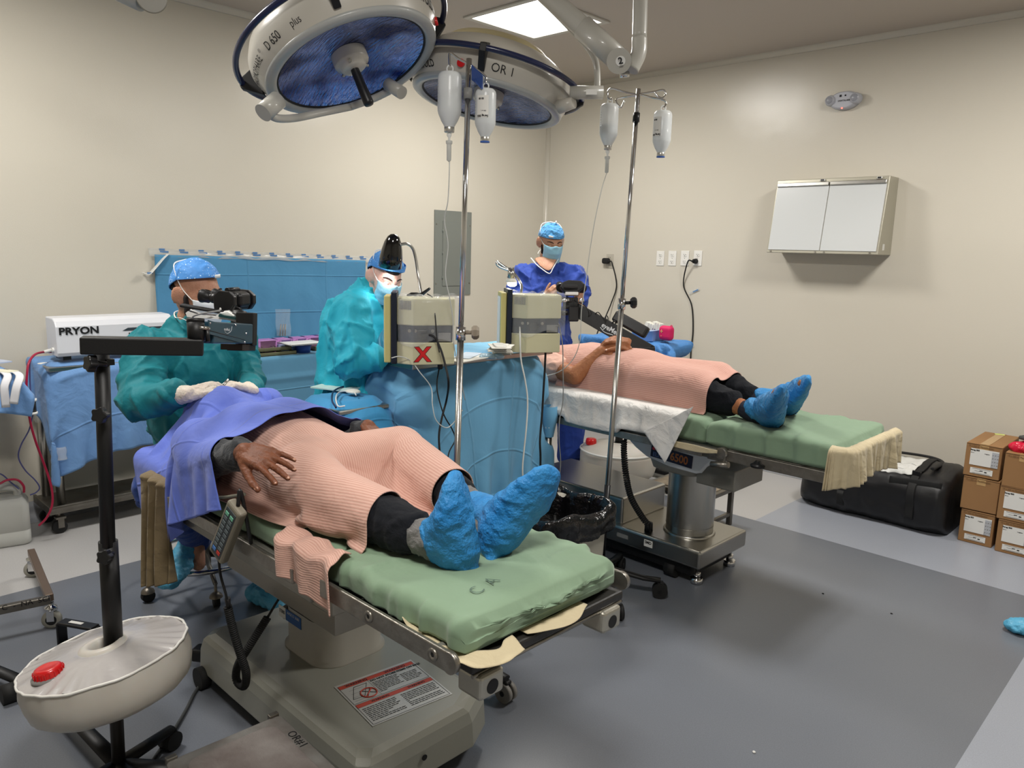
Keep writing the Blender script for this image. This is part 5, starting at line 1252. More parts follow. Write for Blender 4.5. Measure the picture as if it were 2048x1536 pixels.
# phaco machines seen from behind
M_ivory = mat('ivory_plastic', rgb(198, 194, 160), rough=.5, bump=(200, .04))
M_yellow = mat('yellowed_plastic', rgb(206, 196, 128), rough=.45)
M_navyp = mat('navy_panel', rgb(18, 28, 44), rough=.4)
M_film = mat('plastic_film', rgb(226, 230, 232), rough=.12, alpha=.11, bump=[(14, .9), (60, .3)], spec=.8)
MS_ = .80
def machine(lab, cx, cy, ang, cross=False):
    t = thing('phaco_machine', lab, 'medical machine', (cx, cy, zt + .006), 'phaco machines on the blue table', rotz=ang); t.scale = (MS_,) * 3
    # local: +x faces the camera side (back plate), y along the table, screen on -y
    def B(n, a, b, m, bev=.004, par=t): return mk(n, MB().box2(a, b, bev=bev), m, par, local=True)
    pl4 = lambda g=0: [(-.10, -.155), (.062, -.155), (.115 - g, -.07), (.062 - g, .145), (-.10, .145)]
    mk('lower_housing', MB().prism(pl4(), .115), M_ivory, t, local=True, bevel=.004)
    mk('upper_housing', MB().prism(pl4(), .14, z0=.205), M_ivory, t, local=True, bevel=.005)
    core = mk('connector_panel', MB().prism([(-.09, -.15), (.05, -.15), (.075, -.07), (.045, .135), (-.09, .135)], .09, z0=.115), M_navyp, t, local=True)
    B('side_panel', (-.11, -.185, .0), (.085, -.155, .375), M_navyp, .004)
    B('screen_bezel', (-.10, -.222, .005), (.07, -.187, .355), M_yellow, .006)
    B('screen', (-.08, -.2245, .03), (.05, -.222, .33), mat('screen_glass', rgb(120, 140, 150), rough=.2, emit=((.7, .9, 1, 1), .15)), .001)
    B('power_inlet', (.055, -.05, .13), (.08, .0, .18), M_black, .003, core)
    pl = B('rating_plate', (.045, .06, .12), (.058, .125, .165), M_grey, .001, core)
    mk('print', MB().box2((.0735, .055, .125), (.074, .10, .13)).box2((.0735, .055, .135), (.074, .135, .139)).box2((.0735, .055, .145), (.074, .12, .149)).box2((.0735, .055, .155), (.074, .135, .158)), M_ink, pl, local=True) if False else None
    for y in (-.09, -.06, .03): mk('jack', MB().cyl((.05, y, .175), (.074, y, .175), .009, seg=14), M_steel, core, local=True)
    v = MB()
    e_l = V((.053, .085, 0)).normalized()
    for q in range(9): v.box(V((.062, -.155, .31)) + e_l * (.02 + .008 * q) + V((.001, -.0006, 0)), (.004, .002, .045), rot=math.atan2(.085, .053))
    mk('vent', v, M_grey, t, local=True)
    # clear film hung over the back
    G = np.zeros((26, 16, 3))
    for i in range(26):
        for j in range(16):
            u, vv = i / 25, j / 15; y = -.15 + .32 * u; bx = .118 - .053 * abs(y + .07) / (.085 if y < -.07 else .215)
            if vv < .35: x = -.09 + (.09 + bx) * vv / .35; z = .353 + .008 * math.sin(u * 9 + vv * 14) + .006 * math.sin(u * 23)
            else: x = bx + .007 + .005 * math.sin(u * 11 + vv * 4) + .003 * math.sin(u * 27); z = .35 - (vv - .35) / .65 * (.235 + .02 * math.sin(u * 7))
            G[i, j] = (x, y, z)
    mb_o = cloth_mk('plastic_cover', G, M_film, t, .014, .02, 2, solid=.0006, local=True)
    if cross:
        vs, fs = text_mesh('X', .105, 'CENTER', .03); mb2 = MB().add([(.115 - (v[0] - .02 + .07) * .2465 + .0018, v[0] - .02, .052 + v[1]) for v in vs], fs)
        vs2, fs2 = text_mesh('X', .105, 'CENTER', .055); mb1 = MB().add([(.115 - (v[0] - .02 + .07) * .2465 + .001, v[0] - .02, .052 + v[1]) for v in vs2], fs2)
        mk('lettering', mb1, M_ink, t, local=True); mk('lettering', mb2, mat('red_print', rgb(206, 26, 30), rough=.5), t, local=True)
    return t
c1 = at(826, 731, z=zt + .005); c1b = at(903, 724, z=zt + .005); an = math.radians(-40)
def mplace(c, an):   # local corner (.10, -.155) sits at c
    R = Matrix.Rotation(an, 3, 'Z'); o = V((c.x, c.y, 0)) - R @ V((.115, -.07, 0)) * MS_; return o.x, o.y
mx, my = mplace(c1, an); mach1 = machine('ivory machine marked with a large red X at the near end of the blue table', mx, my, an, True)
c2_ = at(1052, 707, z=zt + .005); c2b = at(1108, 703, z=zt + .005); an2 = math.radians(-38)
mx2, my2 = mplace(c2_, an2); mach2 = machine('ivory machine without a mark at the far end of the blue table', mx2, my2, an2)
def mp(cx, cy, an, x, y, z): R = Matrix.Rotation(an, 3, 'Z'); q = R @ V((x, y, 0)) * MS_; return V((cx + q.x, cy + q.y, zt + .006 + z * MS_))
# extra cables from the machines over the drape
line('power_cable', 'thick black power cable looping down from the machine marked X', [mp(mx, my, an, .082, -.03, .155), at(866, 672, d=3.17), at(880, 695, d=3.17), at(890, 728, d=3.16), at(897, 765, d=3.14), at(893, 800, x=-2.46), at(884, 835, x=-2.45), at(878, 870, x=-2.44), at(880, 910, x=-2.43), at(884, 945, x=-2.42), at(880, 975, x=-2.42)], .0048, M_rubber, 'cable')
line('lamp_cable', 'thin black lamp cable with an inline switch hanging beside the red X', [at(855, 588, d=3.32), at(866, 598, d=3.24), at(871, 640, d=3.16), at(874, 680, d=3.15), at(879, 705, d=3.15)], .0026, M_rubber, 'cable')
sw = thing('inline_switch', 'black inline cable switch hanging in front of the blue drape', 'switch', at(880, 722, x=-2.514))
mk('body', MB().box(at(880, 722, x=-2.514), (.016, .024, .075), Matrix.Rotation(.05, 3, 'X'), bev=.007, seg=3), M_black, sw)
mk('cable', MB().tube(cr([at(878, 738, x=-2.514), at(874, 765, x=-2.498), at(876, 790, x=-2.482), at(888, 830, x=-2.450), at(905, 860, x=-2.450), at(910, 880, x=-2.450), at(898, 905, x=-2.434), at(893, 935, x=-2.418), at(884, 960, x=-2.410)], 8), .003, 8), M_rubber, sw)
line('white_cable', 'white cable from the lamp on the far machine hanging over the drape', [at(1038, 590, x=-2.730), at(1039, 620, x=-2.610), at(1040, 670, x=-2.490), at(1042, 720, x=-2.474), at(1050, 760, x=-2.450), at(1055, 800, x=-2.434), at(1053, 850, x=-2.418), at(1048, 900, x=-2.410), at(1045, 935, x=-2.402), at(1046, 965, x=-2.394)], .004, mat('white_rubber', rgb(214, 214, 208), rough=.45), 'cable')
line('power_cable', 'thick black power cable hanging from the unmarked far machine', [mp(mx2, my2, an2, .085, .0, .155), at(1078, 655, x=-2.466), at(1090, 690, x=-2.450), at(1090, 730, x=-2.442), at(1087, 780, x=-2.434), at(1084, 830, x=-2.426), at(1080, 880, x=-2.410), at(1081, 915, x=-2.410), at(1080, 960, x=-2.410)], .0055, M_rubber, 'cable')
line('thin_cable', 'thin black cable at the right edge of the far machine', [mp(mx2, my2, an2, .085, .12, .16), at(1118, 650, x=-2.482), at(1125, 690, x=-2.466), at(1126, 740, x=-2.450), at(1126, 800, x=-2.434), at(1119, 840, x=-2.434), at(1118, 880, x=-2.418), at(1121, 930, x=-2.418), at(1113, 985, x=-2.410)], .0028, M_grey, 'cable')
line('drip_tube', 'clear tube sagging from the machine marked X down the drape', [at(783, 716, x=-2.530), at(800, 713, x=-2.514), at(822, 722, x=-2.498), at(840, 745, x=-2.466), at(862, 775, x=-2.450), at(865, 810, x=-2.426), at(872, 840, x=-2.418), at(890, 855, x=-2.410), at(905, 848, x=-2.410), at(925, 820, x=-2.410)], .0022, M_tube)
# loose clear film spreading left of the near machine over its screen
fl = np.array([[at(778 - 38 * (i / 11) * (j / 13) ** 1.3 - 3 * math.sin(j), 603 + 112 * j / 13 + 6 * i / 11, d=3.42 + .10 * i / 11 + .012 * math.sin(i * 1.7 + j * .9)) for j in range(14)] for i in range(12)])
props(cloth_mk('plastic_sheet', fl, mat('pale_blue_clear', rgb(150, 200, 226), rough=.15, alpha=.45, bump=[(14, .9)], spec=.8), None, .01, .01, 3, solid=.0006), 'clear pale blue plastic sheet spreading left from the machine marked X', 'plastic sheet')
# clip lamps on the two machines
CL = thing('clip_lamp', 'black bullet-shaped clip lamp with a chrome gooseneck over the near machine', 'lamp', at(840, 600, d=3.4))
dL = 3.4
tip_, rim_ = at(788, 468, d=dL), at(780, 533, d=dL + .06)
axl = (rim_ - tip_).normalized(); LL = (rim_ - tip_).length
mk('shade', MB().lathe([(.0, .0), (.015, .003), (.027, .015), (.038, .038), (.046, .071), (.051, .105), (.053, LL), (.050, LL), (.046, LL - .02), (.0, LL - .03)], tip_, axl, 40), mat('gloss_black', rgb(8, 8, 9), rough=.06, coat=.6), CL)
mk('bulb', MB().ell(tip_ + axl * (LL - .04), .026, seg=16, rings=8), mat('lamp_glow', rgb(255, 255, 255), emit=((1, .97, .92, 1), 14)), CL)
for q in range(5):
    a = 1.2 + q * .5; F = frame_from(axl); rr_ = .0275; hh = .016
    mk('vent_hole', MB().cyl(tip_ + F @ V((rr_ * math.cos(a), rr_ * math.sin(a), hh)), tip_ + F @ V((rr_ * 1.06 * math.cos(a), rr_ * 1.06 * math.sin(a), hh - .002)), .0045, seg=10), M_white, CL)
mk('gooseneck', MB().tube(cr([at(799, 489, d=dL), at(815, 488, d=dL + .02), at(826, 498, d=dL + .04), at(832, 520, d=dL + .05), at(837, 555, d=dL + .05), at(843, 590, d=dL + .02)], 8), .0065, 10), M_steel, CL)
def clip(parent, a, b, m=M_black):
    a, b = V(a), V(b); d_ = (b - a).normalized(); n_ = (RW @ V((0, 1, 0))); n_ = (n_ - d_ * n_.dot(d_)).normalized()
    L_ = (b - a).length; w_ = d_.cross(n_)
    for s_ in (1, -1):
        mk('jaw', MB().loft([[a + d_ * (L_ * t_) + n_ * (s_ * o_ + h_ * e2) + w_ * .011 * e1 for e1, e2 in ((1, 1), (-1, 1), (-1, -1), (1, -1))] for t_, o_, h_ in ((0, .006, .003), (.2, .012, .006), (.45, .009, .008), (.6, .006, .007), (.8, .02, .005), (1, .034, .003))], smooth=False), m, parent)
    mk('pin', MB().cyl(a + d_ * L_ * .5 - w_ * .014, a + d_ * L_ * .5 + w_ * .014, .006, seg=12), M_steel, parent)
clip(CL, at(815, 594, d=3.4), at(860, 592, d=3.38)); mk('switch_barrel', MB().cyl(at(862, 597, d=3.43), at(882, 596, d=3.43), .009, seg=16).cyl(at(845, 597, d=3.42), at(864, 597, d=3.43), .0026, seg=8), M_black, CL)
li = bpy.data.lights.new('clip_lamp_light', 'SPOT'); li.energy = 1.5; li.spot_size = 1.9; li.spot_blend = .6; li.shadow_soft_size = .03; li.color = (1, .97, .95)
lo = bpy.data.objects.new('clip_lamp_light', li); COL.objects.link(lo); lo.parent = CL; lo.location = tip_ + axl * (LL + .015) - V(CL.location); lo.rotation_euler = axl.to_track_quat('-Z', 'Y').to_euler()
CL2 = thing('clip_lamp', 'lit white clip lamp on a chrome gooseneck over the far machine', 'lamp', at(1042, 590, d=3.85))
d2_ = 3.85
mk('gooseneck', MB().tube(cr([at(1042, 588, d=d2_), at(1043, 572, d=d2_), at(1038, 560, d=d2_), at(1026, 545, d=d2_), at(1008, 533, d=d2_), at(995, 524, d=d2_), at(994, 528, d=d2_), at(1000, 534, d=d2_), at(1018, 541, d=d2_), at(1020, 546, d=d2_)], 8), .007, 10), M_chrome, CL2)
mk('neck', MB().cyl(at(1022, 536, d=d2_), at(1023, 558, d=d2_), .016, .02, 18), M_steel, CL2)
mk('shade', MB().lathe([(.016, 0), (.022, .008), (.029, .024)], at(1023, 555, d=d2_), (0, 0, -1), 24), mat('white_shade', rgb(230, 228, 220), rough=.4), CL2, solid=.002)
mk('bulb', MB().ell(at(1024, 568, d=d2_), (.024, .024, .014), seg=16, rings=8), mat('lamp_glow2', rgb(255, 255, 255), emit=((1, .9, .7, 1), 25)), CL2)
mk('clamp', MB().box(at(1041, 592, d=d2_), (.03, .05, .02), bev=.004).cyl(at(1041, 592, d=d2_), at(1087, 591, d=d2_), .004, seg=8), M_steel, CL2)
li = bpy.data.lights.new('clip_lamp_light', 'SPOT'); li.energy = 3; li.spot_size = 2.2; li.spot_blend = .7; li.shadow_soft_size = .03; li.color = (1, .88, .7)
lo = bpy.data.objects.new('clip_lamp_light', li); COL.objects.link(lo); lo.parent = CL2; lo.location = at(1024, 574, d=d2_) - V(CL2.location)
# small things on the drape between the machines
M_pouch = mat('pouch_paper', rgb(226, 224, 214), rough=.55)
rr = random.Random(5)
pk = at(1000, 703, z=zt + .01)
for k in range(7):
    c = at(1000 + rr.uniform(-4, 6), 706 - k * 2.2, z=zt + .012 + .0105 * k); a = rr.uniform(-.25, .25) + 2.3
    M_ = Matrix.Rotation(a, 4, 'Z'); M_ = Matrix.Translation(c) @ M_ @ Matrix.Rotation(rr.uniform(-.05, .05) - .04 * (k > 4), 4, 'Y')
    t = thing('sterile_pouch', ['lowest', 'second lowest', 'third from the bottom', 'middle', 'third from the top', 'second from the top', 'topmost'][k] + ' white paper pouch in the stack beside the far machine', 'pouch', c, 'paper pouches stacked by the far machine')
    mk('paper', MB().prism(rrect(.15, .085, .004, 1), .0025, M_), M_pouch, t)
    mk('content', MB().prism(rrect(.11, .05, .012, 4), .007, M_ @ Matrix.Translation((0, 0, .002))), M_white, t, bevel=.002)
t = thing('gauze_pile', 'crumpled pale blue plastic bags below the pouches on the drape', 'bag', at(990, 712, z=zt + .01))
mb = MB()
for (px, py, r) in ((976, 712, .022), (985, 714, .02), (997, 713, .02), (966, 713, .018)):
    mb.ell(at(px, py, z=zt + .016), (r * 1.4, r, r * .6), Matrix.Rotation(rr.random() * 3, 3, 'Z'))
me = remeshed(mb, .004, 2); P = get_co(me); N_ = get_no(me); set_co(me, P + N_ * (.004 * vnoise(P, 90, 3))[:, None]); link('film', me, mat('pale_blue_film', rgb(180, 212, 230), rough=.3), t)
t = thing('paper_packet', 'flat white paper packet lying on the drape right of the first IV pole', 'packet', at(945, 715, z=zt + .008))
mk('sheet', MB().prism(rrect(.30, .10, .004, 1), .003, Matrix.Translation(at(948, 716, z=zt + .012)) @ Matrix.Rotation(1.75, 4, 'Z')), M_pouch, t)
mk('sheet', MB().prism(rrect(.2, .08, .004, 1), .002, Matrix.Translation(at(935, 711, z=zt + .0165)) @ Matrix.Rotation(2.1, 4, 'Z')), mat('blue_white_paper', rgb(200, 216, 232), rough=.5), t)

# ================================================================== low blue-draped mayo stand beside the second surgeon
mz = .94; lx, ly = at(695, 800, z=mz).x, at(695, 800, z=mz).y
MY = thing('mayo_stand', 'low stand under a bright blue drape beside the second surgeon', 'stand', (lx, ly, 0))
mk('tray', MB().box((lx - .04, ly + .02, mz - .03), (.28, .26, .02), bev=.005), M_steel, MY)
mk('post', MB().cyl((lx - .1, ly + .1, .05), (lx - .1, ly + .1, mz - .03), .016, seg=16), M_steel, MY)
mk('foot', MB().box((lx - .1, ly + .1, .03), (.3, .05, .03), bev=.004).box((lx - .1, ly + .1, .03), (.05, .3, .03), bev=.004), M_steel, MY)
M_cyan = fabric('bright_blue_drape', rgb(70, 160, 214), crease=(0.3, 0.3), wrinkle=(5, .5), dark=.85, rough=.6)
draped('stand_drape', 'bright blue drape over the low stand with a cord lying on it', lx - .2, lx + .12, ly - .13, ly + .17, mz, (.1, .26, .26, .16), M_cyan, res=.03, steps=60, seed=9, amp=.03)
t = thing('paper_towel', 'folded pale green paper towel on the low blue stand', 'towel', at(680, 777, z=mz + .02))
mk('sheet', MB().prism(rrect(.2, .12, .004, 1), .006, Matrix.Translation(at(672, 776, z=mz + .015)) @ Matrix.Rotation(.4, 4, 'Z')), mat('pale_green_paper', rgb(196, 222, 216), rough=.6), t)
mk('gauze', MB().ell(at(706, 783, z=mz + .025), (.04, .03, .012), seg=14, rings=8), M_pouch, t)
line('handpiece_cable', 'dark cable curling over the edge of the bright blue stand drape', [at(672, 815, z=mz + .02), at(664, 800, z=mz + .03), at(668, 782, z=mz + .03), at(690, 772, z=mz + .025), at(715, 768, z=mz + .03)], .004, mat('navy_cable', rgb(24, 40, 80), rough=.4), 'cable')
line('handpiece_tube', 'white looping tube lying on the bright blue stand drape', [at(690, 812, z=mz + .03), at(676, 812, z=mz + .03), at(672, 795, z=mz + .03), at(680, 784, z=mz + .025), at(705, 782, z=mz + .025), at(712, 790, z=mz + .025)], .003, M_white, 'tubing')

# ================================================================== tables along wall_left
# cart 1: steel cart, sterilizer on top
CT = thing('steel_cart', 'steel cart with a blue-draped top carrying the white sterilizer', 'cart', (-4.65, 1.6, 0))
ca, cb, cc_, cdd = -4.83, -4.49, 1.14, 2.28; ctz = .935
mk('tabletop', MB().box2((ca + .01, cc_ + .015, ctz - .035), (cb - .015, cdd - .01, ctz - .01), bev=.004), M_steel, CT)
mk('shelf', MB().box2((ca, cc_ - .02, .135), (cb - .03, cdd, .15)).box2((cb - .05, cc_ - .03, .115), (cb - .035, cdd, .16), bev=.003).box2((ca, cc_ - .03, .115), (cb - .035, cc_ - .015, .16), bev=.003), M_steel_d, CT)
for x, y in ((cb - .07, cc_ + .04), (ca + .03, cc_ + .03), (cb - .07, cdd - .04), (ca + .03, cdd - .04)):
    mk('leg', MB().cyl((x, y, .15), (x, y, ctz - .02), .022, seg=24), M_steel, CT)
for x, y in ((cb - .06, cc_ + .02), (ca + .05, cc_ + .02), (cb - .06, cdd - .05)):
    w_ = mk('caster', MB().cyl((x - .014, y, .037), (x + .014, y, .037), .037, seg=22), M_rubber, CT)
    mk('fork', MB().box((x, y + .005, .088), (.045, .05, .012), bev=.002).box((x - .018, y + .005, .06), (.003, .03, .055)).box((x + .018, y + .005, .06), (.003, .03, .055)).cyl((x, y, .09), (x, y, .13), .01, seg=12), M_steel_d, w_)
draped('cart_drape', 'blue drape over the left cart, taped at its front corner', ca, cb, cc_, cdd, ctz, (.0, .37, .17, .0), M_bdr2, res=.024, steps=60, seed=2, amp=.01, pinrow=True)
t = thing('tape_wrap', 'clear tape wrapped round the front cart leg below the drape', 'tape', (cb - .07, cc_ + .04, .5))
mk('film', MB().lathe([(.025, .0), (.03, -.02), (.026, -.05), (.03, -.07)], at(121, 893, y=cc_ + .04) , (0, 0, 1), 14), M_tape, t)
t2 = thing('tape_wrap', 'clear tape wrapped round the rear cart leg by the wall', 'tape', (ca + .03, cc_ + .03, .6))
mk('film', MB().lathe([(.026, .03), (.034, .0), (.027, -.03), (.034, -.06), (.026, -.08)], (ca + .03, cc_ + .03, .66), (0, 0, 1), 14), M_tape, t2)
# sterilizer
ST = thing('sterilizer', 'white tabletop sterilizer with dark brand lettering on the left cart', 'sterilizer', (-4.62, 1.5, ctz + .02))
M_ster = mat('sterilizer_white', rgb(222, 224, 230), rough=.35)
sy0, sy1, sx0, sx1 = 1.205, 1.82, -4.69, -4.515; sz0, sz1 = .975, 1.18
prof = [(sx0, sz0), (sx1 - .01, sz0), (sx1, sz0 + .02), (sx1 - .002, sz1 - .045), (sx1 - .02, sz1 - .018), (sx1 - .055, sz1 - .002), (sx0, sz1)]
mk('housing', MB().prism([(p[0], p[1]) for p in prof], sy1 - sy0, place((0, sy1, 0), (1, 0, 0), (0, 0, 1), (0, -1, 0))), M_ster, ST, bevel=.006)
mk('foot', MB().box2((sx0 + .03, sy0 + .03, sz0 - .02), (sx1 - .02, sy0 + .07, sz0)).box2((sx0 + .03, sy1 - .1, sz0 - .02), (sx1 - .02, sy1 - .05, sz0)), M_black, ST)
tray = mk('cassette', MB().box2((sx1 - .1, sy0 + .38, sz0 - .004), (sx1 + .012, sy1 - .02, sz0 + .045), bev=.003), M_white, ST)
mk('gap', MB().box2((sx1 + .0122, sy0 + .38, sz0 + .018), (sx1 + .013, sy1 - .02, sz0 + .024)), M_black, tray)
mk('display', MB().add([(sx1 + .001, sy0 + .33, sz1 - .082), (sx1 + .001, sy1 - .06, sz1 - .082), (sx1 + .001, sy1 - .06, sz1 - .066), (sx1 + .001, sy0 + .36, sz1 - .066)], [(0, 1, 2, 3)]), mat('display_grey', rgb(60, 66, 72), rough=.2), ST)
for s_, sz_, y_, z_, b_ in (('PRYON', .052, sy0 + .012, sz1 - .07, .035), ('SUMERSION', .04, sy0 + .36, sz1 - .11, .03)):
    lettering('lettering', s_.replace('SUMERSION', 'INMERSIÓN'), sz_, (sx1 + .0025, y_, z_), (0, 1, 0), (0, 0, 1), M_ink, ST, bold=b_, sx=1.15)
lettering('lettering', 'STEAM', .03, (sx1 + .0135, sy0 + .41, sz0 + .034), (0, 1, 0), (0, 0, 1), M_ink, tray, bold=.04, sx=1.2)
lettering('lettering', 'STEAM', .03, (sx1 + .0135, sy0 + .41, sz0 + .006), (0, 1, 0), (0, 0, 1), M_ink, tray, bold=.04, sx=1.2)
M_mag = mat('crimson_hose', rgb(160, 24, 60), rough=.35)
m_c = [at(103, 704, x=-4.6), at(88, 704, x=-4.58), at(70, 709, x=-4.52), at(58, 725, x=-4.46), at(54, 750, x=-4.44), at(53, 780, x=-4.44), at(56, 815, x=-4.44), at(62, 850, x=-4.44), at(72, 885, x=-4.43), at(85, 920, x=-4.42), at(99, 960, x=-4.42), at(105, 990, x=-4.42), at(103, 1015, x=-4.42), at(92, 1037, x=-4.43), at(78, 1051, x=-4.45)]
line('hose', 'crimson hose hanging from the sterilizer down to the water jug', m_c, .006, M_mag, 'hose')
line('hose', 'short crimson hose arching into the top of the water jug', [at(-20, 975, x=-4.5), at(0, 967, x=-4.5), at(15, 960, x=-4.5), at(35, 960, x=-4.5), at(47, 972, x=-4.5), at(48, 985, x=-4.5)], .006, M_mag, 'hose')
line('thin_hose', 'thin blue-grey tube below the inline filter by the wall', [at(66, 828, x=-4.46), at(58, 860, x=-4.5), at(42, 890, x=-4.52), at(37, 915, x=-4.52), at(50, 940, x=-4.52), at(70, 960, x=-4.5), at(79, 975, x=-4.5), at(72, 985, x=-4.5), at(60, 990, x=-4.5)], .0035, mat('violet_tube', rgb(76, 78, 128), rough=.4), 'tubing')
line('thin_hose', 'thin violet tube crossing behind the crimson hose at the left edge', [at(-10, 945, x=-4.55), at(5, 950, x=-4.55), at(22, 965, x=-4.55), at(38, 978, x=-4.52)], .0035, mat('violet_tube', rgb(76, 78, 128)), 'tubing')
t = thing('inline_filter', 'black and white inline water filter hanging left of the cart', 'filter', at(63, 812, x=-4.45))
ca_ = at(63, 800, x=-4.45); cb_ = at(65, 826, x=-4.45)
mk('core', MB().cyl(ca_, cb_, .019, seg=20), M_black, t)
for p in (ca_, cb_): mk('end_cap', MB().cyl(p - V((0, 0, .006)), p + V((0, 0, .006)), .024, seg=20), M_white, t)
mk('tube', MB().tube(cr([at(62, 796, x=-4.45), at(60, 760, x=-4.46), at(60, 730, x=-4.47), at(64, 712, x=-4.5)], 5), .0035, 8), mat('violet_tube', rgb(76, 78, 128)), t)
t = thing('connector_plug', 'white cable connector behind the sterilizer', 'connector', at(95, 702, x=-4.6))
mk('body', MB().cyl(at(88, 704, x=-4.58), at(103, 700, x=-4.58), .009, seg=14).cyl(at(103, 700, x=-4.58), at(110, 700, x=-4.58), .013, seg=14), M_white, t)
t = thing('warning_sticker', 'white half-moon paper sticker on the blue cart drape', 'sticker', at(87, 725, z=ctz + .012))
mk('paper', MB().prism([(0.03 * math.cos(a), .03 * math.sin(a)) for a in [PI * q / 12 for q in range(13)]], .002, Matrix.Translation(at(88, 727, z=ctz + .016)) @ Matrix.Rotation(2.4, 4, 'Z')), M_paper, t)
# water jug
def jug(lab, c, w_, d_, h, rot, m=None, cap=True, fill=.5):
    c = V(c); t = thing('water_jug', lab, 'jug', c, rotz=rot); m = m or mat('jug_polyethylene', rgb(214, 214, 208), rough=.3, trans=.25, ior=1.15, bump=(12, .1))
    R = [[(a, b, z) for a, b in rrect(w_ * s, d_ * s, .035, 6)] for s, z in ((.93, 0), (1, .012), (1, h * .25), (.985, h * .255), (.985, h * .27), (1, h * .275), (1, h * .7), (.9, h * .78), (.78, h * .84))]
    mk('body', MB().loft(R), m, t, local=True)
    mk('water', MB().loft([[(a, b, z) for a, b in rrect(w_ * .97, d_ * .97, .03, 6)] for z in (.012, h * fill)]), M_water, t, local=True)
    hp = cr([(-w_ * .3, 0, h * .78), (-w_ * .28, 0, h * .95), (0, 0, h * 1.0), (w_ * .28, 0, h * .95), (w_ * .3, 0, h * .78)], 8)
    mk('handle', MB().tube(hp, (.02), 10), m, t, local=True)
    mk('spout', MB().lathe([(.03, h * .8), (.03, h * .88), (.026, h * .89), (0, h * .89)], (-w_ * .38, -d_ * .15, 0), seg=20), m, t, local=True)
    return t
jc = at(22, 1085, z=0); jug('translucent white water jug on the floor at the left edge', (jc.x - .03, jc.y - .02, 0), .24, .2, .30, 1.35, fill=.16)

# table 2 along the wall with instruments
IT = thing('instrument_table', 'long teal-draped instrument table against the left wall', 'table', (-4.6, 3.0, 0))
ia, ib, ic, id_ = -4.83, -4.46, 2.34, 3.62; iz = .88
mk('tabletop', MB().box2((ia, ic, iz - .03), (ib, id_, iz), bev=.004), M_steel, IT)
for x in (ia + .04, ib - .04):
    for y in (ic + .05, id_ - .05): mk('leg', MB().cyl((x, y, 0), (x, y, iz - .03), .018, seg=16), M_steel, IT)
def tdr(u, v):
    L_ = (ib - ia) + .62; s = v * L_; yy = ic - .03 + u * (id_ - ic + .06)
    if s < ib - ia: return (ia + s, yy, iz + .006)
    s2 = s - (ib - ia); r = .012
    if s2 < r * 1.57: a = s2 / r; return (ib + r * math.sin(a), yy, iz + .006 - r * (1 - math.cos(a)))
    s3 = s2 - r * 1.57; wv = .008 * math.sin(u * 19) * min(s3 * 3, 1) + (.012 * math.exp(-((s3 - .13) / .012) ** 2))
    return (ib + r + wv, yy + .004 * math.sin(u * 30), iz - .006 - s3)
mb = MB().grid(tdr, 60, 60); uv = [(i / 60 * 1.6, j / 60 * 1.0) for j in range(61) for i in range(61)]
props(mk('table_drape', mb, M_bdr3, uvs=uv, solid=.002), 'teal-blue drape hanging in one smooth fold over the instrument table by the wall', 'drape')
M_lilac = mat('lilac_plastic', rgb(188, 130, 196), rough=.4, trans=.15)
def tub(name, lab, cat, pa, pb, depth, h, m, grp=None, flare=.9, zz=iz + .008, th=.003, rot=None):
    """open tray whose front lower edge runs from pa to pb"""
    pa = V(pa); pb = V(pb); t = thing(name, lab, cat, (pa + pb) / 2, grp); x = (pb - pa).normalized(); y = V((0, 0, 1)).cross(x); w_ = (pb - pa).length; c = (pa + pb) / 2 + y * depth / 2
    def ring(s, z, r=.012): return [c + x * a * s + y * b * s + V((0, 0, z)) for a, b in rrect(w_, depth, r, 4)]
    mk('shell', MB().loft([ring(flare - .04, th), ring(flare - .02, .0), ring(flare, .001), ring(1, h), ring(1.05, h), ring(1.05, h - .004)], caps=False).loft([ring(1.0 - .012, h), ring(flare - .012, th), ring(.02, th)], caps=True), m, t)
    return t, c, x, y, w_
bz = iz + .008
pa, pb_ = at(507, 712, x=-4.60), at(570, 694, x=-4.68)
for k, (l0, l1) in enumerate(((500, 541), (542, 570), (575, 600), (600, 628), (628, 651))):
    a = at(l0, 697 - k * 1, z=bz); b = at(l1, 696 - k * 1, z=bz)
    a = V((-4.70, at(l0 + 4, 690, x=-4.70).y, bz)); b = V((-4.70, at(l1 - 3, 690, x=-4.70).y, bz))
    t, *_ = tub('storage_bin', ['lilac storage bin nearest the first surgeon', 'second lilac storage bin on the instrument table', 'lilac storage bin behind the white tray lid', 'fourth lilac storage bin from the left', 'lilac storage bin with white clips, nearest the second surgeon'][k], 'bin', a, b, -.1, .088, M_lilac, 'lilac storage bins in a row')
    if k == 4:
        for q in range(3): mk('clip', MB().tube([V((-4.68, b.y - .03 - .015 * q, bz + .075)), V((-4.67, b.y - .02 - .015 * q, bz + .11))], .003, 6), M_white, t)
    if k == 4: mk('blue_content', MB().box((-4.77, b.y - .01, bz + .05), (.06, .1, .06), bev=.01), mat('navy_fabric', rgb(44, 70, 130)), t)
M_inst = mat('instrument_tray_green', rgb(112, 112, 84), rough=.4, metal=.3)
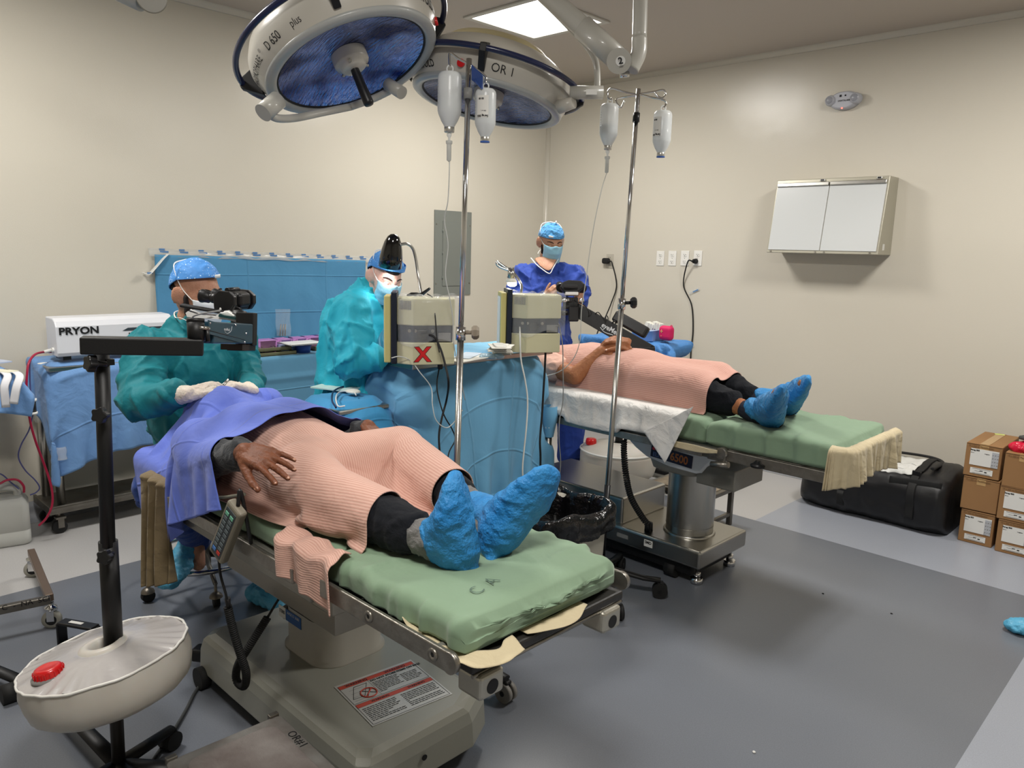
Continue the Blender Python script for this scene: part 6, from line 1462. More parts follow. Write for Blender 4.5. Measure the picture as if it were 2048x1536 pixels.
def instray(lab, y0_, y1_, x, z, h=.02, dep=.2, rot=0):
    t = thing('instrument_tray', lab, 'tray', (x - dep / 2, (y0_ + y1_) / 2, z), 'green instrument trays')
    mb = MB().box2((x - dep, y0_, z), (x, y1_, z + .005)).box2((x - .006, y0_, z), (x, y1_, z + h), bev=.002).box2((x - dep, y0_, z), (x - dep + .006, y1_, z + h), bev=.002).box2((x - dep, y0_, z), (x, y0_ + .006, z + h), bev=.002).box2((x - dep, y1_ - .006, z), (x, y1_, z + h), bev=.002)
    mk('pan', mb, M_inst, t)
    for q in range(9):
        yy = y0_ + (y1_ - y0_) * (q + .6) / 10; mk('instrument', MB().cyl((x - .03 - .04 * (q % 3), yy, z + h * .8), (x - .14, yy + .02, z + h * .9), .003, seg=6), M_steel, t)
    return t
ya, yb2, yc = at(508, 712, x=-4.5).y, at(592, 708, x=-4.5).y, at(588, 696, x=-4.5).y
instray('lower green instrument tray in front of the lilac bins', ya - .05, yb2, -4.49, bz, .022)
instray('upper green instrument tray stacked on the lower one', ya - .05, yb2 - .03, -4.50, bz + .03, .022)
instray('green instrument tray right of the blue bowl', at(630, 700, x=-4.55).y, at(664, 700, x=-4.55).y + .1, -4.55, bz, .03)
t, c, x_, y_, w_ = tub('tray_lid', 'white shallow plastic tray lying over the instrument trays', 'tray', V((-4.56, at(558, 683, x=-4.56).y, bz + .062)), V((-4.56, at(622, 683, x=-4.56).y, bz + .062)), -.14, .014, M_white)
mk('legs', MB().box((-4.62, c.y, bz + .03), (.1, .2, .05), bev=.01), mat('pale_blue_plastic', rgb(170, 190, 222), rough=.4), t)
bc = at(611, 708, x=-4.50)
t = thing('bowl', 'small round blue plastic bowl at the front of the instrument table', 'bowl', (-4.53, bc.y, bz))
mk('shell', MB().lathe([(.0, .002), (.044, .002), (.046, .0), (.05, .04), (.058, .046), (.058, .05), (.05, .05), (.046, .006), (0, .005)], (-4.53, bc.y, bz), seg=40), mat('bowl_blue', rgb(72, 104, 190), rough=.35), t)
t = thing('instrument_pouch', 'clear sterile pouch of dark instruments leaning on the wall drape', 'pouch', (-4.80, at(566, 660, x=-4.80).y, bz))
pp = [at(550, 618, x=-4.82), at(580, 618, x=-4.82), at(582, 672, x=-4.81), at(553, 672, x=-4.81)]
mk('film', MB().grid(lambda u, v: pp[0].lerp(pp[1], u).lerp(pp[3].lerp(pp[2], u), v) + V((.012 * math.sin(PI * u) + .005 * math.sin(u * 20 + v * 9), 0, 0)), 16, 16), M_film, t, solid=.001)
for q, (px, tx) in enumerate(((560, 562), (565, 567), (570, 571))):
    mk('instrument', MB().cyl(at(px, 672, x=-4.81), at(tx, 648, x=-4.815), .006, .004, 8), M_steel_d, t)
# ================================================================== floor items on the right
M_card = mat('cardboard', rgb(150, 112, 72), rough=.75, bump=(140, .05), vary=(5, .4, rgb(138, 100, 62)))
M_cardd = mat('cardboard_edge', rgb(110, 80, 50), rough=.8)
M_ptape = mat('packing_tape', rgb(196, 160, 110), rough=.25, alpha=.85)
def carton(lab, x0, z0, rot=0, w_=.172, d_=.40, h=.192, y0_=4.885, style='full', toptape=False, grp='stacked cartons of saline bottles'):
    t = thing('carton', lab, 'box', (x0 + w_ / 2, y0_ + d_ / 2, z0), grp, rotz=rot)
    def B(a, b): return MB().box2(a, b)
    mk('body', MB().box((0, 0, h / 2), (w_, d_, h), bev=.004), M_card, t, local=True)
    f = -d_ / 2 - .0006
    mk('flap_seam', MB().box((0, f, h - .004), (w_ * .98, .002, .003)).box((0, 0, h + .0005), (.003, d_ * .99, .001)), M_cardd, t, local=True)
    if toptape or style != 'full':
        mk('tape', MB().box((0, 0, h + .0012), (.045, d_ * .995, .0008)).box((0, f, h - .02), (.045, .001, .04)), M_ptape, t, local=True)
    def txt(s, sz, x, z, par, b=.03, sx=1): return mk('lettering', MB().add([(x + v[0] * sx, f - .0022, z + v[1]) for v in text_mesh(s, sz, 'LEFT', b)[0]], text_mesh(s, sz, 'LEFT', b)[1]), M_ink if par is not t else M_cardd, par, local=True)
    txt('10 x 500 ml Plastikflaschen', .0135, -w_ / 2 + .012, h - .017, t, .02, .85)
    if style != 'blank':
        lb = mk('label', MB().box((.006, f - .0012, h * .60), (w_ * .78, .001, h * .5)), M_paper, t, local=True)
        g = mk('label_strip', MB().box((w_ * .33, f - .002, h * .585), (w_ * .19, .0006, h * .46)), mat('label_grey', rgb(176, 178, 182), rough=.6), t, local=True)
        txt('Serag BSS', .0115, -w_ * .365, h * .80, lb, .05); txt('500 ml', .006, -w_ * .35, h * .72, lb); txt('Irrigation', .007, w_ * .03, h * .73, lb, .04)
        mb = MB()
        for r in range(4):
            for c in range(3): mb.box((w_ * .27 + c * w_ * .065, f - .0025, h * .73 - r * h * .10), (.006, .0004, .006 if (r + c) % 2 else .004))
        for r in range(2): mb.box((w_ * .27, f - .0025, h * .36 + r * .006), (.014, .0004, .001))
        mk('symbols', mb, M_grey, g, local=True)
        l2 = mk('address_label', MB().box((.0, f - .0012, h * .185), (w_ * .62, .001, h * .17), Matrix.Rotation(-.0, 3, 'Y')), M_paper, t, local=True)
        mk('print', MB().box((-w_ * .1, f - .0022, h * .185), (.03, .0004, .001)).box((-.0, f - .0022, h * .2), (.015, .0004, .004)).box((w_ * .12, f - .0022, h * .18), (.012, .0004, .006)).box((0, f - .0022, h * .12), (w_ * .5, .0004, .0012)).box((0, f - .0022, h * .25), (w_ * .5, .0004, .0012)), M_ink, l2, local=True)
    return t
carton('labelled brown carton on top of the left stack, tape along its lid', -1.085, .394, .0, toptape=True, w_=.18)
carton('plain brown carton in the middle of the left stack without a label', -1.080, .197, .012, style='blank', w_=.182)
carton('labelled brown carton at the bottom of the left stack beside the black bag', -1.066, .0, -.01, w_=.172)
carton('plain brown carton on top of the right stack under a red bag', -.888, .38, .01, style='blank', w_=.18, y0_=4.86)
carton('labelled brown carton in the middle of the right stack', -.888, .19, 0, w_=.18, y0_=4.86)
carton('labelled brown carton at the bottom of the right stack', -.876, .0, .008, w_=.18, y0_=4.86, h=.188)
t = thing('plastic_bag', 'crumpled red plastic bag on the right carton stack', 'bag', (-.78, 4.98, .574))
mb = MB().ell((-.80, 4.96, .592), (.08, .07, .022)).ell((-.74, 5.0, .60), (.08, .08, .028))
me = remeshed(mb, .006, 2); P = get_co(me); set_co(me, P + get_no(me) * (.014 * ridged(P, 30, 4) + .006 * ridged(P, 60, 9))[:, None]); link('film', me, mat('red_film', rgb(206, 26, 60), rough=.25), t)
t = thing('folded_bag', 'dark grey folded pouch on top of the red plastic bag', 'pouch', (-.75, 5.02, .63))
mk('fabric', MB().prism([(-.11, -.08), (.12, -.1), (.12, .09), (-.06, .1)], .022, Matrix.Translation((-.745, 5.02, .628)) @ Matrix.Rotation(.1, 4, 'Y')), mat('grey_fabric', rgb(70, 70, 68), rough=.7), t, bevel=.008)
t = thing('tape_scrap', 'yellow-green tape scrap on the lid of the left top carton', 'tape', (-1.0, 5.25, .587))
mk('strip', MB().box((-1.0, 5.25, .5885), (.05, .03, .001), rot=.3), mat('yellow_green', rgb(206, 220, 120), rough=.4), t)
# black duffel bag
BG = thing('duffel_bag', 'big black duffel bag lying against the right wall', 'bag', (-1.55, 5.08, 0))
M_bag = mat('black_nylon', rgb(20, 20, 22), rough=.42, bump=[(8, .4), (600, .1)], spec=.5)
ns, nr = 90, 64; rings = []
for i in range(ns + 1):
    u = i / ns; x = -2.03 + .90 * u; e = min(u, 1 - u); s = min(1, (e / .10)) ; s = math.sqrt(max(0, 1 - (1 - s) ** 2)) if s < 1 else 1
    s = .30 + .70 * s if u < .5 else .72 + .28 * s
    hw = .27 * s * (.9 + .1 * u); hh = (.155 + .035 * u) * (s ** .6); cy = 5.075 - .03 * math.sin(PI * u) - .0; cz = hh
    ring = []
    for k in range(nr):
        a = 2 * PI * k / nr; ca_, sa_ = math.cos(a), math.sin(a); p = .55
        ring.append((x + .02 * sa_ * (1 if u < .1 else 0), cy + hw * math.copysign(abs(ca_) ** p, ca_), max(.006, cz + hh * math.copysign(abs(sa_) ** .75, sa_) * .98)))
    rings.append(ring)
P = np.array(rings).reshape(-1, 3); dn = .017 * ridged(P, 5, 31, (1, .8, 1.6)) + .007 * ridged(P, 13, 35)
cen = np.array([0, 5.06, .16]); dirn = P - np.stack([P[:, 0], np.full(len(P), cen[1]), np.full(len(P), cen[2])], 1); dirn /= np.linalg.norm(dirn, axis=1)[:, None] + 1e-9
P = P + dirn * dn[:, None]; P[:, 2] = np.maximum(P[:, 2], .004)
MBb = MB(); MBb.loft([[tuple(q) for q in P[i * nr:(i + 1) * nr]] for i in range(ns + 1)]); mk('body', MBb, M_bag, BG)
def bagsurf(x, a, off=.006):
    i = int(round((x + 2.03) / .90 * ns)); k = int(round(a / (2 * PI) * nr)) % nr; q = P[i * nr + k]; d = dirn[i * nr + k]; return V(q) + V(d) * off
for x in (-1.72, -1.32):
    pts = [bagsurf(x, a) for a in [PI * (.45 + .7 * q / 26) for q in range(27)]]
    mk('strap', MB().tube(pts, [(.024, .003)] * 27, 8), M_rubber, BG)
    b = pts[9]; mk('buckle', MB().box(b + V((0, -.006, 0)), (.045, .012, .05), bev=.004), M_black, BG)
pts = [bagsurf(x, PI * .82) for x in [-1.45 + .28 * q / 12 for q in range(13)]]
mk('side_band', MB().tube(pts, [(.004, .026)] * 13, 8), M_rubber, BG)
mk('handle', MB().tube(cr([bagsurf(-1.65, PI * .55), bagsurf(-1.6, PI * .5, .04), at(1850, 912, y=5.2), at(1885, 925, y=5.15), bagsurf(-1.25, PI * .6, .03)], 8), [(.014, .008)] * 33, 8), M_rubber, BG)
t = thing('white_cloth', 'white paper liner spilling from the top of the black bag', 'cloth', (-1.5, 5.05, .345))
G = np.array([[bagsurf(-1.66 + .32 * i / 15, PI * (.48 + .20 * j / 9), .010) + V((0, 0, .004 * math.sin(i * 1.9 + j))) for j in range(10)] for i in range(16)])
for i in range(16): G[i, 9] += (0, -.008 * math.sin(i), -.02 * (1 - abs(i - 8) / 8))
cloth_mk('liner', G, mat('paper_liner', rgb(214, 214, 210), rough=.6, bump=(50, .6)), t, .02, .02, 3)
# shoe cover of someone standing outside the frame
M_scover = mat('shoe_cover_film', rgb(86, 168, 204), rough=.4, bump=[(60, .6), (14, .4)])
M_scover2 = mat('shoe_cover_blue', rgb(36, 120, 184), rough=.5, bump=[(22, .8), (60, .6), (160, .3)], vary=(9, .6, rgb(70, 150, 205)), spec=.35)
def shoe_cover(name, heel, toe, w_, h, m, parent, up=V((0, 0, 1)), seed=0, open_=True, ruf=.006, vox=.007, ankle=None):
    """bag-like cover over a shoe from heel to toe; up = direction of the ankle"""
    heel = V(heel); toe = V(toe); f = (toe - heel); L_ = f.length; f = f.normalized(); u = (up - f * up.dot(f)).normalized(); s = u.cross(f); R = Matrix((f, s, u)).transposed()
    mb = MB()
    for a, r, hh in ((.12, .82, .95), (.3, .9, 1), (.5, .95, .85), (.7, 1.0, .62), (.86, .85, .5)):
        mb.ell(heel + f * L_ * a + u * h * hh * .5, (L_ * .2, w_ * .5 * r, h * .5 * hh), R)
    if ankle is not None: mb.cap(heel + f * L_ * .2 + u * h * .5, ankle, w_ * .40, w_ * .36)
    me = remeshed(mb, vox, 5); P = get_co(me); N_ = get_no(me)
    set_co(me, P + N_ * (ruf * ridged(P, 24, seed) + ruf * .7 * ridged(P, 55, seed + 2))[:, None]); return link(name, me, m, parent)
sc = thing('shoe_cover', 'blue covered shoe tip of a person outside the right edge', 'shoe', (-.35, 2.9, 0))
cz = at(2030, 1262, z=0.0)
shoe_cover('cover', (cz.x + .26, cz.y + .12, .005), (cz.x - .02, cz.y - .02, .005), .115, .10, M_scover, sc, seed=4)

# ================================================================== bin with black liner between the tables
BN = thing('waste_bin', 'cream plastic waste bin with a black bag behind the front table', 'bin', (-2.1, 2.42, 0))
M_bin = mat('cream_bin', rgb(196, 192, 178), rough=.4)
bcx, bcy = -2.075, 2.44;
def br(s, z, ww=.34, dd=.37): return [(bcx + a * s, bcy + b * s, z) for a, b in rrect(ww, dd, .06, 6)]
mk('body', MB().loft([br(.90, .0), br(.93, .01), br(1.0, .47), br(1.03, .48), br(1.03, .495), br(.98, .495), br(.88, .03)], caps=True), M_bin, BN)
lin_ = []; nn = 84
base = [V(q) for q in br(1.0, 0)];
def linpt(k, n_):
    per = [];
    for i in range(len(base)): per.append((base[(i + 1) % len(base)] - base[i]).length)
    tot = sum(per); s = tot * k / n_; i = 0
    while s > per[i] and i < len(per) - 1: s -= per[i]; i += 1
    return base[i].lerp(base[(i + 1) % len(base)], s / per[i] if per[i] else 0)
rings = []
for (off, z, am) in ((.028, .39, .016), (.036, .415, .016), (.03, .44, .012), (.04, .47, .012), (.03, .505, .014), (.01, .53, .014), (-.015, .515, .016), (-.03, .45, .014), (-.045, .3, .012), (-.06, .15, .01), (-.07, .06, .005)):
    r = []
    for k in range(nn):
        p = linpt(k, nn); d = (V((p.x - bcx, p.y - bcy, 0))).normalized();
        q_ = np.array([[p.x, p.y, z * 1.3]]); w1 = 1.6 * float(ridged(q_, 16, 3)[0]) - .4 + .7 * float(vnoise(q_, 34, 6)[0])
        r.append(p + d * (off + am * w1) + V((0, 0, z + am * 1.2 * float(vnoise(np.array([[p.x, p.y, z]]), 15, 8)[0]) + (.012 * math.sin(k * .3)))))
    rings.append(r)
mk('liner', MB().loft(rings, caps=True), mat('black_film', rgb(12, 12, 13), rough=.18, spec=.7, bump=[(26, .8), (70, .3)]), BN, solid=.001, subsurf=1)

# second ballast tank and stand behind (microscope over the rear patient)
M2 = thing('microscope_stand', 'second black microscope with a long folding arm at the rear table', 'microscope', (-3.0, 4.2, 0))
T2k = thing('ballast_tank', 'milky round ballast tank with a red cap on the floor behind the rear table', 'ballast tank', (-3.05, 4.35, 0))
tkc = at(1215, 945, z=.2)
tx, ty = -3.02, 4.20
mk('body', MB().lathe([(.03, .04), (.22, .045), (.25, .07), (.262, .12), (.262, .2), (.25, .235), (.2, .255), (.1, .275), (.05, .28), (.04, .27)], (tx, ty, .04), seg=48), M_tank, T2k)
mk('seam', MB().lathe([(.258, .222), (.268, .228), (.258, .236)], (tx, ty, .04), seg=48), M_white, T2k)
cp_ = at(1171, 900, y=ty - .0);
mk('screw_cap', MB().lathe([(.036, -.02), (.038, .0), (.034, .018), (.026, .022), (0, .022)], (tx - .19 * .75, ty - .19 * .66, .315), seg=24), M_red, T2k)
pc2 = V((-3.02, 4.20, 0))
mk('post', MB().cyl((pc2.x, pc2.y, .05), (pc2.x, pc2.y, 1.0), .026, seg=20), M_blackm, M2)
for q in range(5):
    a = .4 + 2 * PI * q / 5; e = V((math.cos(a), math.sin(a), 0)); mk('leg', MB().tube([pc2 + V((0, 0, .055)), pc2 + e * .36 + V((0, 0, .05))], [(.022, .012)] * 2, 8), M_blackm, M2)
    mk('caster', MB().cyl(pc2 + e * .36 + V((-.012, 0, .028)), pc2 + e * .36 + V((.012, 0, .028)), .028, seg=16), M_rubber, M2)
dA, dB = 4.75, 4.45
a0, a1 = at(1150, 618, d=dA), at(1300, 704, d=dB); ad = (a1 - a0).normalized(); vn = (CAM - (a0 + a1) / 2).normalized(); vn = (vn - ad * vn.dot(ad)).normalized(); uu = ad.cross(vn)
R = Matrix((ad, vn, uu)).transposed(); am_ = mk('long_arm', MB().box((a0 + a1) / 2, ((a1 - a0).length, .05, .085), R, bev=.003), M_blackm, M2)
mk('cover_bar', MB().box(a0.lerp(a1, .66) + uu * (-.085 if uu.z < 0 else .085), ((a1 - a0).length * .42, .045, .07), R, bev=.014), M_black, M2)
wm = M_white
for px, py in ((1177, 637), (1187, 644), (1184, 648)): mk('screw', MB().ell(at(px, py, d=4.68) , .0055, seg=8, rings=6), M_chrome, am_)
mt = a0.lerp(a1, .40) + vn * .027
lettering('lettering', 'eyeMed', .042, mt, ad, uu if uu.z > 0 else -uu, mat('silver_print', rgb(190, 196, 200)), am_, bold=.02)
mk('logo_swoosh', MB().tube(cr([mt + ad * .0 - (uu if uu.z > 0 else -uu) * .02, mt + ad * .04 - (uu if uu.z > 0 else -uu) * .032, mt + ad * .1 - (uu if uu.z > 0 else -uu) * .022], 6), .0018, 6), mat('silver_print', rgb(190, 196, 200)), am_)
mk('end_bracket', MB().box(at(1292, 716, d=dB), (.09, .09, .12), Matrix((RW.col[0], -RW.col[2], RW.col[1])).transposed(), bev=.003), M_blackm, M2)
mk('inner_bar', MB().cyl(at(1292, 725, d=dB), V((pc2.x, pc2.y, .98)), .024, seg=12), M_blackm, M2)
mk('cable', MB().tube(cr([at(1148, 600, d=4.7), at(1170, 612, d=4.65), at(1178, 628, d=4.65), at(1172, 640, d=4.7)], 6), .003, 6).tube(cr([at(1190, 628, d=4.65), at(1197, 625, d=4.6), at(1208, 640, d=4.6), at(1214, 650, d=4.6), at(1216, 636, d=4.6), at(1212, 632, d=4.6), at(1212, 648, d=4.6)], 6), .003, 6).tube(cr([at(1221, 650, d=4.6), at(1229, 642, d=4.55), at(1232, 648, d=4.55)], 6), .004, 6), M_rubber, M2)
fw2 = (RW @ V((.9, -.2, -.1))).normalized()
hs = at(1142, 574, d=4.75)
bx_ = Matrix((RW.col[0], -RW.col[2], RW.col[1])).transposed()
mk('binocular_body', MB().prism([(-.035, -.045), (.02, -.045), (.075, -.005), (.08, .02), (.06, .04), (-.02, .045), (-.06, .03), (-.075, .0)], .07, place(at(1142, 577, d=4.80), RW.col[0], RW.col[1], RW.col[2])), M_black, M2, bevel=.008)
mk('grip_bar', MB().box(at(1141, 573, d=4.7), (.085, .03, .018), bx_, bev=.004), M_black, M2)
for px, sgn in ((1122, -1), (1164, 1)): mk('eyepiece', MB().cyl(at(px, 577, d=4.82), at(px - 3, 570, d=4.92), .03, .024, 20), M_black, M2)
mk('white_base', MB().box(at(1143, 588, d=4.74), (.08, .06, .02), bx_, bev=.004), M_white, M2)
mk('microscope_body', MB().box(at(1141, 607, d=4.74), (.09, .07, .07), bx_, bev=.006).box(at(1147, 628, d=4.72), (.06, .06, .09), bx_, bev=.005).box(at(1128, 600, d=4.72), (.1, .04, .03), bx_, bev=.004), M_blackm, M2)
mk('knob', MB().cyl(at(1122, 601, d=4.66), at(1138, 601, d=4.66), .011, seg=14).cyl(at(1158, 601, d=4.66), at(1168, 601, d=4.66), .014, seg=14), M_chrome, M2)
mk('side_light', MB().cyl(at(1136, 625, d=4.7), at(1122, 627, d=4.7), .016, seg=14), M_black, M2)
# rear mayo tray with blue wrap
RT = thing('mayo_stand', 'rear instrument stand wrapped in blue cloth by the right wall', 'stand', (-3.0, 4.6, 0))
M_wrap = mat('blue_wrap', rgb(76, 134, 196), rough=.6, bump=[(16, .8), (50, .4)])
tz = .985
mk('tray', MB().box((-3.2, 4.58, tz - .02), (.70, .36, .02), bev=.006), M_steel, RT)
mk('post', MB().cyl(at(1325, 735, y=4.62), V((at(1325, 735, y=4.62).x - .0, 4.62, .03)), .02, seg=16), M_steel, RT)
mk('foot', MB().box((-2.98, 4.62, .03), (.5, .05, .04), bev=.006), M_steel, RT)
rings = []; n_ = 70
for z, o in ((tz + .012, -.02), (tz + .006, .0), (tz - .02, .02), (tz - .05, .012), (tz - .085, .0), (tz - .1, -.05)):
    rr2 = []
    for k, (a, b) in enumerate([rrect(.74, .40, .08, 16)[int(k_ * 68 / n_)] for k_ in range(n_)]):
        d = V((a, b, 0)).normalized(); wv = (.014 * math.sin(k * 1.3 + z * 60) + .012 * math.sin(k * .61 + 1)) * (1 if o != -.02 else 0)
        rr2.append(V((-3.2 + a, 4.58 + b, z + wv * .8)) + d * (o + wv))
    rings.append(rr2)
mk('wrap', MB().loft(rings), M_wrap, RT, subsurf=1)
mb = MB().ell((-2.86, 4.46, tz - .07), (.07, .05, .05)).ell((-2.93, 4.5, tz - .04), (.12, .09, .05)).ell((-2.80, 4.40, tz - .095), (.05, .03, .022)); me = remeshed(mb, .008, 3); P = get_co(me); set_co(me, P + get_no(me) * (.014 * ridged(P, 18, 8))[:, None]); link('knot', me, M_wrap, RT)
t, c, x_, y_, w_ = tub('storage_bin', 'pale blue plastic bin holding swab packs on the rear stand', 'bin', at(1262, 683, y=4.44), at(1305, 683, y=4.44), .2, .075, mat('pale_blue_plastic', rgb(150, 178, 224), rough=.4))
t.location.z += 0
q0 = at(1303, 660, y=4.55)
for k in range(6):
    t = thing('swab_pack', ['leftmost upright white swab pack in the blue bin', 'second upright white swab pack in the blue bin', 'third upright white swab pack in the blue bin', 'fourth upright white swab pack in the blue bin', 'fifth upright white swab pack in the blue bin', 'rightmost upright white swab pack by the pink speaker'][k], 'pack', at(1287 + k * 5, 664, y=4.55), 'upright swab packs in the blue bin')
    R = Matrix.Rotation(.35 - .03 * k, 3, 'Y'); c = at(1292 + k * 5, 661 + (k % 3) * 2, y=4.52 + .012 * k)
    mk('paper', MB().box(c, (.022, .05, .13), R), M_pouch, t); mk('print', MB().box(c + V((0, -.0262, -.01)), (.012, .001, .06), R), mat('lilac_print', rgb(120, 90, 130)), t)
t = thing('cup', 'small white cup with a yellow lid on the rear stand', 'cup', at(1264, 665, y=4.6))
mk('cup', MB().lathe([(.012, 0), (.018, .04), (.02, .04)], at(1267, 668, y=4.6), seg=16), M_white, t); mk('lid', MB().cyl(at(1261, 660, y=4.6), at(1261, 655, y=4.6), .014, seg=14), mat('yellow_plastic', rgb(230, 200, 70)), t)
t = thing('speaker', 'small bright pink rounded bluetooth speaker on the rear stand', 'speaker', at(1333, 678, y=4.5))
cs = at(1333, 666, y=4.5); M_pink = mat('pink_fabric', rgb(206, 24, 92), rough=.6, bump=(400, .2))
mk('body', MB().box(cs, (.105, .06, .10), bev=.026, seg=4), M_pink, t)
mk('button', MB().box(cs + V((-.022, -.031, .012)), (.022, .003, .005), bev=.001).box(cs + V((-.022, -.031, .012)), (.005, .003, .022), bev=.001).box(cs + V((-.022, -.031, -.02)), (.005, .003, .005)), mat('button_gold', rgb(220, 170, 120)), t)
mk('strap_loop', MB().tube(cr([cs + V((.03, 0, .05)), cs + V((.035, 0, .056)), cs + V((.045, 0, .05))], 5), .003, 6), M_pink, t)
# footstool behind the rear table
FS = thing('step_stool', 'low steel step stool behind the rear table column', 'step stool', (-2.2, 4.0, 0))
fs = at(1455, 990, z=.22)
sx_, sy_ = -2.3, 3.95
mk('top_frame', MB().box((sx_, sy_, .225), (.42, .32, .025), bev=.003), M_steel_d, FS)
mk('tread', MB().box((sx_, sy_, .239), (.36, .26, .005)), mat('worn_tread', rgb(140, 128, 110), rough=.8, vary=(18, .8, rgb(100, 86, 70))), FS)
for a in (-1, 1):
    for b in (-1, 1): mk('leg', MB().box((sx_ + a * .195, sy_ + b * .145, .11), (.028, .028, .22), bev=.003), M_steel_d, FS)
mk('rail', MB().box((sx_, sy_ - .145, .07), (.38, .02, .02)).box((sx_ + .195, sy_, .07), (.02, .28, .02)), M_steel_d, FS)
# rolling stools: first surgeon (front left) and chrome-ball stool behind the drape
def stool(lab, cx, cy, ang, n=5, ball=False, seat_z=.56, ring_r=.24, seat=True, metal=M_steel_d, R_=.29):
    t = thing('rolling_stool', lab, 'stool', (cx, cy, 0))
    mk('post', MB().cyl((cx, cy, .1), (cx, cy, seat_z - .03), .018, seg=18).cyl((cx, cy, .1), (cx, cy, .3), .028, seg=18), metal, t)
    for q in range(n):
        a = ang + 2 * PI * q / n; e = V((math.cos(a), math.sin(a), 0)); c = V((cx, cy, 0))
        mk('leg', MB().tube([c + V((0, 0, .15)) + e * .02, c + e * R_ + V((0, 0, .105))], [(.012, .018), (.01, .012)], 4), metal, t)
        if ball: mk('caster', MB().ell(c + e * R_ + V((0, 0, .032)), .032, seg=18, rings=10).cyl(c + e * R_ + V((0, 0, .05)), c + e * R_ + V((0, 0, .11)), .008, seg=8), M_chrome, t)
        else:
            u = V((-e.y, e.x, 0)); w_ = mk('caster', MB().cyl(c + e * R_ - u * .013 + V((0, 0, .028)), c + e * R_ + u * .013 + V((0, 0, .028)), .028, seg=20), M_rubber, t)
            mk('fork', MB().lathe([(.03, .045), (.026, .056), (.014, .066), (.007, .07), (.007, .115)], c + e * R_, seg=14), M_steel_d, w_)
    if ring_r: mk('foot_ring', MB().tube([V((cx + ring_r * math.cos(a), cy + ring_r * math.sin(a), .155)) for a in [2 * PI * q / 48 for q in range(48)]], .0115, 12, closed=True), M_chrome if not ball else M_steel, t)
    if seat: mk('seat', MB().lathe([(.0, 0), (.16, 0), (.175, .015), (.175, .055), (.16, .075), (0, .08)], (cx, cy, seat_z - .03), seg=40), M_black, t)
    return t
SC1 = (-3.40, 1.46)
p_a, p_b = at(307, 1200, z=.0), at(457, 1196, z=0.0)
stool('rolling stool with a chrome foot ring under the first surgeon', SC1[0], SC1[1], math.atan2(p_a.y - SC1[1], p_a.x - SC1[0]), ring_r=.245, R_=.27, seat_z=.54)
stool('dark rolling stool with chrome ball casters behind the blue drape', -3.73, 3.35, .0, ball=True, ring_r=0, seat_z=.5, metal=mat('bronze_leg', rgb(70, 58, 44), rough=.4, metal=.6), R_=.27)
t = thing('foot_rest', 'thin wire foot rest frame under the right end of the blue drape', 'foot rest', (-3.45, 3.95, .2))
mk('wire', MB().tube(cr([at(1020, 928, z=.16), at(1080, 944, z=.16), at(1088, 936, z=.16), at(1080, 922, z=.16), at(1040, 915, z=.16), at(1015, 925, z=.16)], 6, closed=True), .006, 8, closed=True).cyl(at(1080, 944, z=.16), at(1080, 960, z=.02), .005, seg=8), M_chrome, t)
# chair / frame with wheels of another stand behind the rear table
t = thing('equipment_trolley', 'grey trolley base with black feet standing behind the rear column', 'trolley', (-2.9, 4.7, 0))
bz_ = at(1295, 905, z=.14)
mk('base', MB().box((-2.85, 4.75, .16), (.4, .3, .06), bev=.01), mat('pale_grey', rgb(176, 176, 170), rough=.4), t)
mk('skid', MB().box((-2.85, 4.6, .05), (.46, .05, .03), bev=.006).box((-2.68, 4.75, .05), (.05, .36, .03), bev=.006), M_black, t)
for x, y in ((-3.05, 4.6), (-2.65, 4.6), (-2.65, 4.9)): mk('caster', MB().cyl((x, y - .012, .03), (x, y + .012, .03), .03, seg=16).cyl((x, y, .05), (x, y, .13), .012, seg=8), M_rubber, t)
# ================================================================== left foreground
# mayo stand with blue drape entering at the left edge (tabletop + floor frame)
LS = thing('instrument_trolley', 'steel trolley at the left edge with a marked lower frame and grey casters', 'trolley', (-3.6, .3, 0))
fa, fb2 = at(100, 1192, z=.14), at(-60, 1225, z=.14); fc = at(62, 1098, z=.14)
d1_ = (fb2 - fa).normalized(); d2_ = (fc - fa).normalized(); L2_ = (fc - fa).length
def bar(n, a, b, w_, h_, m, par):
    a, b = V(a), V(b); d = (b - a).normalized(); s = V((0, 0, 1)).cross(d).normalized(); return mk(n, MB().box((a + b) / 2, ((b - a).length, w_, h_), Matrix((d, s, V((0, 0, 1)))).transposed(), bev=.003), m, par)
b1 = bar('frame_bar', fa + V((0, 0, -.015)), fb2 + V((0, 0, -.015)), .03, .032, M_steel_d, LS)
bar('frame_bar', fa + V((0, 0, -.015)) + d2_ * .015, fc + V((0, 0, -.015)), .03, .032, mat('brown_steel', rgb(134, 116, 102), rough=.4, metal=.7), LS)
fcd = fc + d1_ * .6; bar('frame_bar', fc + V((0, 0, -.015)), fcd + V((0, 0, -.015)), .03, .032, M_steel_d, LS) if False else None
tzl = .93
lpa, lpb = at(50, 752, z=tzl), at(-120, 720, z=tzl)
mk('post', MB().cyl(V(fb2) + d1_ * .1, V((fb2.x + d1_.x * .1, fb2.y + d1_.y * .1, tzl - .05)), .018, seg=16), M_steel, LS)
lettering('lettering', 'C  -  NA  SCI', .03, at(3, 1217, d=(RW.transposed() @ (fa.lerp(fb2, .6) - CAM)).z * -1 - .02), -d1_, (0, 0, 1), M_ink, b1)
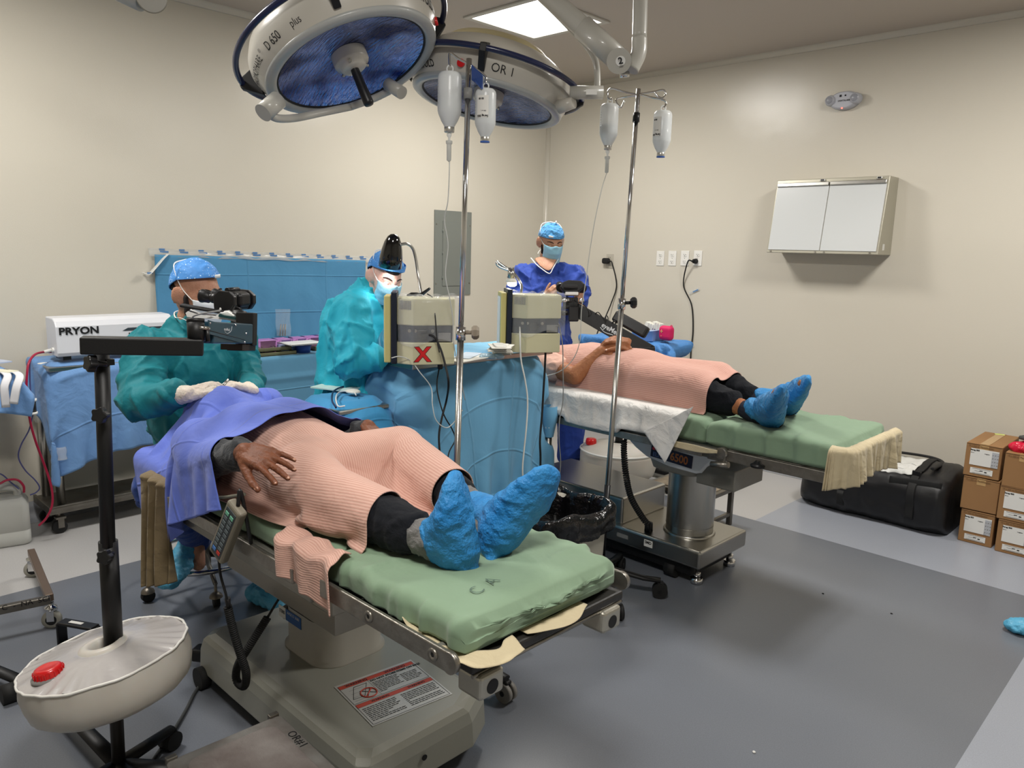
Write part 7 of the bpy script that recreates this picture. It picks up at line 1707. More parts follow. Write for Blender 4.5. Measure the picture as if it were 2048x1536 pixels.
for c, s in ((fa, 1), (fc, 1)):
    e_ = (RW @ V((.25, 0, 1))); e_.z = 0; e_.normalize(); u = V((0, 0, 1)).cross(e_)
    c0_ = V((c.x, c.y, 0)) + e_ * 0
    w_ = mk('caster', MB().lathe([(.02, -.012), (.036, -.012), (.038, -.006), (.038, .006), (.036, .012), (.02, .012)], c0_ + V((0, 0, .038)), e_, 28), mat('grey_wheel', rgb(150, 148, 138), rough=.5), LS)
    mk('wheel_hub', MB().cyl(c0_ + V((0, 0, .038)) - e_ * .014, c0_ + V((0, 0, .038)) + e_ * .014, .021, seg=20), M_ink, w_)
    mk('fork', MB().box(c0_ + V((0, 0, .082)), (.04, .035, .008), rot=.3, bev=.002).box(c0_ + V((0, 0, .06)) - e_ * .018, (.028, .003, .05), rot=math.atan2(u.y, u.x)).box(c0_ + V((0, 0, .06)) + e_ * .018, (.028, .003, .05), rot=math.atan2(u.y, u.x)).lathe([(.024, .088), (.024, .094), (.012, .1), (.012, .112)], c0_, seg=16), M_chrome, w_)
draped('trolley_drape', 'blue drape corner of the trolley entering at the left edge', lpb.x - .3, lpa.x - .03, lpa.y - .55, lpa.y - .0, tzl, (.05, .12, .05, .05), M_bdr2, res=.028, steps=50, seed=12, amp=.012)
t = thing('white_strap', 'pair of white non-woven straps hanging over the left-edge trolley', 'strap', at(10, 750, z=tzl))
for (x_t, x_b, yb) in ((12, 12, 815), (36, 27, 808)):
    a = at(x_t, 748, z=tzl + .016); b = at(x_b, yb, x=a.x + .05); mid = at(x_t - 3, 775, x=a.x + .055)
    mk('band', MB().tube(cr([a + V((-.08, 0, .003)), a + V((-.01, 0, .004)), a + V((.03, 0, -.01)), mid, b], 6), [(.018, .0012)] * 25, 8), mat('white_nonwoven', rgb(222, 222, 226), rough=.7), t)
t = thing('paper_packet', 'printed paper packet on the left-edge trolley drape', 'packet', at(8, 742, z=tzl + .02))
mk('sheet', MB().prism(rrect(.16, .06, .004, 1), .004, Matrix.Translation(at(2, 742, z=tzl + .02)) @ Matrix.Rotation(.5, 4, 'Z')), mat('cream_paper', rgb(220, 218, 196), rough=.6), t)
mk('print', MB().prism(rrect(.03, .008, .002, 1), .0045, Matrix.Translation(at(12, 740, z=tzl + .02)) @ Matrix.Rotation(.5, 4, 'Z')), M_ink, t)
t = thing('paper_packet', 'pale blue packet behind the printed one on the left-edge trolley', 'packet', at(0, 722, z=tzl + .02))
mk('sheet', MB().prism(rrect(.14, .09, .004, 1), .006, Matrix.Translation(at(-8, 724, z=tzl + .02)) @ Matrix.Rotation(.3, 4, 'Z')), mat('pale_blue_paper', rgb(196, 206, 226), rough=.6), t)
# foot switch bracket behind the tank
t = thing('foot_switch', 'black U-shaped foot switch guard with a white label behind the tank', 'foot switch', at(150, 1250, z=.05))
p_ = [at(118, 1262, z=.03), at(118, 1240, z=.10), at(190, 1240, z=.115), at(196, 1262, z=.03)]
up_ = V((0, 0, 1)); e1 = (at(190, 1252, z=.11) - at(122, 1240, z=.11)); L_ = e1.length; e1.normalize(); e2 = up_.cross(e1)
oo = at(122, 1243, z=.115)
mk('guard', MB().box(oo + e1 * L_ / 2, (L_, .045, .012), Matrix((e1, e2, up_)).transposed(), bev=.004).box(oo + V((0, 0, -.055)), (.012, .045, .11), Matrix((e1, e2, up_)).transposed(), bev=.004).box(oo + e1 * L_ + V((0, 0, -.055)), (.012, .045, .11), Matrix((e1, e2, up_)).transposed(), bev=.004), M_black, t)
mk('label', MB().box(oo + e1 * L_ * .45 + V((0, 0, .0068)), (.06, .016, .001), Matrix((e1, e2, up_)).transposed()), M_paper, t)
mk('base', MB().box(oo + e1 * L_ / 2 + V((0, 0, -.1)), (L_ * 1.1, .12, .018), Matrix((e1, e2, up_)).transposed(), bev=.006), M_black, t)
# step stool OR #1 in the foreground
SS = thing('step_stool', 'worn grey step stool marked OR #1 in the foreground', 'step stool', at(500, 1500, z=.16))
q1, q2, q3 = at(345, 1490, z=.19), at(560, 1428, z=.19), at(682, 1545, z=.19)
ex_ = (q3 - q2).normalized(); ey_ = V((0, 0, 1)).cross(ex_); W1_ = .42; W2_ = (q2 - q1).dot(ey_ * -1) if False else (q1 - q2).length
sg = 1 if (q1 - q2).dot(ey_) > 0 else -1; ey_ = ey_ * sg
def sp(u, v, z=0): return q2 + ex_ * u + ey_ * v + V((0, 0, z))
W2_ = .34; Lx = .44
M_step = mat('worn_step_grey', rgb(112, 110, 106), rough=.5, vary=(14, .8, rgb(88, 80, 74)), bump=(60, .2))
M_tread = mat('worn_tread_pad', rgb(122, 116, 112), rough=.7, vary=(7, .9, rgb(86, 76, 72)), bump=(50, .3))
Rr = Matrix((ex_, ey_, V((0, 0, 1)))).transposed()
cen_ = sp(Lx / 2 - .0, W2_ / 2, -.012)
mk('frame', MB().prism(rrect(Lx, W2_, .02, 4), .024, Matrix.Translation(cen_ + V((0, 0, -.012))) @ Rr.to_4x4()), M_step, SS, bevel=.003)
mk('tread', MB().prism(rrect(Lx - .075, W2_ - .075, .04, 5), .005, Matrix.Translation(sp(Lx / 2, W2_ / 2, .0)) @ Rr.to_4x4()), M_tread, SS, bevel=.002)
for a in (0.02, Lx - .02):
    for b in (.02, W2_ - .02):
        mk('leg', MB().box(sp(a, b, -.10), (.03, .03, .17), Rr, bev=.002), M_step, SS)
mk('corner_clip', MB().box(sp(-.004, W2_ - .02, -.004), (.018, .03, .024), Rr, bev=.002), M_steel_d, SS)
mk('corner_clip', MB().box(sp(-.004, .02, -.004), (.018, .03, .024), Rr, bev=.002), M_steel_d, SS)
ux = ex_; uy = V((0, 0, 1)).cross(ux)
lettering('lettering', 'OR#1', .036, sp(.10, .020, .0013), ux, uy, M_ink, SS)
line('floor_cable', 'dark grey cable snaking across the floor left of the front table base', [at(445, 1318, z=.02), at(430, 1335, z=.01), at(412, 1355, z=.008), at(390, 1385, z=.008), at(372, 1420, z=.008), at(345, 1465, z=.008), at(310, 1515, z=.008), at(285, 1560, z=.008)], .006, mat('grey_rubber', rgb(60, 62, 62), rough=.5), 'cable')
for k, (px, py, lab) in enumerate(((1646, 1187, 'small dark speck on the grey floor right of the rear table'), (1783, 1227, 'second tiny dark speck on the open grey floor'))):
    props(mk('debris', MB().ell(at(px, py, z=.002), (.006, .004, .003), seg=8, rings=5), M_ink, None), lab, 'debris')
props(mk('debris', MB().ell(at(1508, 1504, z=.003), (.006, .005, .004), seg=8, rings=5), M_paper, None), 'small white scrap on the floor at the bottom right', 'debris')
# ================================================================== people
def skin(name, c, c2, rough=.5): return mat(name, c, rough=rough, sss=.12, vary=(38, .55, c2), bump=[(140, .25), (420, .12)], spec=.4)
M_skA = skin('skin_olive', rgb(186, 138, 112), rgb(168, 116, 92)); M_skB = skin('skin_fair', rgb(214, 172, 158), rgb(200, 150, 138))
M_skC = skin('skin_tan', rgb(196, 148, 120), rgb(176, 126, 100)); M_sk1 = skin('skin_brown', rgb(120, 72, 48), rgb(94, 54, 36)); M_sk2 = skin('skin_brown_light', rgb(160, 104, 68), rgb(138, 84, 54))
M_hair = mat('dark_hair', rgb(38, 28, 24), rough=.7, bump=[(500, .8)])
M_teal_g = fabric('teal_gown', rgb(22, 122, 132), wrinkle=(7, .5), weave=(700, .12), dark=.85, rough=.62, sheen=.05)
M_cyan_g = fabric('lamplit_cyan_gown', rgb(44, 176, 200), wrinkle=(7, .5), weave=(700, .12), dark=.85, rough=.6, sheen=.05)  # colour raised to carry the lamplight on this gown; the spot reaches only the face
M_scrub = fabric('royal_blue_scrubs', rgb(40, 70, 160), wrinkle=(9, .5), weave=(600, .2), dark=.8, rough=.75)
M_trous = fabric('blue_trousers', rgb(42, 74, 150), wrinkle=(9, .5), dark=.8)
M_maskb = fabric('mask_blue', rgb(150, 200, 222), wrinkle=(20, .2), dark=.95, rough=.7)
M_maskw = mat('mask_white', rgb(214, 220, 224), rough=.7)
M_glove = mat('latex_glove', rgb(220, 208, 194), rough=.5, bump=[(60, .5), (160, .2)], sss=.1)
def cap_build(nt, b, tc):
    L = nt.links; N = nt.nodes
    v = N.new('ShaderNodeTexVoronoi'); v.inputs['Scale'].default_value = 95; v.inputs['Randomness'].default_value = .5; L.new(tc.outputs['Object'], v.inputs['Vector'])
    n = N.new('ShaderNodeTexNoise'); n.inputs['Scale'].default_value = 14; L.new(tc.outputs['Object'], n.inputs['Vector'])
    mr = N.new('ShaderNodeMapRange'); mr.inputs['From Min'].default_value = .18; mr.inputs['From Max'].default_value = .26; mr.inputs['To Min'].default_value = 1; mr.inputs['To Max'].default_value = 0
    L.new(v.outputs['Distance'], mr.inputs['Value'])
    gt = N.new('ShaderNodeMapRange'); gt.inputs['From Min'].default_value = .42; gt.inputs['From Max'].default_value = .55; L.new(n.outputs['Fac'], gt.inputs['Value'])
    m = N.new('ShaderNodeMath'); m.operation = 'MULTIPLY'; L.new(mr.outputs[0], m.inputs[0]); L.new(gt.outputs[0], m.inputs[1])
    mx = N.new('ShaderNodeMix'); mx.data_type = 'RGBA'; mx.inputs[6].default_value = rgb(70, 136, 206); mx.inputs[7].default_value = rgb(206, 232, 248)
    L.new(m.outputs[0], mx.inputs['Factor']); L.new(mx.outputs[2], b.inputs['Base Color'])
    bn = N.new('ShaderNodeBump'); bn.inputs['Strength'].default_value = .6; bn.inputs['Distance'].default_value = .01
    n3 = N.new('ShaderNodeTexNoise'); n3.inputs['Scale'].default_value = 30; L.new(tc.outputs['Object'], n3.inputs['Vector']); L.new(n3.outputs['Fac'], bn.inputs['Height']); L.new(bn.outputs[0], b.inputs['Normal'])
M_cap = mat('dotted_cap', rgb(70, 136, 206), rough=.7, build=cap_build)
M_cap3 = fabric('light_blue_cap', rgb(84, 156, 214), wrinkle=(34, .9), dark=.85)
def hframe(c, fwd, up=(0, 0, 1), k=1.0):
    """head frame: y forward, z up"""
    f = V(fwd).normalized(); u = V(up); u = (u - f * u.dot(f)).normalized(); x = f.cross(u)
    M_ = Matrix((x * k, f * k, u * k)).transposed().to_4x4(); M_.translation = V(c); return M_
def head_prims(mb, M_, nose=1.0):
    mb.M = M_
    mb.ell((0, -.014, .034), (.076, .094, .084)).ell((0, .028, .0), (.066, .066, .092)).ell((0, -.03, -.02), (.064, .066, .07))
    for s in (-1, 1):
        mb.ell((.034 * s, .05, -.028), (.03, .036, .032)); mb.ell((.075 * s, -.002, .0), (.012, .022, .034), Matrix.Rotation(.25 * s, 3, 'Z'))
        mb.ell((.088 * s, -.012, .003), (.0085, .022, .036), Matrix.Rotation(.45 * s, 3, 'Z')); mb.ell((.081 * s, .002, -.026), (.007, .009, .011))
        mb.cap((.045 * s, .07, .024), (.012 * s, .088, .022), .010, .0095, 10); mb.ell((.011 * s, .1, -.034), (.009, .011, .008))
    mb.ell((0, .03, -.062), (.054, .056, .046)).ell((0, .07, -.094), (.024, .02, .02)).ell((0, .083, -.068), (.022, .014, .012))
    mb.cap((0, .09, .014), (0, .106 * nose, -.022), .0085, .0115, 12)
    mb.M = None
def head_extras(parent, M_, skin_m, look=(0, 0), brow=M_hair, lids=.75):
    for s in (-1, 1):
        e = V((.031 * s, .076, .004))
        eye = mk('eye', MB(M_).ell(e, .0125, seg=16, rings=10), mat('eye_white', rgb(214, 206, 200), rough=.2), parent)
        mk('iris', MB(M_).ell(e + V((.002 * s, .0105, -.004 * lids)), (.006, .003, .006), seg=14, rings=8), mat('iris_dark', rgb(34, 22, 16), rough=.15), eye)
        lid = MB(M_); vs = []
        n1, n2 = 12, 8; v_ = []; f_ = []
        a1 = PI * (.5 + .5 * (lids - .5))
        for j in range(n2 + 1):
            th = a1 * j / n2
            for i in range(n1 + 1):
                ph = PI * i / n1; v_.append(e + V((math.cos(ph) * math.sin(th) * .0142, math.sin(ph) * math.sin(th) * .0142, math.cos(th) * .0142)) if True else None)
        for j in range(n2):
            for i in range(n1): f_.append((j * (n1 + 1) + i, j * (n1 + 1) + i + 1, (j + 1) * (n1 + 1) + i + 1, (j + 1) * (n1 + 1) + i))
        lid.add(v_, f_, True); mk('eyelid', lid, skin_m, parent, solid=.0008)
        th = a1; mk('eyelashes', MB(M_).tube([e + V((math.cos(ph) * math.sin(th) * .0148, math.sin(ph) * math.sin(th) * .0148, math.cos(th) * .0148)) for ph in [PI * (.12 + .76 * q / 8) for q in range(9)]], .0009, 6), M_hair, parent)
        mk('eyebrow', MB(M_).tube(cr([(.052 * s, .069, .030), (.04 * s, .081, .036), (.026 * s, .090, .035), (.014 * s, .095, .029)], 4), [(.0035 + .001 * math.sin(PI * q / 12), .0022) for q in range(13)], 8), brow, parent)
def shell(name, M_, prims_r, zmin_fn, m, parent, thick=.003, seg=48, rings=30, seed=0, ruf=.003, c=(0, -.012, .036), band=True):
    """skull cap: part of an ellipsoid above zmin_fn(azimuth)"""
    rx, ry, rz = prims_r; cx, cy, cz = c; G = []
    for i in range(seg + 1):
        a = 2 * PI * i / seg; z0 = zmin_fn(a); t0 = math.acos(max(-1, min(1, (z0 - cz) / rz))); row = []
        for j in range(rings + 1):
            t = t0 * j / rings; p = V((cx + rx * math.sin(t) * math.cos(a), cy + ry * math.sin(t) * math.sin(a), cz + rz * math.cos(t)))
            q = (np.array([[p.x, p.y, p.z]]))
            row.append(p)
        G.append(row)
    G = np.array(G); Fl = G.reshape(-1, 3); d = Fl - np.array(c); d /= np.linalg.norm(d, axis=1)[:, None]
    jj = np.tile(np.arange(rings + 1) / rings, seg + 1); am = ruf * np.clip(1.1 - jj, 0.0, 1) * 1.6
    per = Fl.copy(); Fl = Fl + d * (am * ridged(per, 26, seed) + ruf * .5 * vnoise(per, 60, seed + 1) * (1 - jj * .7))[:, None]
    G = Fl.reshape(seg + 1, rings + 1, 3); G[-1] = G[0]
    mb = MB(M_); mb.grid(lambda u, v: G[int(round(u * seg)), int(round(v * rings))], seg, rings)
    o = mk(name, mb, m, parent, solid=thick)
    if band: mk('hem', MB(M_).tube([tuple(G[i, rings] + np.array([0, 0, .001])) for i in range(seg)], .0016, 6, closed=True), m, parent)
    return o
def face_mask(M_, m, parent, strap_m, low=-.108, top=.0, pleats=True, bulge=1.0):
    nu, nv = 28, 24
    def fn(u, v):
        a = (u - .5) * 2; z = top + (low - top) * v; hw = .066 - .012 * abs(v - .45)
        ang_ = a * 1.18; yb = .103 + .020 * math.exp(-((v - .30) / .30) ** 2) * bulge - .02 * max(0, v - .65)
        r = .074; x = r * math.sin(ang_) * (1 - .08 * v); y = yb * math.cos(ang_) ** .8 if math.cos(ang_) > 0 else 0
        y = .012 + (yb - .012) * math.cos(ang_) ** .9
        if v < .12: y += .010 * math.exp(-(a / .16) ** 2); z += .012 * math.exp(-(a / .2) ** 2)
        pl = .0018 * (1 - 2 * abs((v * 4.0) % 1 - .5)) if pleats else 0
        return (x, y + pl, z + .004 * math.cos(ang_) + .010 * (abs(a) ** 2) * (1 if v < .5 else .8) * (0.5 - v) * 1.2)
    o = mk('face_mask', MB(M_).grid(fn, nu, nv), m, parent, solid=.0022)
    for s in (0, 1):
        sg = -1 if s == 0 else 1
        mk('mask_strap', MB(M_).tube(cr([fn(s, .03), (.078 * sg, .01, .03), (.082 * sg, -.02, .075), (.06 * sg, -.06, .115), (.0, -.07, .128)], 6), [(.0028, .001)] * 25, 6), strap_m, parent)
        mk('mask_strap', MB(M_).tube(cr([fn(s, .95), (.074 * sg, .0, -.085), (.07 * sg, -.04, -.09), (.04 * sg, -.085, -.08), (.0, -.095, -.075)], 6), [(.0028, .001)] * 25, 6), strap_m, parent)
    return o
def hand(mb, wrist, fdir, normal, curl=(.3, .35, .3), spread=.08, k=1.0, thumb=1, thumb_dir=.6, thumb_curl=.3, curls=None, tips=None):
    """palm and five tapering fingers; normal = back of the hand, curl bends toward the palm, thumb=+-1 picks the thumb side"""
    w = V(wrist); f = V(fdir).normalized(); n = V(normal); n = (n - f * n.dot(f)).normalized(); s = f.cross(n) * thumb   # s points to the thumb side
    def P(a, b, c): return w + (f * a + s * b + n * c) * k
    for i, b in enumerate((.026, .009, -.009, -.026)):
        L_ = (.086, .09, .086, .08)[i]
        mb.cap(P(.005, b * .62, 0), P(L_, b * 1.0, 0), .0165 * k, .0115 * k, 10)
    mb.ell(P(.05, 0, -.003), (.045 * k, .034 * k, .014 * k), Matrix((f, s, n)).transposed()); mb.ell(P(.03, .022, -.008), (.03 * k, .016 * k, .014 * k), Matrix((f, s, n)).transposed())
    for i, (b, L_, r) in enumerate(((.026, .072, .0088), (.009, .081, .009), (-.009, .075, .0086), (-.026, .058, .0077))):
        p = P((.086, .09, .086, .08)[i], b, 0); a = spread * (1.5 - i); d = (f * math.cos(a) + s * math.sin(a)).normalized(); nn = n.copy()
        cu = curls[i] if curls else curl; ax = d.cross(nn).normalized()
        for j, fr in enumerate((.45, .3, .25)):
            q = Quaternion(ax, -cu[j]); d = q @ d
            e = p + d * L_ * fr * k; rr = (r * (1.0, .92, .82)[j] * k, r * (.92, .82, .70)[j] * k); mb.cap(p, e, rr[0], rr[1], 10); p = e
        if tips is not None: tips.append((p.copy(), d.copy(), (Quaternion(ax, -sum(cu)) @ n).normalized(), r * .7 * k))
    p = P(.018, .026, -.006); d = (f * math.cos(thumb_dir) + s * math.sin(thumb_dir) - n * .25).normalized()
    for j, (L_, r0, r1) in enumerate(((.042, .0145, .0115), (.033, .011, .0098), (.026, .0098, .0078))):
        e = p + d * L_ * k; mb.cap(p, e, r0 * k, r1 * k, 10); p = e; d = (d + (f * .8 - s * .5 - n * .2) * thumb_curl * .5).normalized()
    if tips is not None: tips.append((p.copy(), d.copy(), (s * .3 + n).normalized(), .0075 * k))
def wrinkle(me, amp, scale, seed, stretch=(1, 1, 1), fine=.3, keep=None):
    P = get_co(me); N_ = get_no(me); d = amp * 1.5 * np.clip(ridged(P, scale, seed, stretch), 0, 1) ** 2.2 + amp * fine * 1.6 * np.clip(ridged(P, scale * 2.1, seed + 5, stretch), 0, 1) ** 2.5 + amp * .5 * vnoise(P, scale * .8, seed + 9)
    if keep is not None: d = d * keep(P)
    set_co(me, P + N_ * d[:, None]); return me
def folds(me, segs, amp, n_, seed=0):
    """cloth folds that ring a limb: segs [(a, b, radius)]"""
    P = get_co(me); N_ = get_no(me); D = np.zeros(len(P))
    for a, b, r in segs:
        a = np.array(a); b = np.array(b); ab = b - a; L_ = np.linalg.norm(ab); t = (P - a) @ ab / L_ ** 2; q = a + np.clip(t, 0, 1)[:, None] * ab; dist = np.linalg.norm(P - q, axis=1)
        w_ = np.exp(-(dist / (r * 1.6)) ** 4) * (t > -.15) * (t < 1.15); tw = vnoise(P, 8, seed + 3) * 1.5
        ph = np.abs(((t * n_ + tw) % 1) - .5) * 2; D += w_ * amp * .8 * (np.exp(-(ph / .35) ** 2) - .2) * (.5 + .8 * np.clip(vnoise(P, 5, seed + 8), -.5, 1))
    set_co(me, P + N_ * D[:, None]); return me

# ---------------------------------------------- surgeon 1 (front left, seated)
S1 = thing('person', 'seated surgeon in a teal gown and dotted blue cap looking into the microscope', 'person', (-3.4, 1.46, 0))
hc = at(396, 590, d=3.16); M_h = hframe(hc, (RW @ V((.86, -.22, .46))), (.12, .0, 1), 1.06)
neck = M_h @ V((0, -.02, -.075)); nb_ = at(374, 668, d=3.24)
shR, shL = at(298, 700, d=3.10), at(474, 690, d=3.38); chest = at(385, 730, d=3.26); belly_ = at(385, 830, d=3.30); pel = V((-3.38, 1.46, .63))
elR, wrR = at(276, 800, d=2.98), at(378, 788, d=2.84); elL, wrL = at(500, 765, d=3.30), at(500, 786, d=3.04)
knR, knL = at(312, 975, d=2.98), at(470, 985, d=3.08); ftR = at(385, 1112, z=.20); ftL = at(528, 1180, z=.06); akR = ftR + V((-.02, .03, .10)); akL = ftL + V((-.03, .03, .12))
mb = MB(); head_prims(mb, M_h)
mb.cap(M_h @ V((0, -.02, -.05)), nb_, .054, .062); mb.cap(nb_, chest, .08, .12); mb.cap(chest, belly_, .12, .12); mb.cap(belly_, pel, .12, .13); mb.cap(shR, shL, .05, .05)
for a, b, c in ((shR, elR, wrR), (shL, elL, wrL)): mb.cap(a, b, .048, .038); mb.cap(b, c, .038, .027)
for a, b, c in ((pel + V((.0, -.09, 0)), knR, akR), (pel + V((.02, .09, 0)), knL, akL)): mb.cap(a, b, .075, .055); mb.cap(b, c, .055, .035)
mb.cap(akR, ftR + V((.06, -.0, -.02)), .035, .03); mb.cap(akL, ftL + V((.06, .0, -.0)), .035, .03)
link('body', remeshed(mb, .0062, 3), M_skA, S1)
head_extras(S1, M_h, M_skA, lids=.6)
# beard along the jaw
mb = MB(M_h)
for s in (-1, 1): mb.cap((.071 * s, .02, .0), (.062 * s, .022, -.06), .009, .014, 10).cap((.06 * s, .024, -.06), (.03 * s, .062, -.1), .014, .014, 10)
mb.cap((-.03, .062, -.1), (.03, .062, -.1), .014, .014, 10)
me = remeshed(mb, .005, 1); wrinkle(me, .001, 120, 3); link('beard', me, M_hair, S1)
link('hair', remeshed(MB(M_h).ell((0, -.026, .02), (.077, .088, .060)), .006, 1), M_hair, S1)
shell('surgical_cap', M_h, (.089, .108, .1), lambda a: .062 + .020 * math.sin(a) - .045 * max(0, -math.sin(a)), M_cap, S1, seed=3, ruf=.004)
mk('cap_label', MB(M_h).grid(lambda u, v: V((-.0885 * math.sin(.0 + .34 * u), -.012 + .1075 * math.cos(.0 + .34 * u), .080 + .014 * v)), 6, 1), M_white, S1, solid=.002)
face_mask(M_h, M_maskw, S1, M_white, low=-.10, top=-.012)
gw = MB(); gw.cap(M_h @ V((0, -.03, -.09)) - V((0, 0, .035)), nb_, .06, .085); gw.cap(nb_, chest, .10, .155); gw.cap(chest, belly_, .155, .17); gw.cap(belly_, pel + V((0, 0, .06)), .17, .17)
gw.cap(shR, shL, .075, .075); gw.cap(shR, elR, .078, .07); gw.cap(elR, elR.lerp(wrR, .72), .068, .046); gw.cap(shL, elL, .075, .062); gw.cap(elL, elL.lerp(wrL, .8), .058, .042)
gw.cap(chest + V((0, -.06, 0)), chest + V((0, .06, 0)), .13, .13); gw.cap(shR, chest, .09, .12); gw.cap(shL, chest, .09, .12)
me = remeshed(gw, .0075, 8); folds(me, [(shR, elR, .08), (elR, wrR, .07), (shL, elL, .08), (elL, wrL, .06)], .012, 3.2, 2); wrinkle(me, .011, 7.5, 21, (1.2, 1.2, .6), .6)
# trim the gown at the neck
P = get_co(me);
link('gown', me, M_teal_g, S1)
tr_ = MB(); tr_.cap(pel + V((.02, -.09, 0)), knR, .10, .083); tr_.cap(knR, akR + V((0, 0, -.02)), .085, .064); tr_.cap(pel + V((.02, .09, 0)), knL, .10, .083); tr_.cap(knL, akL + V((0, 0, -.02)), .085, .064); tr_.cap(pel + V((0, -.08, -.0)), pel + V((0, .08, 0)), .11, .11)
me = remeshed(tr_, .008, 5); folds(me, [(knR, akR, .08), (knL, akL, .08)], .011, 3.5, 5); wrinkle(me, .008, 9, 41); link('trousers', me, M_trous, S1)
G = np.zeros((18, 16, 3))
for i in range(18):
    for j in range(16):
        a = -1.1 + 2.0 * i / 17; b_ = V(pel).lerp(knR, .25 + .55 * j / 15); ax = (knR - pel).normalized(); e1 = V((0, 0, 1)); e1 = (e1 - ax * e1.dot(ax)).normalized(); e2 = ax.cross(e1)
        G[i, j] = b_ + (e1 * math.cos(a) + e2 * math.sin(a)) * (.115 + .008 * math.sin(i * 1.3 + j * .5))
cloth_mk('gown_skirt', G, M_teal_g, S1, .02, .02, 2, solid=.003)
# gloved hands meeting over the patient
tipR = at(462, 765, d=3.0)
gl = MB(); gl.cap(elR.lerp(wrR, .66), wrR, .044, .030)
hand(gl, wrR, (at(452, 770, d=2.90) - wrR), (-(RW @ V((0, 0, -1))) + V((0, 0, 1.3))), curls=[(.55, .5, .3), (.7, .6, .3), (.8, .6, .4), (.9, .7, .4)], spread=.05, k=1.02, thumb=-1, thumb_dir=.35, thumb_curl=.25)
link('glove', wrinkle(remeshed(gl, .0042, 2), .0016, 60, 3), M_glove, S1)
gl = MB(); gl.cap(wrL, wrL.lerp(at(492, 775, d=3.02), .5), .036, .034)
wl = at(510, 780, d=3.0)
hand(gl, wl, (at(462, 768, d=2.95) - wl), V((0, 0, 1)), curls=[(.5, .5, .3), (.6, .6, .3), (.7, .6, .4), (.8, .7, .4)], spread=.05, k=1.0, thumb=1, thumb_dir=.35)
link('glove', wrinkle(remeshed(gl, .0042, 2), .0016, 60, 5), M_glove, S1)
props(mk('forceps', MB().cyl(at(440, 775, d=2.93), at(456, 758, d=2.96), .003, seg=8).cyl(at(444, 776, d=2.93), at(457, 759, d=2.96), .003, seg=8), M_steel, None), 'slim steel instrument held in the gloved hand of the first surgeon', 'instrument')
fo_ = (RW @ V((.2, 0, 1))); fo_.z = 0; fo_.normalize()
shoe_cover('shoe_cover', ftR + V((-.05, .02, -.03)), ftR + V((-.05, .02, -.03)) + (V((.7, -.72, -.12))).normalized() * .27, .12, .10, M_scover, S1, seed=6, ankle=akR + V((0, 0, .02)), ruf=.006)
shoe_cover('shoe_cover', V((ftL.x - .05, ftL.y - .03, .004)), V((ftL.x + .17, ftL.y + .03, .004)), .12, .09, M_scover, S1, seed=9, ruf=.006)

# ---------------------------------------------- surgeon 2 (behind the machine)
S2 = thing('person', 'second surgeon in a lamp-lit cyan gown bowed under the black lamp', 'person', (-3.15, 2.1, 0))
dd = 3.62
hc = at(770, 556, d=dd - .02); M_h = hframe(hc, RW @ V((.52, -.52, .66)), (.1, .1, 1), .93)
nb_ = at(736, 600, d=dd + .06); chest = at(712, 650, d=dd + .06); belly_ = at(710, 740, d=dd + .04); pel = at(706, 800, d=dd + .06)
shR, shL = at(704, 628, d=dd - .14), at(742, 618, d=dd + .24); elR, wrR = at(704, 722, d=dd - .2), at(760, 716, d=dd - .20); elL, wrL = at(780, 690, d=dd + .2), at(790, 718, d=dd + .02)
mb = MB(); head_prims(mb, M_h); mb.cap(M_h @ V((0, -.02, -.05)), nb_, .052, .06); mb.cap(nb_, chest, .08, .12); mb.cap(chest, belly_, .12, .12); mb.cap(belly_, pel, .12, .13)
for a, b, c in ((shR, elR, wrR), (shL, elL, wrL)): mb.cap(nb_, a, .06, .05); mb.cap(a, b, .048, .038); mb.cap(b, c, .038, .027)
for s in (-1, 1):
    h_ = pel + (RW @ V((.0, 0, 1))) * .0 + V((.09 * s, .0, -.03)); kn_ = h_ + V((.33, .18, -.02)) * 1.0; kn_ = h_ + (V((.62, .3, 0)).normalized()) * .3; mb.cap(h_, kn_, .07, .055); mb.cap(kn_, kn_ + V((-.05, 0, -.42)), .055, .035)
link('body', remeshed(mb, .007, 3), M_skB, S2)
head_extras(S2, M_h, M_skB, lids=.95)
link('hair', remeshed(MB(M_h).ell((0, -.026, .024), (.079, .09, .066)).ell((0, .03, .062), (.05, .055, .03)), .006, 1), M_hair, S2)
shell('surgical_cap', M_h, (.088, .108, .096), lambda a: .052 + .022 * math.sin(a) - .05 * max(0, -math.sin(a)), M_cap, S2, seed=13, ruf=.003)
mk('cap_band', MB(M_h).lathe([(.0875, .0), (.0895, .004), (.0895, .028), (.0875, .032)], (0, -.008, .056), (0, -.12, 1), 48), M_cap, S2)
face_mask(M_h, M_maskb, S2, M_white, low=-.112, top=.0)
gw = MB(); gw.cap(M_h @ V((0, -.035, -.1)), nb_, .06, .08); gw.cap(nb_, chest, .10, .15); gw.cap(chest, belly_, .15, .15); gw.cap(belly_, pel, .15, .16)
for a, b, c in ((shR, elR, wrR), (shL, elL, wrL)): gw.cap(nb_, a, .08, .078); gw.cap(a, b, .078, .072); gw.cap(b, c, .07, .04); gw.cap(a, chest, .08, .12)
gw.cap(pel, pel + V((.2, .12, -.02)), .15, .12)
me = remeshed(gw, .0085, 7); folds(me, [(shR, elR, .085), (elR, wrR, .07)], .014, 3.0, 12); wrinkle(me, .016, 8, 51, (1.2, 1.2, .6), .6); link('gown', me, M_cyan_g, S2)
gl = MB(); gl.cap(wrR + (elR - wrR).normalized() * .05, wrR, .036, .033); hand(gl, wrR, at(800, 716, d=dd - .15) - wrR, V((0, 0, 1)), curl=(.5, .5, .3), thumb=-1)
link('glove', remeshed(gl, .005, 2), mat('cyan_lit_glove', rgb(206, 214, 212), rough=.5), S2)

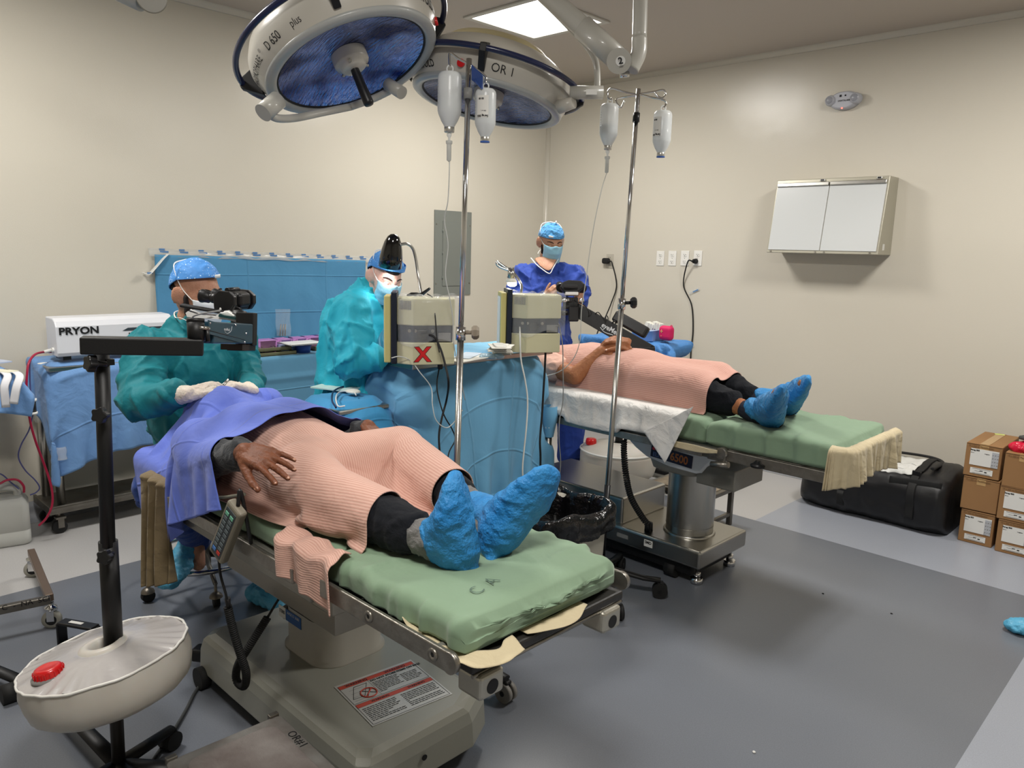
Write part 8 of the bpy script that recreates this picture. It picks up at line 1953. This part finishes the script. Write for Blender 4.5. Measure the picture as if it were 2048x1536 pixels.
# ---------------------------------------------- surgeon 3 (standing at the back)
S3 = thing('person', 'standing surgeon in royal blue scrubs adjusting the rear microscope', 'person', (-3.5, 4.08, 0))
dd = 5.16
hc = at(1102, 486, d=dd); M_h = hframe(hc, RW @ V((.25, -.50, .86)), (.0, .0, 1), .98)
nb_ = at(1093, 540, d=dd + .06); chest = at(1092, 590, d=dd + .05); belly_ = at(1092, 660, d=dd + .05); pel = at(1094, 720, d=dd + .06)
shR, shL = at(1046, 556, d=dd + .02), at(1143, 552, d=dd + .08); elR, elL = at(1040, 622, d=dd - .08), at(1158, 618, d=dd - .02); wrR, wrL = at(1088, 606, d=4.93), at(1156, 612, d=4.92)
ft1, ft2 = V((-3.62, 4.05, .06)), V((-3.42, 4.16, .06))
mb = MB(); head_prims(mb, M_h); mb.cap(M_h @ V((0, -.02, -.05)), nb_, .054, .062); mb.cap(nb_, chest, .085, .12); mb.cap(chest, belly_, .12, .115); mb.cap(belly_, pel, .12, .13)
for a in (shR, shL): mb.cap(nb_, a, .06, .052)
mb.cap(shR, elR, .05, .04); mb.cap(elR, wrR, .041, .028); mb.cap(shL, elL, .05, .04); mb.cap(elL, wrL, .041, .028)
hand(mb, wrR, at(1112, 574, d=4.86) - wrR, (-(RW @ V((.6, 0, -1)))), curls=[(.5, .7, .5), (.55, .7, .5), (.6, .8, .5), (.7, .8, .5)], spread=.10, thumb=-1, k=1.02, thumb_dir=.5)
hand(mb, wrL, at(1158, 578, d=4.9) - wrL, (-(RW @ V((-.9, 0, -1)))), curls=[(.5, .7, .5), (.55, .7, .5), (.6, .8, .5), (.7, .8, .5)], spread=.08, thumb=1, k=1.0, thumb_dir=.5)
for f_, s in ((ft1, -1), (ft2, 1)): h_ = pel + (ft2 - ft1) * .45 * s * .5; kn_ = V((f_.x, f_.y, .5)); mb.cap(h_, kn_, .08, .055); mb.cap(kn_, V((f_.x, f_.y, .1)), .055, .036); mb.cap(V((f_.x, f_.y, .05)), f_ + V((.1, -.12, -.015)), .04, .03)
link('body', remeshed(mb, .0058, 2), M_skC, S3)
head_extras(S3, M_h, M_skC, lids=.85)
link('hair', remeshed(MB(M_h).ell((0, -.026, .018), (.077, .088, .060)), .006, 1), M_hair, S3)
mb = MB(M_h)
for s in (-1, 1): mb.cap((.070 * s, .02, -.01), (.060 * s, .024, -.06), .007, .012, 10)
link('beard', remeshed(mb, .005, 1), M_hair, S3)
shell('surgical_cap', M_h, (.086, .105, .092), lambda a: .046 + .012 * math.sin(a) - .02 * max(0, -math.sin(a)), M_cap3, S3, seed=23, ruf=.006)
mk('cap_label', MB(M_h).grid(lambda u, v: V((.0865 * math.sin(.25 + .35 * u), -.012 + .1055 * math.cos(.25 + .35 * u), .064 + .014 * v)), 6, 1), M_white, S3, solid=.002)
mk('cap_tie', MB().tube([M_h @ V((-.02, -.02, .125)), M_h @ V((-.022, -.02, .15))], [(.006, .003)] * 2, 8), M_white, S3)
face_mask(M_h, M_maskb, S3, M_white, low=-.118, top=.002)
gw = MB(); gw.cap(nb_ - V((0, 0, .03)), chest, .10, .155); gw.cap(chest, belly_, .155, .15); gw.cap(belly_, pel, .15, .16); gw.cap(pel, pel - V((0, 0, .12)), .165, .165)
for a, b, sx in ((shR, elR, 1), (shL, elL, -1)):
    gw.cap(nb_ - V((0, 0, .02)), a, .065, .072); e_ = at(1026, 588, d=dd - .02) if sx > 0 else at(1162, 586, d=dd + .02); gw.cap(a, a.lerp(b, .7), .078, .08); gw.cap(a, e_, .075, .062); gw.cap(a.lerp(b, .7), e_, .06, .06); gw.cap(a, chest, .08, .12)
me = remeshed(gw, .0085, 6); folds(me, [(shR, elR, .09), (shL, elL, .09)], .010, 2.4, 32); wrinkle(me, .014, 7.5, 61, (1.2, 1.2, .6), .6); link('scrub_top', me, M_scrub, S3)
# white V-neck binding and the skin in the opening
fw3 = -(RW @ V((0, 0, -1))); fw3.z = 0; fw3.normalize()
def onfront(px, py, off=.0): return at(px, py, d=dd - .105 + off)
vn = [at(1062, 516, d=dd + .0), at(1072, 528, d=dd - .05), at(1084, 538, d=dd - .09), at(1099, 547, d=dd - .115), at(1106, 536, d=dd - .1), at(1113, 524, d=dd - .06), at(1120, 512, d=dd)]
mk('neck_binding', MB().tube(cr(vn, 5), [(.0042, .003)] * 31, 8), M_white, S3)
me_ = MB(); me_.add([at(1064, 514, d=dd + .0), at(1072, 526, d=dd - .052), at(1084, 536, d=dd - .088), at(1099, 545, d=dd - .112), at(1106, 534, d=dd - .098), at(1113, 522, d=dd - .06), at(1118, 512, d=dd), at(1092, 512, d=dd - .05), at(1094, 528, d=dd - .09)], [(0, 1, 7), (1, 8, 7), (1, 2, 8), (2, 3, 8), (3, 4, 8), (4, 5, 8), (5, 7, 8), (5, 6, 7)], True)
mk('neck_skin', me_, M_skC, S3, solid=.002, subsurf=1)
tr_ = MB()
for f_, s in ((ft1, -1), (ft2, 1)): h_ = pel + (ft2 - ft1) * .45 * s * .5; kn_ = V((f_.x, f_.y, .5)); tr_.cap(h_, kn_, .12, .10); tr_.cap(kn_, V((f_.x, f_.y, .16)), .10, .085)
me = remeshed(tr_, .009, 5); wrinkle(me, .008, 9, 71, (1, 1, .4)); link('trousers', me, M_scrub, S3)
for f_ in (ft1, ft2): shoe_cover('shoe_cover', V((f_.x - .04, f_.y + .05, .004)), V((f_.x + .1, f_.y - .16, .004)), .11, .09, M_scover2, S3, seed=7)
# ---------------------------------------------- patient 1 (front table)
M_gown = fabric('pink_striped_gown', rgb(216, 178, 162), stripes=(.0075, rgb(190, 144, 130), 1), wrinkle=(9, .45), weave=(900, .2), dark=.9, rough=.85)
M_pants = fabric('black_trousers', rgb(15, 18, 25), wrinkle=(12, .6), weave=(500, .3), dark=.7, sheen=.02)
M_sock = fabric('grey_socks', rgb(120, 118, 116), wrinkle=(30, .4), weave=(300, .6), dark=.6)
M_knit = fabric('grey_sweater', rgb(58, 60, 64), wrinkle=(20, .6), weave=(260, .9), dark=.6)
M_purple = fabric('violet_blue_drape', rgb(100, 120, 210), crease=(0.26, 0.24), wrinkle=(6, .45), weave=(800, .12), dark=.9, rough=.7)
PT1 = thing('person', 'patient lying on the front table in a pink striped gown and blue shoe covers', 'person', (-2.1, 1.28, .8))
mt = .805
hip = V((-2.04, 1.28, mt + .095)); ch = V((-2.42, 1.28, mt + .12)); nk = V((-2.62, 1.28, mt + .10)); hd = V((-2.76, 1.28, mt + .10))
M_hd = hframe(hd, (0, 0, 1), (-1, 0, 0), 1.0)
kN, aN = at(650, 985, z=mt + .085), at(858, 1078, z=mt + .065); kF, aF = at(800, 905, z=mt + .10), at(945, 1015, z=mt + .065)
hN, hF = hip + V((0, -.085, 0)), hip + V((0, .085, 0))
heN, tN = at(925, 1108, z=mt + .035), at(905, 975, z=mt + .215); heF, tF = at(1000, 1080, z=mt + .035), at(1085, 958, z=mt + .215)
shN, shF = V((-2.55, 1.10, mt + .10)), V((-2.55, 1.46, mt + .10))
elN = V((-2.42, 1.05, mt + .08)); wN = at(492, 905, z=mt + .20); elF = V((-2.3, 1.52, mt + .07)); wF = at(735, 855, z=mt + .16)
mb = MB(); head_prims(mb, M_hd); mb.cap(hd + V((.06, 0, -.02)), nk, .05, .06); mb.cap(nk, ch, .09, .13); mb.cap(ch + V((0, -.06, -.01)), hip + V((0, -.05, 0)), .105, .09); mb.cap(ch + V((0, .06, -.01)), hip + V((0, .05, 0)), .105, .09)
mb.ell(V((-2.22, 1.28, mt + .11)), (.19, .14, .10))
for h, k, a, he, t_ in ((hN, kN, aN, heN, tN), (hF, kF, aF, heF, tF)):
    mb.cap(h, k, .085, .058); mb.cap(k, a, .056, .035); mb.cap(a, he, .036, .034); mb.cap(he, t_, .036, .024)
for s_, e, w_ in ((shN, elN, wN), (shF, elF, wF)): mb.cap(s_, e, .05, .04); mb.cap(e, w_, .038, .028)
tips = []
hdN = at(566, 930, z=mt + .195) - wN; hand(mb, wN, hdN, V((.15, -.55, 1)), curls=[(.10, .25, .15), (.12, .25, .2), (.15, .3, .2), (.2, .3, .2)], spread=.16, k=1.16, thumb=1, thumb_dir=.55, thumb_curl=.35, tips=tips)
hdF = at(770, 884, z=mt + .14) - wF; hand(mb, wF, hdF, V((.1, .2, 1)), curls=[(.3, .4, .3)] * 4, spread=.06, k=1.0, thumb=-1, thumb_dir=.4, tips=tips)
me = remeshed(mb, .0042, 2); wrinkle(me, .0009, 55, 3, fine=.6)
body1 = link('body', me, M_sk1, PT1)
M_nail = mat('fingernail', rgb(176, 128, 104), rough=.3)
for (p, d, n, r) in tips:
    s_ = d.cross(n).normalized(); mk('fingernail', MB().ell(p - d * r * .15 + n * r * .72, (r * .95, r * .72, r * .28), Matrix((d, s_, n)).transposed(), 10, 6), M_nail, PT1)
head_extras(PT1, M_hd, M_sk1, lids=1.0)
sl = MB(); sl.cap(shN, elN, .060, .050).cap(elN, wN.lerp(elN, .14), .050, .040)
link('sweater_sleeve', wrinkle(remeshed(sl, .006, 4), .008, 14, 9), M_knit, PT1)
sl = MB(); sl.cap(shF, elF, .060, .050).cap(elF, wF.lerp(elF, .15), .048, .040)
link('sweater_sleeve', wrinkle(remeshed(sl, .006, 4), .008, 14, 19), M_knit, PT1)
for k, a, sd in ((kN, aN, 4), (kF, aF, 6)):
    tr_ = MB(); tr_.cap(k.lerp(hip, .12), k, .068, .070); tr_.cap(k, a.lerp(k, .17), .072, .060)
    me = remeshed(tr_, .006, 5); folds(me, [(k, a, .07)], .007, 4, sd); link('trouser_leg', wrinkle(me, .006, 10, sd), M_pants, PT1)
    so = MB(); so.cap(a.lerp(k, .4), a, .05, .044); so.cap(a, a.lerp(heN if sd == 4 else heF, .8), .044, .045); link('sock', wrinkle(remeshed(so, .005, 3), .003, 30, sd), M_sock, PT1)
def foot_bag(name, he, to, an, m, parent, seed=0, k=1.0):
    """disposable cover around an upright foot: heel he, toe to, ankle an, with a tuft at the toe and the heel"""
    he, to, an = V(he), V(to), V(an); f = (to - he).normalized(); L_ = (to - he).length; u = (an - he); u = (u - f * u.dot(f)).normalized(); s = f.cross(u); R = Matrix((f, s, u)).transposed()
    mb = MB()
    for a, w_, b0, b1 in ((-.06, .034, -.035, .05), (.08, .046, -.045, .085), (.25, .05, -.045, .095), (.45, .053, -.04, .075), (.65, .056, -.036, .05), (.82, .05, -.032, .03), (.96, .038, -.026, .016)):
        mb.ell(he + f * L_ * a + u * (b0 + b1) / 2, (L_ * .27, w_ * k, (b1 - b0) / 2), R)
    mb.ell(he + f * L_ * 1.06 + u * -.006, (.025, .016, .012), R); mb.cap(he + f * L_ * .12 + u * .05, an.lerp(he, .15), .05, .047)
    mb.ell(he - f * .05 - u * .03 + s * .01, (.022, .018, .012), R)
    me = remeshed(mb, .0045, 22, .9); P = get_co(me); N_ = get_no(me)
    d = .0035 * np.clip(ridged(P, 17, seed, (1, 1, 1)), 0, 1) ** 2 + .0022 * np.clip(ridged(P, 42, seed + 2), -.2, 1) + .003 * vnoise(P, 12, seed); set_co(me, P + N_ * d[:, None])
    return link(name, me, m, parent)
foot_bag('shoe_cover', heN, tN, aN + V((0, 0, .015)), M_scover2, PT1, 3, 1.45)
foot_bag('shoe_cover', heF, tF, aF + V((0, 0, .015)), M_scover2, PT1, 8, 1.35)
# gown: a sheet simulated over the belly and legs
S = SDF(); S.box((-3.0, 1.02, .6), (-1.1, 1.56, mt), .03); S.floor = None
S.capsule(ch + V((0, -.06, -.01)), hip + V((0, -.05, 0)), .11, .095); S.capsule(ch + V((0, .06, -.01)), hip + V((0, .05, 0)), .11, .095); S.ell(V((-2.22, 1.28, mt + .11)), (.195, .145, .105))
for h, k, a in ((hN, kN, aN), (hF, kF, aF)): S.capsule(h, k, .095, .084); S.capsule(k, a, .080, .064)
res = .021
gx0, gx1 = -2.5, -1.60; gy0, gy1 = 1.06, 1.60; nu, nv = int((gx1 - gx0) / res) + 1, int((gy1 + .34 - gy0) / res) + 1
G0 = flatgrid((gx0, gy0, mt + .29), (gx1 - gx0, 0, 0), (0, gy1 - gy0, 0), nu, nv)
uu_, vv_ = np.meshgrid(np.linspace(0, 1, nu), np.linspace(0, 1, nv), indexing='ij')
G0[..., 2] += .02 * np.sin(vv_ * 40) * (.4 + uu_)
G0[..., 0] += .05 * (vv_ - .1) * uu_ * 0
G0[..., 0] -= uu_ ** 3 * np.clip(vv_ - .3, 0, 1) * .14; G0[..., 0] += uu_ ** 3 * np.clip(.35 - vv_, 0, 1) * .12
rest = flatgrid((gx0, gy0, 0), (gx1 - gx0 + .02, 0, 0), (0, gy1 - gy0 + .34, 0), nu, nv)
Gd = cloth(G0, S, steps=75, iters=6, rest=rest, fric=.55, bend=.10, damp=.92, margin=.006)
cloth_mk('gown', Gd, M_gown, PT1, res, res, 3, solid=.003)
# hanging gown end over the table edge
strip = np.zeros((22, 16, 3))
for i in range(22):
    for j in range(16):
        u, v = i / 21, j / 15
        x = -1.84 + .27 * u; y = 1.055 - .075 * min(v * 2.2, 1) - .004 * math.sin(u * 20) ; z = mt + .012 - .105 * max(0, v - .42) / .58 * (1 + .25 * u) + .012 * math.exp(-((v - .15) / .1) ** 2) + .006 * math.sin(u * 14 + v * 6)
        strip[i, j] = (x + .03 * v, y - .010 * math.sin(u * 13 + 1) * v, z)
cloth_mk('gown_end', strip, M_gown, PT1, .015, .015, 3, solid=.003)
t = thing('pillow', 'pink-brown pillow edge showing between the violet drape and the green mattress', 'pillow', (-2.6, 1.1, mt))
pq = at(384, 930, z=mt + .04); me = remeshed(MB().ell(pq, (.07, .04, .035)).ell((-2.72, 1.26, mt + .02), (.15, .15, .03)), .008, 3); link('cushion', wrinkle(me, .006, 14, 6), mat('pink_flannel', rgb(206, 160, 146), rough=.85, bump=(200, .3)), t)

# violet-blue surgical drape over the head, the surgeon's hands and the chest
S = SDF(); S.box((-3.02, 1.03, .6), (-1.2, 1.55, mt), .03)
S.ell(hd + V((0, 0, .02)), (.12, .10, .12)); S.capsule(ch + V((0, -.07, 0)), ch + V((.2, -.06, 0)), .12, .12); S.capsule(ch + V((0, .07, 0)), ch + V((.2, .06, 0)), .12, .12)
S.ell(V((-2.22, 1.28, mt + .115)), (.20, .15, .12)); S.capsule(elN, wN, .05, .036); S.capsule(shN, elN, .078, .064); S.capsule(shF, elF, .075, .06); S.capsule(elF, wF, .055, .036)
bump_ = at(455, 792, d=2.98); S.capsule(bump_ + V((-.02, -.09, -.045)), bump_ + V((.05, .14, -.045)), .05); S.capsule(V((-2.78, .99, .93)), V((-2.6, .97, .90)), .03)
S.capsule(bump_ + V((0, 0, -.05)), V((-2.45, 1.30, mt + .17)), .045, .03); S.capsule(V((-2.5, 1.62, mt + .16)), V((-2.2, 1.68, mt + .10)), .02)
S.capsule(V((-3.0, 1.62, .98)), V((-2.6, 1.62, .96)), .015)
res = .022; dx0, dx1, dy0, dy1 = -2.98, -2.12, .78, 1.76
nu, nv = int((dx1 - dx0) / res) + 1, int((dy1 - dy0) / res) + 1
G0 = flatgrid((dx0, dy0, mt + .30), (dx1 - dx0, 0, 0), (0, dy1 - dy0, 0), nu, nv)
c_, s__ = math.cos(.19), math.sin(.19); cx_, cy_ = (dx0 + dx1) / 2, (dy0 + dy1) / 2
XX, YY = G0[..., 0] - cx_, G0[..., 1] - cy_; G0[..., 0] = cx_ + XX * c_ - YY * s__; G0[..., 1] = cy_ + XX * s__ + YY * c_
rest = G0.copy(); G0[..., 2] += .01 * vnoise(G0.reshape(-1, 3), 7, 3).reshape(nu, nv)
Gd = cloth(G0, S, steps=80, iters=7, rest=rest, fric=.6, bend=.5, damp=.92, margin=.018)
props(cloth_mk('surgical_drape', Gd, M_purple, None, res, res, 3, solid=.002), 'violet-blue surgical drape covering the head and chest of the front patient', 'drape')

# ---------------------------------------------- patient 2 (rear table)
PT2 = thing('person', 'patient lying on the rear table with folded hands, pink gown and blue shoe covers', 'person', (-2.3, 3.3, .87))
mt2 = .868; cy2 = 3.30
M_gown2 = fabric('pink_plain_gown', rgb(220, 178, 162), stripes=(.009, rgb(196, 142, 130), 1), wrinkle=(9, .45), weave=(900, .2), dark=.92, rough=.85)
hip2 = V((-2.16, cy2, mt2 + .10)); bel2 = V((-2.36, cy2, mt2 + .12)); ch2 = V((-2.62, cy2, mt2 + .11)); nk2 = V((-2.86, cy2, mt2 + .11)); hd2 = V((-3.0, cy2, mt2 + .11))
k2N, k2F = V((-1.86, cy2 - .09, mt2 + .10)), V((-1.88, cy2 + .12, mt2 + .115)); a2N, a2F = at(1500, 822, z=mt2 + .045), at(1512, 800, z=mt2 + .055)
he2N, t2N = at(1548, 838, z=mt2 + .03), at(1556, 788, z=mt2 + .20); he2F, t2F = at(1580, 812, z=mt2 + .04), at(1608, 768, z=mt2 + .20)
e2 = at(1150, 752, y=cy2 - .20); sh2 = V((-2.80, cy2 - .16, mt2 + .12)); w2 = at(1204, 702, y=cy2 - .10); e2F = V((-2.5, cy2 + .24, mt2 + .1)); w2F = at(1248, 688, y=cy2 - .02)
M_hd2 = hframe(hd2, (0, 0, 1), (-1, 0, 0), 1.0)
mb = MB(); head_prims(mb, M_hd2); mb.cap(hd2 + V((.06, 0, 0)), nk2, .05, .06); mb.cap(nk2, ch2, .07, .11); mb.cap(ch2 + V((0, -.05, 0)), hip2 + V((0, -.05, 0)), .11, .10); mb.cap(ch2 + V((0, .05, 0)), hip2 + V((0, .05, 0)), .11, .10)
for h, k, a, he, t_ in ((hip2 + V((0, -.09, 0)), k2N, a2N, he2N, t2N), (hip2 + V((0, .09, 0)), k2F, a2F, he2F, t2F)): mb.cap(h, k, .09, .06); mb.cap(k, a, .06, .034); mb.cap(a, he, .036, .034); mb.cap(he, t_, .036, .025)
mb.cap(sh2, e2, .055, .046); mb.cap(e2, w2, .046, .029); mb.cap(V((-2.78, cy2 + .17, mt2 + .14)), e2F, .055, .045); mb.cap(e2F, w2F, .044, .029)
tips = []
hand(mb, w2, at(1240, 690, y=cy2 - .06) - w2, V((0, -.7, 1)), curls=[(.3, .5, .3)] * 4, spread=.06, k=1.0, thumb=1, tips=tips)
hand(mb, w2F + V((.03, 0, .01)), at(1218, 682, y=cy2 - .06) - w2F, V((.1, -.4, 1)), curls=[(.4, .6, .4)] * 4, spread=.07, k=1.0, thumb=-1, tips=tips)
me = remeshed(mb, .0055, 2); link('body', wrinkle(me, .0008, 55, 3, fine=.6), M_sk2, PT2)
for (p, d, n, r) in tips:
    s_ = d.cross(n).normalized(); mk('fingernail', MB().ell(p - d * r * .15 + n * r * .72, (r * .9, r * .7, r * .25), Matrix((d, s_, n)).transposed(), 8, 6), mat('fingernail_pale', rgb(216, 180, 164), rough=.3), PT2)
head_extras(PT2, M_hd2, M_sk2, lids=1.0)
for k, a, h, sd in ((k2N, a2N, he2N, 14), (k2F, a2F, he2F, 16)):
    tr_ = MB(); tr_.cap(k + V((-.1, 0, 0)), k, .09, .078); tr_.cap(k, k.lerp(a, .80 if sd == 16 else .62), .076, .058)
    link('trouser_leg', wrinkle(remeshed(tr_, .0065, 4), .006, 10, sd), M_pants, PT2)
    so = MB(); so.cap(k.lerp(a, .93), a, .043, .045); so.cap(a, h, .046, .046); link('sock', remeshed(so, .006, 3), mat('navy_sock', rgb(26, 28, 44), rough=.85, bump=(300, .5)), PT2)
foot_bag('shoe_cover', he2N, t2N, a2N + V((0, 0, .02)), M_scover2, PT2, 23, 1.2)
foot_bag('shoe_cover', he2F, t2F, a2F + V((0, 0, .02)), M_scover2, PT2, 28, 1.1)
mk('sock_print', MB().tube(cr([at(1508, 806, y=a2N.y - .045), at(1512, 812, y=a2N.y - .047), at(1516, 820, y=a2N.y - .047), at(1512, 828, y=a2N.y - .045)], 5), .003, 6), M_red, PT2)
S = SDF(); S.box((-3.0, 3.03, .6), (-1.1, 3.62, mt2), .03)
S.capsule(ch2 + V((0, -.05, 0)), hip2 + V((0, -.05, 0)), .12, .11); S.capsule(ch2 + V((0, .05, 0)), hip2 + V((0, .05, 0)), .12, .11); S.ell(V((-2.28, cy2, mt2 + .11)), (.25, .18, .125)); S.capsule(nk2, ch2, .08, .12)
for h, k, a in ((hip2 + V((0, -.09, 0)), k2N, a2N), (hip2 + V((0, .09, 0)), k2F, a2F)): S.capsule(h, k, .10, .09); S.capsule(k, a, .085, .06)
res = .024; gx0, gx1, gy0, gy1 = -2.92, -1.80, 3.07, 3.62; nu, nv = int((gx1 - gx0) / res) + 1, int((gy1 + .26 - gy0) / res) + 1
G0 = flatgrid((gx0, gy0, mt2 + .36), (gx1 - gx0, 0, 0), (0, gy1 - gy0, 0), nu, nv)
uu_, vv_ = np.meshgrid(np.linspace(0, 1, nu), np.linspace(0, 1, nv), indexing='ij'); G0[..., 2] += .015 * np.sin(vv_ * 34 + uu_ * 9)
G0[..., 0] += .14 * (uu_) * (1 - vv_) * 1.0 - .02
rest = flatgrid((gx0, gy0, 0), (gx1 - gx0 + .04, 0, 0), (0, gy1 - gy0 + .24, 0), nu, nv)
Gd = cloth(G0, S, steps=75, iters=6, rest=rest, fric=.6, bend=.10, damp=.92, margin=.006)
cloth_mk('gown', Gd, M_gown2, PT2, res, res, 3, solid=.003)
# short sleeve end
sl = MB(); sl.cap(sh2, sh2.lerp(e2, .45), .075, .07); link('gown_sleeve', wrinkle(remeshed(sl, .007, 3), .006, 14, 3), M_gown2, PT2)
# white sheet on the rear mattress with a corner hanging over the rail
M_wsheet = fabric('white_paper_sheet', rgb(222, 220, 216), wrinkle=(14, .7), dark=.96, rough=.6)
S = SDF(); S.box((-3.1, 3.018, .748), (-1.1, 3.62, .876), .03); S.box((-3.1, 2.995, .69), (-1.1, 3.6, .745), .005)
res = .022; wx0, wx1, wy0, wy1 = -2.98, -1.86, 2.91, 3.66; nu, nv = int((wx1 - wx0) / res) + 1, int((wy1 - wy0) / res) + 1
G0 = flatgrid((wx0, wy0, .885), (wx1 - wx0, 0, 0), (0, wy1 - wy0, 0), nu, nv)
uu_, vv_ = np.meshgrid(np.linspace(0, 1, nu), np.linspace(0, 1, nv), indexing='ij')
ov = np.clip(3.03 - G0[..., 1], 0, 1); G0[..., 1] += ov * .8; G0[..., 2] -= ov * .9; G0[..., 0] += .012 * np.sin(uu_ * 70) * (ov > 0)
G0[..., 2] += .012 * np.clip(np.sin(uu_ * 55 + vv_ * 5), 0, 1) * (ov <= 0) * (vv_ < .45)
rest = flatgrid((wx0, wy0, 0), (wx1 - wx0 + .10, 0, 0), (0, wy1 - wy0, 0), nu, nv)
Gd = cloth(G0, S, steps=45, iters=6, rest=rest, fric=.6, bend=.15, damp=.9, margin=.010)
props(cloth_mk('white_sheet', Gd, M_wsheet, None, res, res, 3, solid=.0015), 'white crinkled paper sheet under the rear patient on the green mattress', 'sheet')
tri = np.zeros((18, 18, 3))
A_, B_, C_ = at(1290, 862, y=2.985), at(1390, 812, y=2.98), at(1331, 925, y=2.975)
for i in range(18):
    for j in range(18):
        u, v = i / 17, j / 17; p = A_.lerp(B_, u).lerp(C_.lerp(C_ + V((.004, 0, .004)), u), v ** 1.1); p = p + V((0, -.008 * math.sin(u * 7 + 1) * (1 - v) - .006, 0)); tri[i, j] = p
props(cloth_mk('sheet_corner', tri, M_wsheet, None, .01, .01, 2, solid=.0015), 'pointed white sheet corner hanging over the number plate of the rear table', 'sheet')
